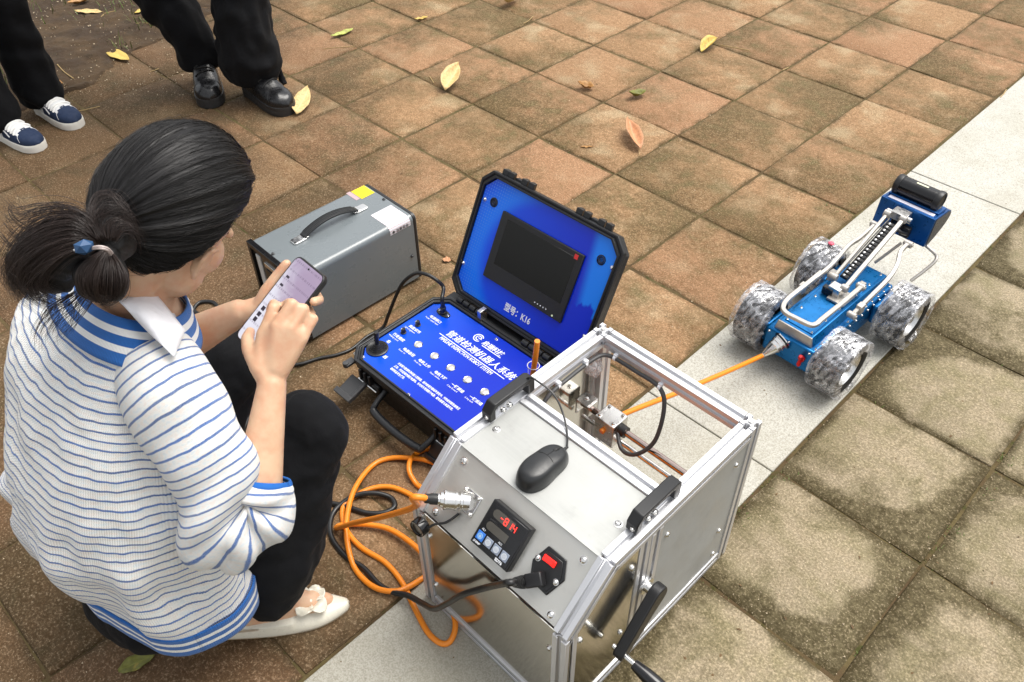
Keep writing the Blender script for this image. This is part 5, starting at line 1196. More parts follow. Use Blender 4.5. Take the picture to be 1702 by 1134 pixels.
RK, LK = V((.912, -3.035, .425)), V((.665, -3.05, .440))
RA, LA = V((.925, -3.245, .085)), V((.655, -3.27, .085))
parts = []
# head, neck, trunk
parts += [ell(hp(0, -.012, .012), HR, HF, HU, .077, .098, .100), ell(hp(0, .028, -.048), HR, HF, HU, .067, .064, .082), ell(hp(0, .046, -.096), HR, HF, HU, .040, .042, .038), ell(hp(.026, .036, -.080), HR, HF, HU, .040, .044, .044), ell(hp(-.026, .036, -.080), HR, HF, HU, .040, .044, .044),
          ell(hp(.036, .052, -.042), HR, HF, HU, .030, .036, .036), ell(hp(-.036, .052, -.042), HR, HF, HU, .030, .036, .036),
          [(hp(0, .088, -.018), .007), (hp(0, .088, -.048), .0095), (hp(0, .088, -.054), .0100)], [(hp(-.014, .088, -.052), .007), (hp(.014, .088, -.052), .007)],
          [(hp(-.020, .078, -.080), .007), (hp(0, .087, -.079), .008), (hp(.020, .078, -.080), .007)], [(hp(-.016, .078, -.090), .007), (hp(0, .084, -.090), .008), (hp(.016, .078, -.090), .007)],
          [(hp(-.045, .070, .002), .008), (hp(-.02, .080, .004), .008)], [(hp(.045, .070, .002), .008), (hp(.02, .080, .004), .008)]]
for s_ in (-1, 1):
    parts += [ell(hp(s_ * .078, -.004, -.026), (HR + HF * .3 * s_).normalized(), HF, HU, .006, .018, .028), [(hp(s_ * .083, .006, -.004), .004), (hp(s_ * .088, -.012, -.002), .0045), (hp(s_ * .088, -.020, -.020), .0045), (hp(s_ * .084, -.012, -.042), .0045), (hp(s_ * .080, -.002, -.053), .006)]]
parts += [[(hp(0, -.035, -.060), .052), (hp(0, -.035, -.075).lerp(NB, .5), .047), (NB, .056)]]
parts += [[(RS, .050), (NB - V((0, .02, .05)), .075), (LS, .050)], [(NB - V((0, .02, .06)), .09), (NB.lerp(PEL, .35), .115), (NB.lerp(PEL, .7), .10), (PEL + V((0, .01, -.01)), .10)]]
# arms
parts += [[(RS, .048), (RS.lerp(RE, .5), .041), (RE, .031)], [(LS, .048), (LS.lerp(LE, .5), .041), (LE, .037)]]
parts += [[(RE, .031), (RE.lerp(RW, .25), .038), (RE.lerp(RW, .62), .030), (RW, .0225)], [(LE, .036), (LE.lerp(LW_, .3), .037), (LE.lerp(LW_, .7), .029), (LW_, .0225)]]
# legs and feet (inside trousers and shoes)
for H_, K_, A_, sd in ((RH, RK, RA, V((.49, .87, 0))), (LH_, LK, LA, V((.10, .99, 0)))):
    sd = sd.normalized(); heel = A_ - sd * .03
    parts += [[(H_, .070), (K_, .050)], [(K_, .052), (K_.lerp(A_, .35), .050), (A_, .030)], [(A_, .030), (V((heel.x, heel.y, .050)) - sd * .012, .024)], [(A_ + V((0, 0, -.012)), .030), (A_ + sd * .07 + V((0, 0, -.035)), .026), (A_ + sd * .13 + V((0, 0, -.062)), .018)], [(V((heel.x, heel.y, .045)), .024), (A_ + sd * .10 + V((0, 0, -.055)), .028)]]
# ---- phone frame and hands
pc = [DP(389, 560, 1.362), DP(493, 427, 1.368), DP(549, 463, 1.322), DP(443, 600, 1.318)]
pcen = sum(pc, V()) / 4
pY = ((pc[1] - pc[0]) + (pc[2] - pc[3])).normalized(); pX = ((pc[2] - pc[1]) + (pc[3] - pc[0])).normalized(); pZ = pX.cross(pY).normalized(); pX = pY.cross(pZ)
PHW, PHL = .076, .160
PHM = M((pX, pY, pZ)).transposed().to_4x4(); PHM.translation = pcen
ph = lambda x, y, z: PHM @ V((x, y, z))
def finger(pts, r0, r1): 
    n = len(pts); return [(p, r0 + (r1 - r0) * i / (n - 1)) for i, p in enumerate(pts)]
# right hand: back of the hand to the viewer, fingers bent onto the screen
mcp = [DP(437, 556, 1.300), DP(460, 543, 1.290), DP(484, 546, 1.291), DP(503, 562, 1.300)]
pip = [DP(455, 512, 1.302), DP(485, 506, 1.294), DP(505, 514, 1.300), DP(521, 530, 1.307)]
# fingertips rest on the glass
tip = [ph(-.008, -.012, .010), ph(.010, -.004, .010), ph(.024, -.006, .010), ph(.033, -.020, .010)]
for m_, q_, t_, r0, r1 in zip(mcp, pip, tip, (.0098, .0100, .0096, .0086), (.0072, .0074, .0071, .0064)):
    dip = q_.lerp(t_, .52) + (q_ - m_).normalized() * .008
    parts += [[(m_, r0 + .0006), (m_.lerp(q_, .5), r0 - .0004), (q_, r0)], finger([q_, dip, t_], r0 - .0004, r1)]
    parts += [[(RW.lerp(m_, .12), .014), (RW.lerp(m_, .6), .0125), (m_, r0 + .0012)]]
for i in range(3): parts += [[(mcp[i].lerp(mcp[i + 1], .5), .0095), (RW.lerp(mcp[i].lerp(mcp[i + 1], .5), .3), .0155)]]
cmc = DP(432, 612, 1.300); tm = DP(415, 582, 1.305); ti = DP(411, 563, 1.318); tt = DP(416, 552, 1.338)
parts += [[(RW, .019), (cmc, .016), (tm, .0125), (ti, .0102), (tt, .0085)], [(cmc, .015), (mcp[0], .0105)]]
# left hand: palm under the phone, thumb along its left rim, fingertips showing past the right rim
lm = [ph(-.030, .030, -.030), ph(-.030, .006, -.033), ph(-.030, -.016, -.032), ph(-.028, -.036, -.028)]
lk_ = [ph(.010, .048, -.028), ph(.012, .022, -.031), ph(.012, -.004, -.030), ph(.010, -.026, -.027)]
ld_ = [ph(.036, .046, -.016), ph(.040, .020, -.017), ph(.040, -.008, -.017), ph(.036, -.032, -.016)]
lt = [ph(.046, .040, .000), ph(.0475, .011, .004), ph(.0475, -.016, .003), ph(.043, -.040, -.006)]
for a_, b_, c_, d_, r0, r1 in zip(lm, lk_, ld_, lt, (.0098, .0100, .0095, .0085), (.0076, .0085, .0080, .0066)):
    parts += [[(a_, r0 + .001), (b_, r0), (c_, r0 - .0008), (d_, r1)], [(LW_, .017), (LW_.lerp(a_, .6), .0135), (a_, r0 + .0015)]]
parts += [[(LW_, .019), (ph(-.050, -.030, -.014), .0155), (ph(-.0515, .004, -.004), .0125), (ph(-.0500, .034, .000), .0100), (ph(-.0465, .058, .004), .0085)], [(ph(-.050, -.020, -.016), .013), (ph(-.036, .012, -.026), .013)]]
bm = blob(parts, .0034, 5, factor=.45)
body = put('body', bm, MAT['skin'], woman)
for s_ in (-1, 1):
    mb = MB(); mb.sph(hp(s_ * .031, .0645, -.016), .0100, 14, 10); ey = obj('eye', mb, simple('eye_white', (.75, .73, .70), .15), woman, world=True)
    mb = MB(); mb.sph(hp(s_ * .031, .0715, -.0175), .0040, 12, 8); obj('iris', mb, simple('dark_iris', (.02, .012, .008), .1), ey, world=True)
    mb = MB(); mb.tube([hp(s_ * .050, .060, .004), hp(s_ * .034, .075, .009), hp(s_ * .015, .080, .006)], [.0012, .0028, .002], 6); obj('eyebrow', mb, simple('brow_hair', (.015, .01, .008), .7), woman, world=True)
mb = MB(); mb.tube([hp(-.019, .0835, -.082), hp(0, .0940, -.081), hp(.019, .0835, -.082)], [.001, .0042, .001], 8); mb.tube([hp(-.016, .082, -.089), hp(0, .091, -.090), hp(.016, .082, -.089)], [.001, .0045, .001], 8); obj('lips', mb, simple('lip_skin', (.42, .15, .13), .35), woman, world=True)
# nails on the fingers that show
nail = simple('finger_nail', (.66, .42, .34), .22)
# ---- phone
phone = thing('mobile_phone', 'smartphone in a black case held in the hands of the crouching woman', 'phone', PHM)
def rrect(w_, h_, r_, n=5):
    pl = []
    for cx_, cy_, a0 in ((w_ / 2 - r_, h_ / 2 - r_, 0), (-w_ / 2 + r_, h_ / 2 - r_, pi / 2), (-w_ / 2 + r_, -h_ / 2 + r_, pi), (w_ / 2 - r_, -h_ / 2 + r_, 1.5 * pi)):
        for k in range(n + 1): pl.append((cx_ + r_ * math.cos(a0 + pi / 2 * k / n), cy_ + r_ * math.sin(a0 + pi / 2 * k / n)))
    return pl
mb = MB(); mb.prism(rrect(PHW + .004, PHL + .004, .012), -.0055, .0045); obj('phone_case', mb, MAT['black'], phone, bevel=.0018, seg=3)
gs_ = NT('phone_screen'); u_ = gs_.obj(); su_ = gs_.sep(u_)
cl = gs_.noise(u_, 26, 5, .62, 1.0); lft = gs_.math('ADD', gs_.math('MULTIPLY', su_[0], -13), gs_.math('MULTIPLY', su_[1], -7))
base = gs_.mix(gs_.ramp(gs_.math('ADD', cl, lft), .15, 1.0), (.30, .235, .34), (.56, .55, .62))
row = gs_.math('MULTIPLY', gs_.ramp(gs_.math('PINGPONG', gs_.math('ADD', su_[1], .003), .0085), .0062, .0074), gs_.ramp(gs_.noise(gs_.comb(gs_.math('MULTIPLY', su_[0], 420), gs_.math('FLOOR', gs_.math('MULTIPLY', su_[1], 59)), 0), 1, 2), .42, .60))
base = gs_.mix(gs_.math('MULTIPLY', row, .55), base, (.10, .07, .13))
gs_.p(Base_Color=(.02, .02, .02), Roughness=.08, Emission_Color=base, Emission_Strength=.75)
mb = MB(); mb.prism(rrect(PHW - .002, PHL - .002, .009), .003, .0049); obj('screen', mb, gs_.m, phone)
mb = MB()
for k, (x, y) in enumerate(((-.026, -.030), (-.026, -.040), (-.026, -.019), (-.026, .028), (-.026, .044))): mb.box((x, y, .0050), (.0075, .0075 if k < 3 else .004, .0003))
obj('list_thumbnails', mb, simple('dark_thumbnails', (.03, .025, .04), .3), phone, kind='stuff')
mb = MB(); mb.lathe([(.0001, .0003), (.0018, .0003), (.0018, 0)], 12, TR((0, .074, .0049))); obj('camera_hole', mb, MAT['gloss_black'], phone)
for y in (.02, .045): mb = MB(); mb.bb((PHW / 2 + .0015, y - .010, -.0015), (PHW / 2 + .0029, y + .010, .0015)); obj('side_button', mb, MAT['black'], phone, bevel=.0005)

# ---- cardigan: rings up the trunk, then the sleeves; u = round the body, v = along it, both in metres
kn = NT('striped_knit'); uvv = kn.uv(); su = kn.sep(uvv); wob = kn.noise(kn.pos(), 30, 3)
vv = kn.math('ADD', su[1], kn.math('MULTIPLY', kn.math('SUBTRACT', wob, .5), .0045))
SP_ = .0152
fr = kn.math('FRACT', kn.math('DIVIDE', vv, SP_))
rib = kn.math('SINE', kn.math('MULTIPLY', su[0], 2 * pi / .0036))
row_ = kn.math('SINE', kn.math('MULTIPLY', vv, 2 * pi / .0042))
edge = kn.math('ADD', fr, kn.math('MULTIPLY', rib, .022))
line = kn.math('MULTIPLY', kn.ramp(edge, .06, .10), kn.ramp(edge, .255, .31, 1, 0))
sid = kn.math('FLOOR', kn.math('DIVIDE', vv, SP_))
tone = kn.noise(kn.comb(kn.math('MULTIPLY', sid, 3.7), kn.math('MULTIPLY', su[0], 2.5), 0), 1, 2)
blue = kn.mix(kn.ramp(tone, .40, .60), (.010, .095, .37), (.040, .080, .22))
blue = kn.mix(kn.ramp(kn.noise(uvv, 900, 2), .45, .62), blue, (.22, .30, .48))
past = kn.noise(kn.comb(kn.math('MULTIPLY', su[0], 55), kn.math('MULTIPLY', su[1], 200), 0), 1, 2)
white = kn.mix(kn.ramp(past, .35, .5), (.74, .66, .60), kn.mix(kn.ramp(past, .5, .66), (.74, .73, .70), (.60, .67, .71)))
white = kn.mix(.40, white, (.72, .715, .695))
col = kn.mix(line, white, blue)
kn.p(Base_Color=col, Roughness=.9, Sheen_Weight=.2, Sheen_Roughness=.6)
kn.bump(kn.math('ADD', kn.math('MULTIPLY', kn.math('MULTIPLY', rib, .5), kn.math('ADD', row_, 1.4)), kn.math('MULTIPLY', kn.math('SINE', kn.math('MULTIPLY', fr, 2 * pi)), .5)), .45, .0014)
kn.bump(kn.noise(kn.pos(), 700, 2), .3, .0008)
MAT['knit'] = kn.m
bd = NT('blue_white_ribbing'); ub_ = bd.uv(); sb_ = bd.sep(ub_)
rb_ = bd.math('SINE', bd.math('MULTIPLY', sb_[0], 2 * pi / .0030)); vb = bd.math('ADD', sb_[1], bd.math('MULTIPLY', rb_, .00035))
w1 = bd.math('MULTIPLY', bd.ramp(vb, .285, .297), bd.ramp(vb, .415, .427, 1, 0)); w2_ = bd.math('MULTIPLY', bd.ramp(vb, .605, .617), bd.ramp(vb, .740, .752, 1, 0))
bc_ = bd.mix(bd.math('ADD', w1, w2_), bd.mix(bd.noise(ub_, 400, 2), (.006, .085, .33), (.010, .13, .44)), (.78, .78, .77))
bd.p(Base_Color=bc_, Roughness=.85, Sheen_Weight=.2); bd.bump(rb_, .5, .0012); MAT['ribbing'] = bd.m
def loft(rings, name, mat, parent, nu=110, sub=12, disp=None, closed=True, a0=0, a1=2 * pi, vrange=None, thick=.004):
    """rings: (centre, half-width vector, half-depth vector[front], half-depth back scale, squareness)"""
    K = len(rings); dense = []
    for i in range(3): pass
    cs = spline([r[0] for r in rings], sub); ws = spline([r[1] for r in rings], sub); ds = spline([r[2] for r in rings], sub); bs = spline([V((r[3], r[4], 0)) for r in rings], sub)
    mb = MB(); mb.uv = []; N = len(cs); vlen = 0; per = nu if False else nu + 1
    L = [0]
    for i in range(1, N): L.append(L[-1] + ((cs[i] - cs[i - 1]).length))
    for i in range(N):
        rad = (ws[i].length + ds[i].length) / 2
        t_ = (cs[min(i + 1, N - 1)] - cs[max(i - 1, 0)]).normalized()
        for k in range(nu + 1):
            a = a0 + (a1 - a0) * k / nu; c, s_ = math.cos(a), math.sin(a); e = bs[i].y
            cc, ss_ = math.copysign(abs(c) ** e, c), math.copysign(abs(s_) ** e, s_)
            off = ws[i] * cc + ds[i] * (ss_ if s_ > 0 else ss_ * bs[i].x)
            nrm = (ws[i].normalized() * c + ds[i].normalized() * s_).normalized()
            p = cs[i] + off
            if disp: p = p + nrm * disp(a, i / (N - 1), p) 
            mb.v.append(p)
            mb.uv.append((a * .16, L[i] if vrange is None else vrange[0] + (vrange[1] - vrange[0]) * i / (N - 1)))
    W_ = nu + 1
    mb.f = [(i * W_ + k, i * W_ + k + 1, (i + 1) * W_ + k + 1, (i + 1) * W_ + k) for i in range(N - 1) for k in range(nu)]; mb.mi = [0] * len(mb.f)
    o = obj(name, mb, mat, parent, smooth=180, fixn=False, world=True)
    if thick: m_ = o.modifiers.new('thick', 'SOLIDIFY'); m_.thickness = thick; m_.offset = -1
    return o, (cs, ws, ds, bs, L)
def nz(p, s, seed=0): return noise.noise(V((p.x * s, p.y * s, p.z * s + seed)))
UPt = lambda a, b: (b - a).normalized()
SM_ = (RS + LS) / 2; 
TRN = [  # trunk rings, hem to neck: centre, half width, forward half depth, back scale, squareness
    (V((.797, -3.370, .318)), SR * .226 + V((0, 0, -.045)), V((.03, .190, -.080)), .62, .96),
    (V((.800, -3.370, .352)), SR * .222 + V((0, 0, -.035)), V((.02, .185, -.075)), .70, .96),
    (V((.808, -3.366, .405)), SR * .212 + V((0, 0, -.02)), V((.02, .165, -.065)), .86, .90),
    (V((.838, -3.350, .460)), SR * .196, V((.02, .145, -.040)), 1.02, .84),
    (SM_.lerp(V((.838, -3.350, .460)), .62), SR * .189, V((.015, .128, -.040)), 1.08, .84),
    (SM_.lerp(V((.838, -3.350, .460)), .30), SR * .186, V((.01, .118, -.045)), 1.10, .84),
    (SM_.lerp(V((.838, -3.350, .460)), .06) + V((-.008, 0, 0)), SR * .178 + V((0, 0, -.012)), V((.0, .105, -.045)), 1.06, .88),
    (SM_.lerp(NB, .55), SR * .135 + V((0, 0, -.006)), V((.0, .085, -.040)), 1.0, .95),
    (NB + V((0, 0, .002)), SR * .090, V((0, .072, -.036)), 1.0, 1.0),
]
def tdisp(a, t_, p):
    d = nz(p, 8, 3) * .009
    fade = min(1, .35 + t_ * 6)
    w_ = V((p.x * 1.5, p.y * 1.5, p.z * .42)); q = nz(w_, 13, 7)
    d += math.copysign(abs(q) ** .75, q) * .024 * fade * max(.12, 1 - t_ * 1.15) + nz(w_, 38, 9) * .003 * fade
    return d
card, TI = loft(TRN, 'cardigan', MAT['knit'], woman, nu=150, sub=12, disp=tdisp, a0=pi / 2, a1=2.5 * pi)
# hem, neck band
def band(ringA, ringB, name, disp=None, a0=0, a1=2 * pi, nu=120): return loft([ringA, tuple((x + y) / 2 if hasattr(x, 'x') else (x + y) / 2 for x, y in zip(ringA, ringB)), ringB], name, MAT['ribbing'], woman, nu=nu, sub=4, disp=disp, vrange=(0, 1), a0=a0, a1=a1)[0]
def sc(r, kx, dz=0.0): return (r[0] + V((0, 0, dz)), r[1] * kx, r[2] * kx, r[3], r[4])
band(sc(TRN[0], .990, -.060), sc(TRN[0], 1.012, .006), 'hem_band', lambda a, t_, p: (tdisp(a, 0, V((p.x, p.y, .318))) * (.75 + .25 * t_)) + .002)
nk = TRN[-1]
band((SM_.lerp(NB, .62), SR * .134 + V((0, 0, -.006)), V((.0, .086, -.040)), 1.0, .95), (nk[0] + V((0, .006, .014)), SR * .076, V((0, .060, -.030)), 1.0, 1), 'neck_band', lambda a, t_, p: .006)
# sleeves
def sleeve(S0, pts, name, nrm=None):
    out = []
    for i, (c, r, ax) in enumerate(pts):
        ax = V(ax).normalized(); w_ = ax.cross(V((0, 0, 1))).normalized() if abs(ax.z) < .95 else V((1, 0, 0)); d_ = w_.cross(ax).normalized()
        if nrm is not None: w_ = (nrm - ax * nrm.dot(ax)).normalized(); d_ = w_.cross(ax).normalized()
        out.append((V(c), w_ * r, d_ * r, 1.0, .95))
    return out
def sdisp(a, t_, p):
    k = math.sin(pi * min(1, t_ * 1.05)); 
    f_ = math.sin(t_ * 34 + 2.2 * math.sin(a + 1) + nz(p, 9) * 4.0); f_ = math.copysign(abs(f_) ** .7, f_)
    return (nz(p, 15, 11) * .011 + .0120 * f_ * max(0, min(1, t_ * 2.2 - .5)) * (.6 + .4 * math.sin(a * 1.0 + 2))) * k
ua = (RE - RS).normalized(); fa = (RW - RE).normalized()
SA0 = -pi / 2
n_el = ua.cross(fa).normalized(); inn = (fa - ua).normalized(); PVT = RE + inn * .040 + V((-.020, -.006, -.004))
o0 = (ua.cross(n_el)); o0 = o0 if o0.dot(inn) < 0 else -o0
AX_END = math.acos(max(-1, min(1, ua.dot(fa))))
sg_ = 1 if (M.Rotation(.1, 3, n_el) @ ua).dot(fa) > ua.dot(fa) else -1
elb = []
for k, (q_, rr_) in enumerate(((.06, .064), (.28, .065), (.5, .063), (.76, .057))):
    R3 = M.Rotation(sg_ * AX_END * q_, 3, n_el); elb.append((PVT + (R3 @ o0) * (.046 - .014 * q_) + V((0, 0, -.006 * (1 - q_))), rr_, R3 @ ua))
SLV = sleeve(0, [(RS - ua * .035 + V((-.055, .010, .004)), .058, ua + V((1.0, -.1, -.1))), (RS + V((-.012, .0, .004)), .066, ua + V((.6, 0, 0))), (RS.lerp(RE, .30) + V((.0, -.002, -.004)), .063, ua), (RS.lerp(RE, .58) + V((0, -.004, -.008)), .063, ua)] + elb + [(RE + fa * .046 + V((.002, 0, 0)), .051, fa), (RE + fa * .064, .0465, fa)], 'sleeve', n_el)
CUFF_C = RE + fa * .064
slv, _ = loft(SLV, 'sleeve', MAT['knit'], woman, nu=90, sub=14, disp=sdisp, a0=SA0, a1=SA0 + 2 * pi)
LSL = sleeve(0, [(LS, .080, LE - LS), (LS.lerp(LE, .5), .075, LE - LS), (LE, .068, (LE - LS) + (LW_ - LE)), (LE.lerp(LW_, .18), .055, LW_ - LE)], 'sleeve')
loft(LSL, 'sleeve', MAT['knit'], woman, nu=60, sub=10, disp=sdisp)
for c, ax, r in ((CUFF_C, fa, .0455), (LE.lerp(LW_, .18), (LW_ - LE).normalized(), .054)):
    rr2 = sleeve(0, [(c - ax * .004, r + .001, ax), (c + ax * .001, r + .001, ax), (c + ax * .006, r - .002, ax)], '')
    loft(rr2, 'cuff', simple('blue_knit_cuff', (.006, .10, .38), .85, bump=.5, bscale=400), woman, nu=60, sub=4, vrange=(0, .28))
# front band of the cardigan hanging at the right thigh
# ---- shirt: collar leaf and tail under the hem
MAT['shirt'] = cloth('white_shirt_cotton', (.78, .78, .82), 1800, .75, .15)
def collar(a, b):
    al = -2.6 + a * 4.4     # round the neck, from back left to front right
    c0_ = V((.888, -3.245, .800)); rin = V((math.cos(al) * .062, math.sin(al) * .056, 0)); rout = V((math.cos(al) * .115, math.sin(al) * .098, 0))
    drop = -.045 - .035 * max(0, math.sin(al + .25)) ; up_ = .030
    t_ = b
    k = math.sin(min(1, t_ * 1.6) * pi / 2)
    z = up_ * math.sin(pi * min(1, t_ * 2.2)) * .5 + drop * max(0, t_ - .2) / .8
    tipx = max(0, 1 - abs(a - 1) * 4) * .05 * t_
    p = c0_ + rin.lerp(rout, k * t_ ** .7) + V((.3, .5, -.35)) * tipx + V((0, .004, z + .004))
    return tuple(p)
def quadsheet(P, name, mat, parent, nu=14, nv=10, bulge=.012, nrm=V((0, 0, 1)), thick=.0016):
    mb = MB()
    def fn(a, b):
        p = (P[0].lerp(P[1], a)).lerp(P[3].lerp(P[2], a), b); return p + nrm * (bulge * math.sin(pi * a) * math.sin(pi * b) + .002 * nz(p, 40))
    mb.grid(fn, nu, nv); o = obj(name, mb, mat, parent, smooth=180, fixn=False, world=True); m_ = o.modifiers.new('t', 'SOLIDIFY'); m_.thickness = thick; return o
quadsheet([DP(198, 502, 1.185), DP(246, 474, 1.235), DP(307, 549, 1.225), DP(289, 594, 1.180)], 'shirt_collar', MAT['shirt'], woman, bulge=.024, nrm=-CF)
quadsheet([DP(218, 480, 1.235), DP(250, 470, 1.275), DP(305, 545, 1.275), DP(296, 592, 1.235)], 'shirt_yoke', MAT['shirt'], woman, bulge=.004, nrm=-CF)
SHT = [sc(TRN[0], 1.07, -.125), sc(TRN[0], 1.03, -.085), sc(TRN[0], .97, -.02)]
loft(SHT, 'shirt_tail', MAT['shirt'], woman, nu=90, sub=6, disp=lambda a, t_, p: nz(p, 14) * .006 + tdisp(a, 0, V((p.x, p.y, .318))) * .6, a0=pi * .90, a1=pi * 1.40, thick=.0015)
# ---- trousers
tp = [ell(PEL + V((-.0, .0, -.055)), SR, SF, (0, 0, 1), .150, .105, .100)]
def leg(H_, K_, A_, out, sd):
    mid = H_.lerp(K_, .55)
    hem = V((A_.x, A_.y, .135)) + sd * .04
    return [[(H_ + V((0, 0, -.025)), .086), (mid + V((0, 0, -.020)), .082), (K_ + V((0, .0, -.01)), .072)], [(K_, .071), (K_.lerp(hem, .4) + V((0, -.01, 0)), .082), (K_.lerp(hem, .75), .088), (hem, .074)]]
tp += leg(RH, RK, RA, .0, V((.49, .87, 0))) + leg(LH_, LK, LA, .0, V((.1, .99, 0)))
tm_ = blob(tp, .0055, 6, 'trousers', .6)
def tpost(p):
    if p.y > -3.36 and p.z < .085 and p.x > .78: p.z = .085 + (p.z - .085) * .15
    if p.z < .06: p.z = .06 + (p.z - .06) * .5
    return p
push(tm_, lambda p: nz(V((p.x, p.y, p.z * .6)), 11, 2) * .012 + math.sin(p.z * 60 + nz(p, 7, 4) * 7) * .0028 + nz(p, 40, 5) * .0015, tpost)
put('trousers', tm_, MAT['black_cloth'], woman)
# ---- right shoe: ivory pump with a flower
ivory = simple('ivory_patent_leather', (.70, .66, .55), .30, var=.03, bump=.06, bscale=200)
heel_p, toe_p = G(352, 1052), G(580, 1004, .012)
sx_ = (V((toe_p.x, toe_p.y, 0)) - V((heel_p.x, heel_p.y, 0))); SL = sx_.length; sx_.normalize(); sy_ = V((-sx_.y, sx_.x, 0))
SHM = M((sx_, sy_, V((0, 0, 1)))).transposed().to_4x4(); SHM.translation = V((heel_p.x, heel_p.y, 0))
def foot_w(t_): return (.026 + .013 * math.sin(min(1, t_ / .68) * pi / 2) ** 1.5 * (1 if t_ < .68 else 1)) * (1 if t_ < .66 else max(.0, 1 - ((t_ - .66) / .345) ** 2.1) * .80 + .20 * (1 if t_ < .985 else .3))
def shoe(parent, M_, mir=1):
    so_ = MB()
    # upper: rows across from the left rim over the toe to the right rim
    def upper(a, b):
        t_ = b; w_ = foot_w(t_); base = .006 + .012 * max(0, 1 - t_ / .45) ** 1.3 + .004 * max(0, (t_ - .8) / .2)
        vamp = .60
        ang = -pi / 2 + pi * a                               # -90..90 : left rim .. right rim
        rimh = .030 + .020 * max(0, 1 - t_ / .3)
        if t_ < vamp:      # open throat: only side walls
            s_ = -1 if a < .5 else 1; q = (a * 2 if a < .5 else (1 - a) * 2)
            y = s_ * w_ * (1 - .16 * q ** 2); z = base + rimh * q
        else:
            k = min(1, (t_ - vamp) / .07); q = 1 - abs(a - .5) * 2; s_ = -1 if a < .5 else 1
            h_ = .034 * (1 - ((t_ - vamp) / .42) ** 1.3 * .72)
            y0 = s_ * w_ * (1 - .16 * q ** 2); z0 = base + rimh * q
            y1 = w_ * math.sin(ang); z1 = base + h_ * math.cos(ang) ** .75
            y = y0 + (y1 - y0) * k; z = z0 + (z1 - z0) * k
        return M_ @ V((t_ * SL, mir * y, z))
    so_.grid(upper, 28, 60)
    up = obj('shoe', so_, ivory, parent, smooth=180, fixn=False, world=True, label='ivory pointed pump with a flower on the toe' if mir == 1 else None); m_ = up.modifiers.new('t', 'SOLIDIFY'); m_.thickness = .0018
    s2 = MB(); pl = [(t_ * SL, foot_w(t_) * 1.0) for t_ in [k / 30 for k in range(31)]]; pl = pl + [(x, -y) for x, y in pl[::-1]]
    vs = [M_ @ V((x, mir * y, .0 + .013 * max(0, 1 - x / SL / .45) ** 1.3)) for x, y in pl] + [M_ @ V((x, mir * y, .007 + .013 * max(0, 1 - x / SL / .45) ** 1.3)) for x, y in pl]
    n = len(pl); s2.add(vs, [(i, (i + 1) % n, n + (i + 1) % n, n + i) for i in range(n)] + [tuple(range(n))[::-1], tuple(range(n, 2 * n))]); obj('sole', s2, simple('tan_sole', (.42, .30, .17), .5), up, world=True)
    s3 = MB(); s3.prism([(.0, -.022), (.045, -.024), (.052, 0), (.045, .024), (.0, .022), (-.006, 0)], .0, .014, M_); obj('shoe_heel', s3, simple('tan_heel', (.46, .33, .17), .4), up, bevel=.002, world=True)
    for sg in (-1, 1):
        s4 = MB(); s4.tube(spline([M_ @ V((.36 * SL, mir * sg * .034, .034)), M_ @ V((.16 * SL, mir * sg * .034, .046)), M_ @ V((.02 * SL, mir * sg * .026, .056)), M_ @ V((-.012, 0, .060))], 6), .0035, 8, flat=.35); obj('slingback_strap', s4, ivory, up, world=True)
    s5 = MB(); s5.box((.10 * SL, -mir * .034, .046), (.014, .003, .011), M_); s5.box((.10 * SL, -mir * .0355, .046), (.008, .002, .005), M_); obj('buckle', s5, simple('brass_buckle', (.55, .38, .14), .25, 1.0), up, world=True)
    # flower
    fc = M_ @ V((.735 * SL, 0, .042)); fm_ = frame(fc, M_.to_3x3() @ V((1, 0, -.16)), M_.to_3x3() @ V((0, 1, 0)))
    for k in range(4):
        pm = fm_ @ rotz(pi / 4 + k * pi / 2 + .1)
        def petal(a, b):
            x = .004 + b * .033; w_ = .0190 * math.sin(pi * (b * .82 + .10)) ** .7; y = (a - .5) * 2 * w_
            z = .002 + .008 * math.sin(pi * b * .8) + .004 * (abs(a - .5) * 2) ** 2 - .002 * (1 - abs(a - .5) * 2) * b + .0025 * math.sin(b * 9 + k)
            return pm @ V((x, y, z))
        p5 = MB(); p5.grid(petal, 8, 8); pe = obj('petal', p5, ivory, up, smooth=180, fixn=False, world=True); m_ = pe.modifiers.new('t', 'SOLIDIFY'); m_.thickness = .0016
    p6 = MB(); p6.sph(fm_ @ V((0, 0, .009)), .0062, 14, 10); obj('pearl', p6, simple('pearl', (.82, .78, .66), .15, .1), up, world=True)
    return up
shoe(woman, SHM)
lh = V((.640, -3.34, 0)); LSHM = M((V((.10, .995, 0)), V((-.995, .10, 0)), V((0, 0, 1)))).transposed().to_4x4(); LSHM.translation = lh
shoe(woman, LSHM, -1)
# ---- the woman's hair
hair_m = NT('dark_hair'); uh = hair_m.uv(); sh_ = hair_m.sep(uh)
fl = hair_m.noise(hair_m.comb(hair_m.math('MULTIPLY', sh_[0], 260), hair_m.math('MULTIPLY', sh_[1], 2.2), 0), 1, 4, .7)
fl2 = hair_m.noise(hair_m.comb(hair_m.math('MULTIPLY', sh_[0], 60), hair_m.math('MULTIPLY', sh_[1], 1.2), 3), 1, 3, .6)
hair_m.p(Base_Color=hair_m.mix(fl, (.0035, .0033, .0036), (.014, .012, .012)), Roughness=hair_m.ramp(fl, .3, .7, .42, .62), Specular_IOR_Level=.42)
hair_m.bump(fl, .6, .0012); hair_m.bump(fl2, .25, .003); MAT['hair'] = hair_m.m
MAT['strand'] = simple('hair_strand', (.0085, .0075, .0075), .42, var=.3)
MAT['strand_b'] = simple('brown_hair_strand', (.026, .016, .013), .42, var=.4)
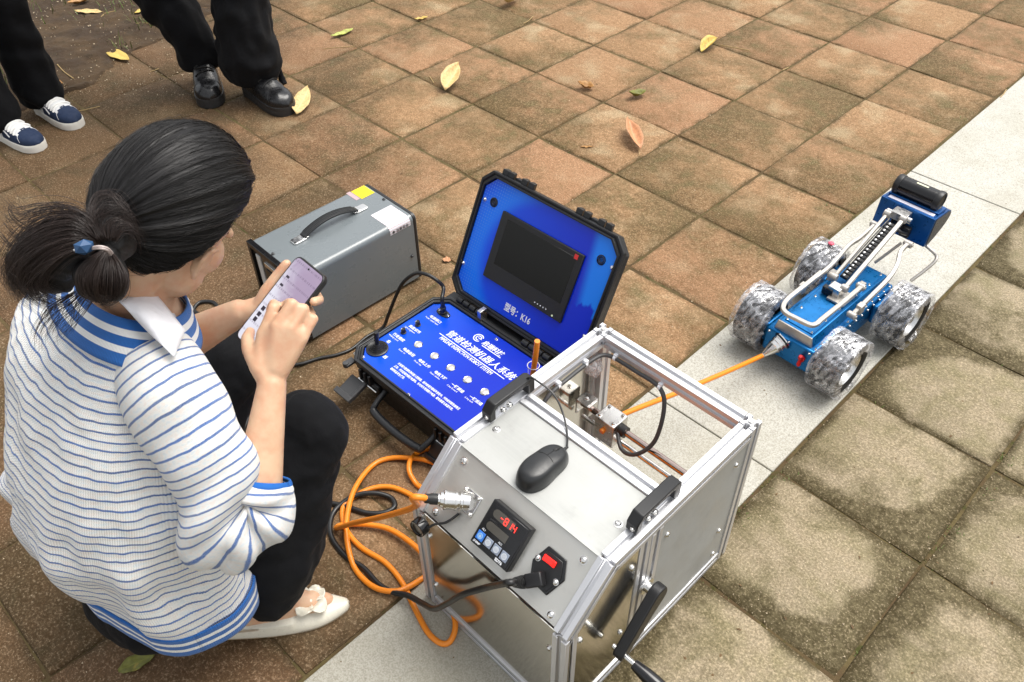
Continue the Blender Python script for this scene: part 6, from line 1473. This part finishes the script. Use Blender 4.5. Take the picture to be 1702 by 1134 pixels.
TIE = V((0, -.128, -.045)); HCN = V((0, -.008, .012)); PT = (TIE - HCN).normalized()
PU = (V((0, 0, 1)) - PT * PT.z).normalized(); PR = V((1, 0, 0))
HB_T = [(0, 163), (30, 160), (55, 139), (75, 107), (95, 80), (112, 64), (140, 50), (180, 42)]
def hbeta(al):
    a = abs(math.degrees(al)); a = 360 - a if a > 180 else a
    for (a0, b0), (a1, b1) in zip(HB_T, HB_T[1:]):
        if a <= a1:
            t_ = (a - a0) / (a1 - a0); t_ = t_ * t_ * (3 - 2 * t_) * .5 + t_ * .5; return math.radians(b0 + (b1 - b0) * t_)
    return math.radians(42)
def hsurf(al, q, lift=0.0):
    """q: 0 at the tie .. 1 at the hairline"""
    th = hbeta(al) * q
    d = PT * math.cos(th) + (PU * math.cos(al) + PR * math.sin(al)) * math.sin(th)
    r_ = 1 / math.sqrt((d.x / .0880) ** 2 + (d.y / .1120) ** 2 + (d.z / (.1150 if d.z > 0 else .108)) ** 2)
    g = noise.noise(V((math.cos(al) * 14, math.sin(al) * 14, q * 1.2))) * .0026 + noise.noise(V((math.cos(al) * 4, math.sin(al) * 4, q * 2.2 + 7))) * .0040 + noise.noise(V((math.cos(al) * 45, math.sin(al) * 45, q * 1.0))) * .0011
    taper = min(1, (1 - q) * 9)
    p = HCN + d * (r_ + (g + .003) * taper - .004 * (1 - taper) + lift)
    k = max(0, 1 - th / .42); p = p.lerp(TIE + PT * .006 + (PU * math.cos(al) + PR * math.sin(al)) * (.013 + g), k ** 1.5)
    return HMX @ p
mb = MB(); mb.uv = []; NU, NV = 260, 46
for j in range(NV + 1):
    for i in range(NU + 1):
        al = -pi + 2 * pi * i / NU; mb.v.append(hsurf(al, j / NV)); mb.uv.append((i / NU, j / NV))
mb.f = [(j * (NU + 1) + i, j * (NU + 1) + i + 1, (j + 1) * (NU + 1) + i + 1, (j + 1) * (NU + 1) + i) for j in range(NV) for i in range(NU)]; mb.mi = [0] * len(mb.f)
hair = obj('hair', mb, MAT['hair'], woman, smooth=180, fixn=False, world=True); m_ = hair.modifiers.new('t', 'SOLIDIFY'); m_.thickness = .003; m_.offset = -1
r = random.Random(21)
sb = MB()
def strand(mb, pts, r0, n=3):
    N = len(pts); mb.tube(pts, [r0 * (1 - .75 * (i / (N - 1)) ** 2) for i in range(N)], n)
for k in range(1500):
    al = r.uniform(-pi, pi); q1 = 1.0 if r.random() < .5 else r.uniform(.5, 1); q0 = r.uniform(.06, q1 - .3)
    l_ = abs(r.gauss(0, .0012)) + .0003; fly = r.random() < .05; da = r.gauss(0, .30 if r.random() < .12 else (.12 if fly else .055))
    N = 9; ps = []
    for i in range(N):
        t_ = i / (N - 1); q = q1 + (q0 - q1) * t_
        ps.append(hsurf(al + da * t_, q, l_ + (.006 * math.sin(pi * t_) * r.random() if fly else 0)))
    strand(sb, ps, r.uniform(.00022, .00045))
for k in range(150):
    al = r.uniform(-pi, pi); q1 = r.uniform(.45, 1); q0 = q1 - r.uniform(.15, .4); pk = r.uniform(.003, .013); da = r.gauss(0, .18); N = 8
    strand(sb, [hsurf(al + da * i / 7, q1 + (q0 - q1) * i / 7, .001 + pk * (i / 7) ** 1.5) for i in range(N)], r.uniform(.00018, .0003))
# short wisps at the nape, temple and in front of the ear
for k in range(90):
    al = r.choice((1, -1)) * r.uniform(1.3, 3.1); p = hsurf(al, .985); q = hsurf(al, .85)
    d = (p - q).normalized(); dn = (HMX.to_3x3() @ V((0, -.2, -1))).normalized()
    L_ = r.uniform(.01, .035); strand(sb, [p, p + d * L_ * .5 + dn * .002, p + d * L_ * .8 + dn * L_ * .3], .00028)
obj('hair_strands', sb, MAT['strand'], woman, smooth=180, fixn=False, world=True, kind='stuff')
# gathered tail: dark mass and many separate strands
P0 = DP(160, 406, 1.085)
def epx(u, v, d, ru, rv, rd, rot=0):
    k = d / FPX; x = (CR * math.cos(rot) + CD * math.sin(rot)); y = (CD * math.cos(rot) - CR * math.sin(rot)); return ell(DP(u, v, d), x, y, CF, ru * k, rv * k, rd * k)
tl = [epx(95, 420, 1.10, 66, 46, 44, .25), epx(62, 440, 1.115, 50, 44, 38, .4), epx(130, 392, 1.09, 44, 40, 36), epx(186, 400, 1.10, 40, 42, 40), epx(82, 462, 1.12, 46, 26, 30, .3)]
tm2 = blob(tl, .004, 5, 'ponytail')
push(tm2, lambda p: nz(p, 60, 2) * .004)
def hair_uv(me, cen, ax):
    ul = me.uv_layers.new(name='UVMap'); 
    co = [v.co.copy() for v in me.vertices]
    for l in me.loops:
        d = co[l.vertex_index] - cen; u = math.atan2(d.dot(CD), d.dot(CR)) if ax == 'fan' else d.dot(CR) * 22; w_ = d.length * 6 if ax == 'fan' else d.dot(CD) * 8
        ul.data[l.index].uv = (u * .28 if ax == 'fan' else u * .2, w_)
hair_uv(tm2, P0, 'fan')
pony = put('ponytail', tm2, MAT['hair'], woman)
tl2 = [epx(148, 458, 1.075, 27, 30, 26), epx(185, 460, 1.075, 29, 44, 28, -.2), epx(160, 478, 1.08, 34, 24, 26), epx(178, 428, 1.08, 22, 30, 22)]
tm3 = blob(tl2, .0035, 4, 'ponytail_loop'); hair_uv(tm3, DP(165, 420, 1.06), 'lin'); put('ponytail_loop', tm3, MAT['hair'], woman)
tb = MB()
def bundle(guides, n, spread, mb, rad=(.00022, .00045), seg=4):
    for k in range(n):
        g = r.choice(guides); jit = [r.gauss(0, 1) for _ in range(3)]; ps = []
        h = r.choice(guides); t0 = r.random() * .6
        N = len(g)
        for i, (u, v, d) in enumerate(g):
            u2, v2, d2 = h[min(i, len(h) - 1)]; u, v, d = u + (u2 - u) * t0, v + (v2 - v) * t0, d + (d2 - d) * t0
            s_ = spread * (.25 + .9 * i / (N - 1)); ps.append(DP(u + jit[0] * s_ + r.gauss(0, s_ * .18), v + jit[1] * s_ + r.gauss(0, s_ * .18), d + jit[2] * s_ * .0007))
        strand(mb, spline(ps, seg), r.uniform(*rad))
FAN = [[(162, 402, 1.065), (128, 362, 1.055), (82, 362, 1.06), (40, 392, 1.075), (14, 440, 1.085), (30, 478, 1.09)],
       [(160, 405, 1.065), (125, 380, 1.05), (75, 388, 1.055), (30, 420, 1.07), (18, 462, 1.085), (55, 492, 1.09)],
       [(158, 408, 1.06), (120, 400, 1.045), (78, 415, 1.05), (42, 445, 1.065), (40, 478, 1.08), (78, 500, 1.09)],
       [(156, 412, 1.06), (118, 418, 1.045), (85, 440, 1.055), (65, 466, 1.07), (75, 490, 1.08), (100, 500, 1.085)],
       [(165, 398, 1.07), (150, 365, 1.06), (112, 348, 1.06), (70, 350, 1.07), (35, 360, 1.08), (18, 345, 1.09)]]
bundle(FAN[:4], 620, 9, tb); bundle(FAN[4:], 60, 9, tb); bundle(FAN, 130, 17, tb, (.0002, .0003))
LOOP = [[(172, 418, 1.055), (150, 432, 1.05), (132, 456, 1.048), (138, 484, 1.055), (160, 496, 1.06), (185, 492, 1.065)],
        [(178, 418, 1.055), (168, 440, 1.045), (160, 466, 1.042), (165, 492, 1.055), (185, 500, 1.065)],
        [(184, 420, 1.06), (198, 440, 1.05), (206, 466, 1.05), (200, 490, 1.06), (180, 500, 1.07)]]
bundle(LOOP, 420, 5, tb)
TUFT = [[(165, 398, 1.06), (150, 360, 1.06), (160, 330, 1.07), (185, 325, 1.075), (205, 345, 1.075), (214, 368, 1.08)], [(170, 396, 1.06), (160, 372, 1.06), (178, 352, 1.06), (200, 352, 1.07), (220, 372, 1.08), (226, 400, 1.09)], [(190, 400, 1.065), (205, 380, 1.065), (222, 385, 1.075), (232, 410, 1.085)]]
bundle(TUFT, 170, 7, tb)
WISP = [[(150, 470, 1.06), (118, 500, 1.08), (84, 520, 1.12), (62, 545, 1.14), (58, 580, 1.145)], [(160, 490, 1.06), (140, 520, 1.10), (118, 545, 1.13), (95, 560, 1.14)], [(150, 480, 1.06), (128, 505, 1.09), (122, 535, 1.13), (112, 558, 1.14)], [(115, 490, 1.08), (80, 510, 1.11), (66, 535, 1.14), (55, 560, 1.145)]]
bundle(WISP, 60, 5, tb, (.0003, .00045))
WISP2 = [[(70, 385, 1.07), (40, 372, 1.08), (22, 355, 1.085), (20, 338, 1.09), (30, 335, 1.09)], [(30, 420, 1.08), (14, 408, 1.085), (2, 395, 1.09), (-8, 385, 1.09)], [(40, 400, 1.08), (20, 385, 1.09), (8, 370, 1.09)]]
bundle(WISP2, 36, 4, tb, (.00025, .0004))
obj('ponytail_strands', tb, MAT['strand_b'], woman, smooth=180, fixn=False, world=True, kind='stuff')
# hair tie: faceted blue bead on a pale elastic
bm_ = bmesh.new(); bmesh.ops.create_icosphere(bm_, subdivisions=1, radius=1)
mb = MB(); tc = DP(140, 411, 1.035); q = frame(tc, CR, -CD); q = q @ rotz(.25) @ M.Diagonal((.0135, .0100, .0105, 1))
mb.add([v.co.copy() for v in bm_.verts], [tuple(v.index for v in f.verts) for f in bm_.faces], q); bm_.free()
bead = obj('hair_bead', mb, simple('matt_blue_bead', (.020, .070, .170), .45, var=.05), woman, smooth=0, world=True)
mb = MB(); mb.tube(spline([DP(153, 412, 1.036), DP(165, 410, 1.028), DP(178, 413, 1.034), DP(186, 421, 1.05)], 6), .0019, 8); mb.tube(spline([DP(153, 414, 1.036), DP(166, 413, 1.028), DP(178, 416, 1.034), DP(184, 424, 1.05)], 6), .0015, 8); obj('hair_elastic', mb, simple('pale_elastic', (.45, .38, .36), .5), woman, world=True)
mb = MB(); mb.sph(DP(124, 416, 1.036), .0016, 10, 8); obj('tie_end', mb, simple('clear_bead', (.7, .7, .72), .15), woman, world=True)
# ---------------------------------------------------------------- two bystanders (seen from the shins down)
def zmat(o, d):
    d = V((d.x, d.y, 0)).normalized(); y = V((-d.y, d.x, 0)); m = M((d, y, V((0, 0, 1)))).transposed().to_4x4(); m.translation = V((o.x, o.y, 0)); return m
NAVY = simple('navy_suede', (.008, .021, .060), .8, var=.2, bump=.3, bscale=900); RUBW = simple('off_white_rubber', (.74, .72, .66), .5, var=.05); LACE = simple('white_lace', (.78, .77, .74), .75, bump=.4, bscale=1500); CANV = simple('white_canvas', (.66, .66, .66), .8, bump=.4, bscale=1300)
BLEA = simple('black_boot_leather', (.010, .010, .011), .28, var=.3, bump=.35, bscale=160); BSOL = simple('dark_boot_sole', (.022, .022, .023), .5)
def outline(L, wf, wh):
    return lambda t_: (wh + (wf - wh) * max(0, min(1, (t_ - .15) / .45)) ** 1.2) * (min(1, (1 - (1 - min(1, t_ / .09)) ** 2)) ** .5) * (1 if t_ < .74 else max(0, 1 - ((t_ - .74) / .26) ** 2.3) ** .5)
def sneaker(parent, M_):
    L = .262; w_ = outline(L, .046, .034)
    pl = [(t_ * L, w_(t_)) for t_ in [k / 36 for k in range(37)]]; pl = pl + [(x, -y) for x, y in pl[::-1][1:-1]]
    mb = MB(); tub(mb, [(pl, 0), (pl, .004), ([(x * 1.004 - .0005, y * 1.02) for x, y in pl], .016), (pl, .028), ([(x, y * .93) for x, y in pl], .031)], M_); so_ = obj('sneaker', mb, RUBW, parent, bevel=.0012, world=True, smooth=50)
    def up(a, b):
        t_ = .012 + b * .988; w = w_(t_) * .955; h_ = .073 - .012 * math.sin(pi * min(1, t_ / .42)) if t_ < .36 else .073 - .041 * min(1, (t_ - .36) / .50) ** .85
        if t_ > .86: h_ = .032 * max(.05, 1 - ((t_ - .86) / .14) ** 2.2) ** .5
        an = -pi / 2 + pi * a
        return M_ @ V((t_ * L, w * math.copysign(abs(math.sin(an)) ** .75, an), .026 + h_ * math.cos(an) ** .72))
    mb = MB(); NU_, NV_ = 24, 36; mb.grid(up, NU_, NV_)
    for i, f in enumerate(mb.f):
        b = (i // NU_ + .5) / NV_; a = (i % NU_ + .5) / NU_; s_ = abs(a - .5) * 2
        mb.mi[i] = 0 if (b > .70 + .10 * s_ or (b > .40 and s_ > .48) or b < .22) else 1
    obj('upper', mb, [NAVY, CANV], so_, smooth=180, fixn=False, world=True)
    for k in range(7):
        t_ = .37 + k * .052; p = [up(.5 + q * .30, t_) + V((0, 0, .0028)) for q in [-1, -.6, -.2, .2, .6, 1]]; sh = (M_.to_3x3() @ V((.010, 0, 0)))
        mb = MB(); mb.tube(spline([q + sh * (j / 5) * (1 if k % 2 else -1) for j, q in enumerate(p)], 3), .0036, 6, flat=.5); obj('lace', mb, LACE, so_, world=True)
    for sg in (-1, 1):
        mb = MB(); mb.tube(spline([up(.5 + sg * .36, .20), up(.5 + sg * .42, .34), up(.5 + sg * .34, .46), up(.5 + sg * .40, .60)], 5), .0034, 6, flat=.5); obj('side_stripe', mb, CANV, so_, world=True)
        mb = MB(); mb.tube(spline([up(.5 + sg * .42, .80), up(.5 + sg * .25, .745), up(.5, .715)], 5), .0008, 5); obj('seam', mb, CANV, so_, world=True)
    return so_
def boot(parent, M_):
    L = .292; w_ = outline(L, .056, .044)
    pl = [(t_ * L, w_(t_)) for t_ in [k / 36 for k in range(37)]]; pl = pl + [(x, -y) for x, y in pl[::-1][1:-1]]
    mb = MB(); tub(mb, [([(x, y * .97) for x, y in pl], 0), (pl, .003), (pl, .020), ([(x, y * .985) for x, y in pl], .022), (pl, .024), (pl, .036), ([(x, y * .92) for x, y in pl], .039)], M_); so_ = obj('boot', mb, BSOL, parent, bevel=.0012, world=True, smooth=50)
    def up(a, b):
        t_ = .012 + b * .988; w = w_(t_) * .95; h_ = .115 if t_ < .34 else .115 - .068 * min(1, (t_ - .34) / .40) ** .8
        if t_ > .78: h_ = .047 * max(.05, 1 - ((t_ - .78) / .22) ** 2.6) ** .5
        an = -pi / 2 + pi * a
        return M_ @ (V((t_ * L, w * math.copysign(abs(math.sin(an)) ** .8, an), .034 + h_ * math.cos(an) ** .65)) + V((0, 0, nz(V((t_ * L, w * an, 0)), 40) * .0035)))
    mb = MB(); mb.grid(up, 26, 36); obj('upper', mb, BLEA, so_, smooth=180, fixn=False, world=True)
    mb = MB(); mb.tube(spline([up(.08, .80), up(.25, .745), up(.5, .715), up(.75, .745), up(.92, .80)], 6), .0018, 6); obj('toe_seam', mb, BLEA, so_, world=True)
    for k in range(5):
        t_ = .36 + k * .060; mb = MB(); mb.tube(spline([up(.5 + q * .22, t_ + .02 * q * (1 if k % 2 else -1)) + V((0, 0, .003)) for q in (-1, -.4, .4, 1)], 4), .0026, 6); obj('lace', mb, MAT['cord'], so_, world=True)
    return so_
def stander(root, legs, shirt, skin_parts=True):
    """legs: [(hip, knee, ankle, hem radius, knee radius)] ; trunk, arms and head above"""
    hips = [l[0] for l in legs]; pel = sum(hips, V()) / 2; ax = (hips[1] - hips[0]).normalized()
    tp_ = [[(hips[0] + V((0, 0, .02)), .115), (hips[1] + V((0, 0, .02)), .115)], [(pel + V((0, 0, .06)), .13), (pel + V((0, 0, .16)), .125)]]
    for h_, k_, a_, hr, kr, hem in legs: tp_ += [[(h_, .105), (h_.lerp(k_, .5), (.10 + kr) / 2 + .01), (k_, kr)], [(k_, kr), (k_.lerp(hem, .5), (kr + hr) / 2), (hem, hr)]]
    me = blob(tp_, .010, 5, 'trousers', .6)
    zmin = min(l[5].z for l in legs) - .055
    def zp(p):
        if p.z < zmin: p.z = zmin + (p.z - zmin) * .12
        return p
    push(me, lambda p: nz(V((p.x, p.y, p.z * .35)), 11, 4) * .022 + nz(V((p.x, p.y, p.z * .6)), 24, 8) * .010 + math.sin(p.z * 42 + nz(p, 6, 3) * 8) * .004, zp)
    put('trousers', me, MAT['black_cloth'], root)
    sh = pel + V((0, 0, .56)); up_ = []
    up_ += [[(pel + V((0, 0, .20)), .115), (sh - V((0, 0, .10)), .125)], [(sh - ax * .17, .055), (sh + ax * .17, .055)], [(sh, .06), (sh + V((0, 0, .10)), .052)], ell(sh + V((0, 0, .21)), (1, 0, 0), (0, 1, 0), (0, 0, 1), .078, .09, .115)]
    sl_ = []
    for q in (-1, 1):
        s0 = sh + ax * .18 * q; e0 = s0 + ax * .05 * q + V((0, 0, -.28)); w0 = e0 + V((0, 0, -.24)) + ax * .01 * q
        up_ += [[(s0, .045), (e0, .036), (w0, .026)], [(w0, .026), (w0 + V((0, 0, -.08)), .030), (w0 + V((0, 0, -.17)), .014)]]
        sl_ += [[(s0, .062), (e0, .052), (e0.lerp(w0, .8), .042)]]
    for h_, k_, a_, hr, kr, hem in legs: up_ += [[(h_, .08), (k_, .05), (a_, .032)], [(h_, .085), (pel + V((0, 0, .1)), .10)]]
    put('body', blob(up_, .009, 4, 'body'), MAT['skin'], root)
    put('shirt', blob([[(pel + V((0, 0, .12)), .135), (sh - V((0, 0, .10)), .145)], [(sh - ax * .16 - V((0, 0, .02)), .07), (sh + ax * .16 - V((0, 0, .02)), .07)]] + sl_, .010, 5, 'shirt'), shirt, root)
    put('hair', blob([ell(sh + V((0, 0, .235)), (1, 0, 0), (0, 1, 0), (0, 0, 1), .088, .10, .105)], .01, 3, 'hair'), MAT['strand'], root)
DARKS = cloth('dark_shirt_cloth', (.02, .022, .03))
# left edge: navy sneakers under straight black trousers
tA, tB = G(134, 214), G(72, 251); dA = (G(134, 214) - G(72, 184)).normalized(); dB = (G(72, 251) - G(10, 226)).normalized()
mA, mB_ = zmat(tA - dA * .262, dA), zmat(tB - dB * .262, dB)
pw = (mA.translation + mB_.translation) / 2
p1 = thing('person', 'standing person in black trousers and navy white-soled sneakers at the left photo edge', 'person', TR(pw))
sneaker(p1, mA); sneaker(p1, mB_)
aA, aB = mA @ V((.058, 0, .09)), mB_ @ V((.058, 0, .09))
side = V((-dA.y, dA.x, 0)); bk_ = -dA
stander(p1, [(aA + V((0, 0, .80)) + bk_ * .02, aA + V((0, 0, .40)) + dA * .02 , aA, .082, .074, aA + V((0, 0, .005)) - dA * .006), (aB + V((0, 0, .80)) + bk_ * .02, aB + V((0, 0, .40)) + dA * .02, aB, .080, .074, aB + V((0, 0, .005)) - dB * .01)], DARKS)
# behind the woman: chunky black boots under wide trousers
tC, tD = G(353, 181), G(484, 192); dC = (G(353, 181) - G(345, 122)).normalized(); dD = (G(484, 192) - G(412, 148)).normalized()
mC, mD = zmat(tC - dC * .292, dC), zmat(tD - dD * .292, dD)
p2 = thing('person', 'standing person in wide black trousers and chunky black boots behind the woman', 'person', TR((mC.translation + mD.translation) / 2))
boot(p2, mC); boot(p2, mD)
aC, aD = mC @ V((.075, 0, .10)), mD @ V((.075, 0, .10))
kC = DP(300, -5, (aC - CAM).dot(CF) - .16); kC = V((kC.x, kC.y, .46)) if False else aC + V((-.13, -.07, .36))
kD = aD + V((-.035, .03, .40))
hm_ = (kC + kD) / 2
stander(p2, [(hm_ + V((-.085, -.02, .42)), kC, aC, .088, .104, aC + V((.0, .0, .035))), (hm_ + V((.085, .02, .42)), kD, aD, .120, .098, aD + V((.0, .0, .055)))], DARKS)
mb = MB(); q0 = G(470, 122, .06); mb.tube(spline([G(458, 90, .16), G(462, 112, .10), G(468, 130, .055), G(472, 140, .035)], 5), [.012] * 10 + [.014] * 6, 10); obj('trouser_hem_corner', mb, MAT['black_cloth'], p2, world=True)
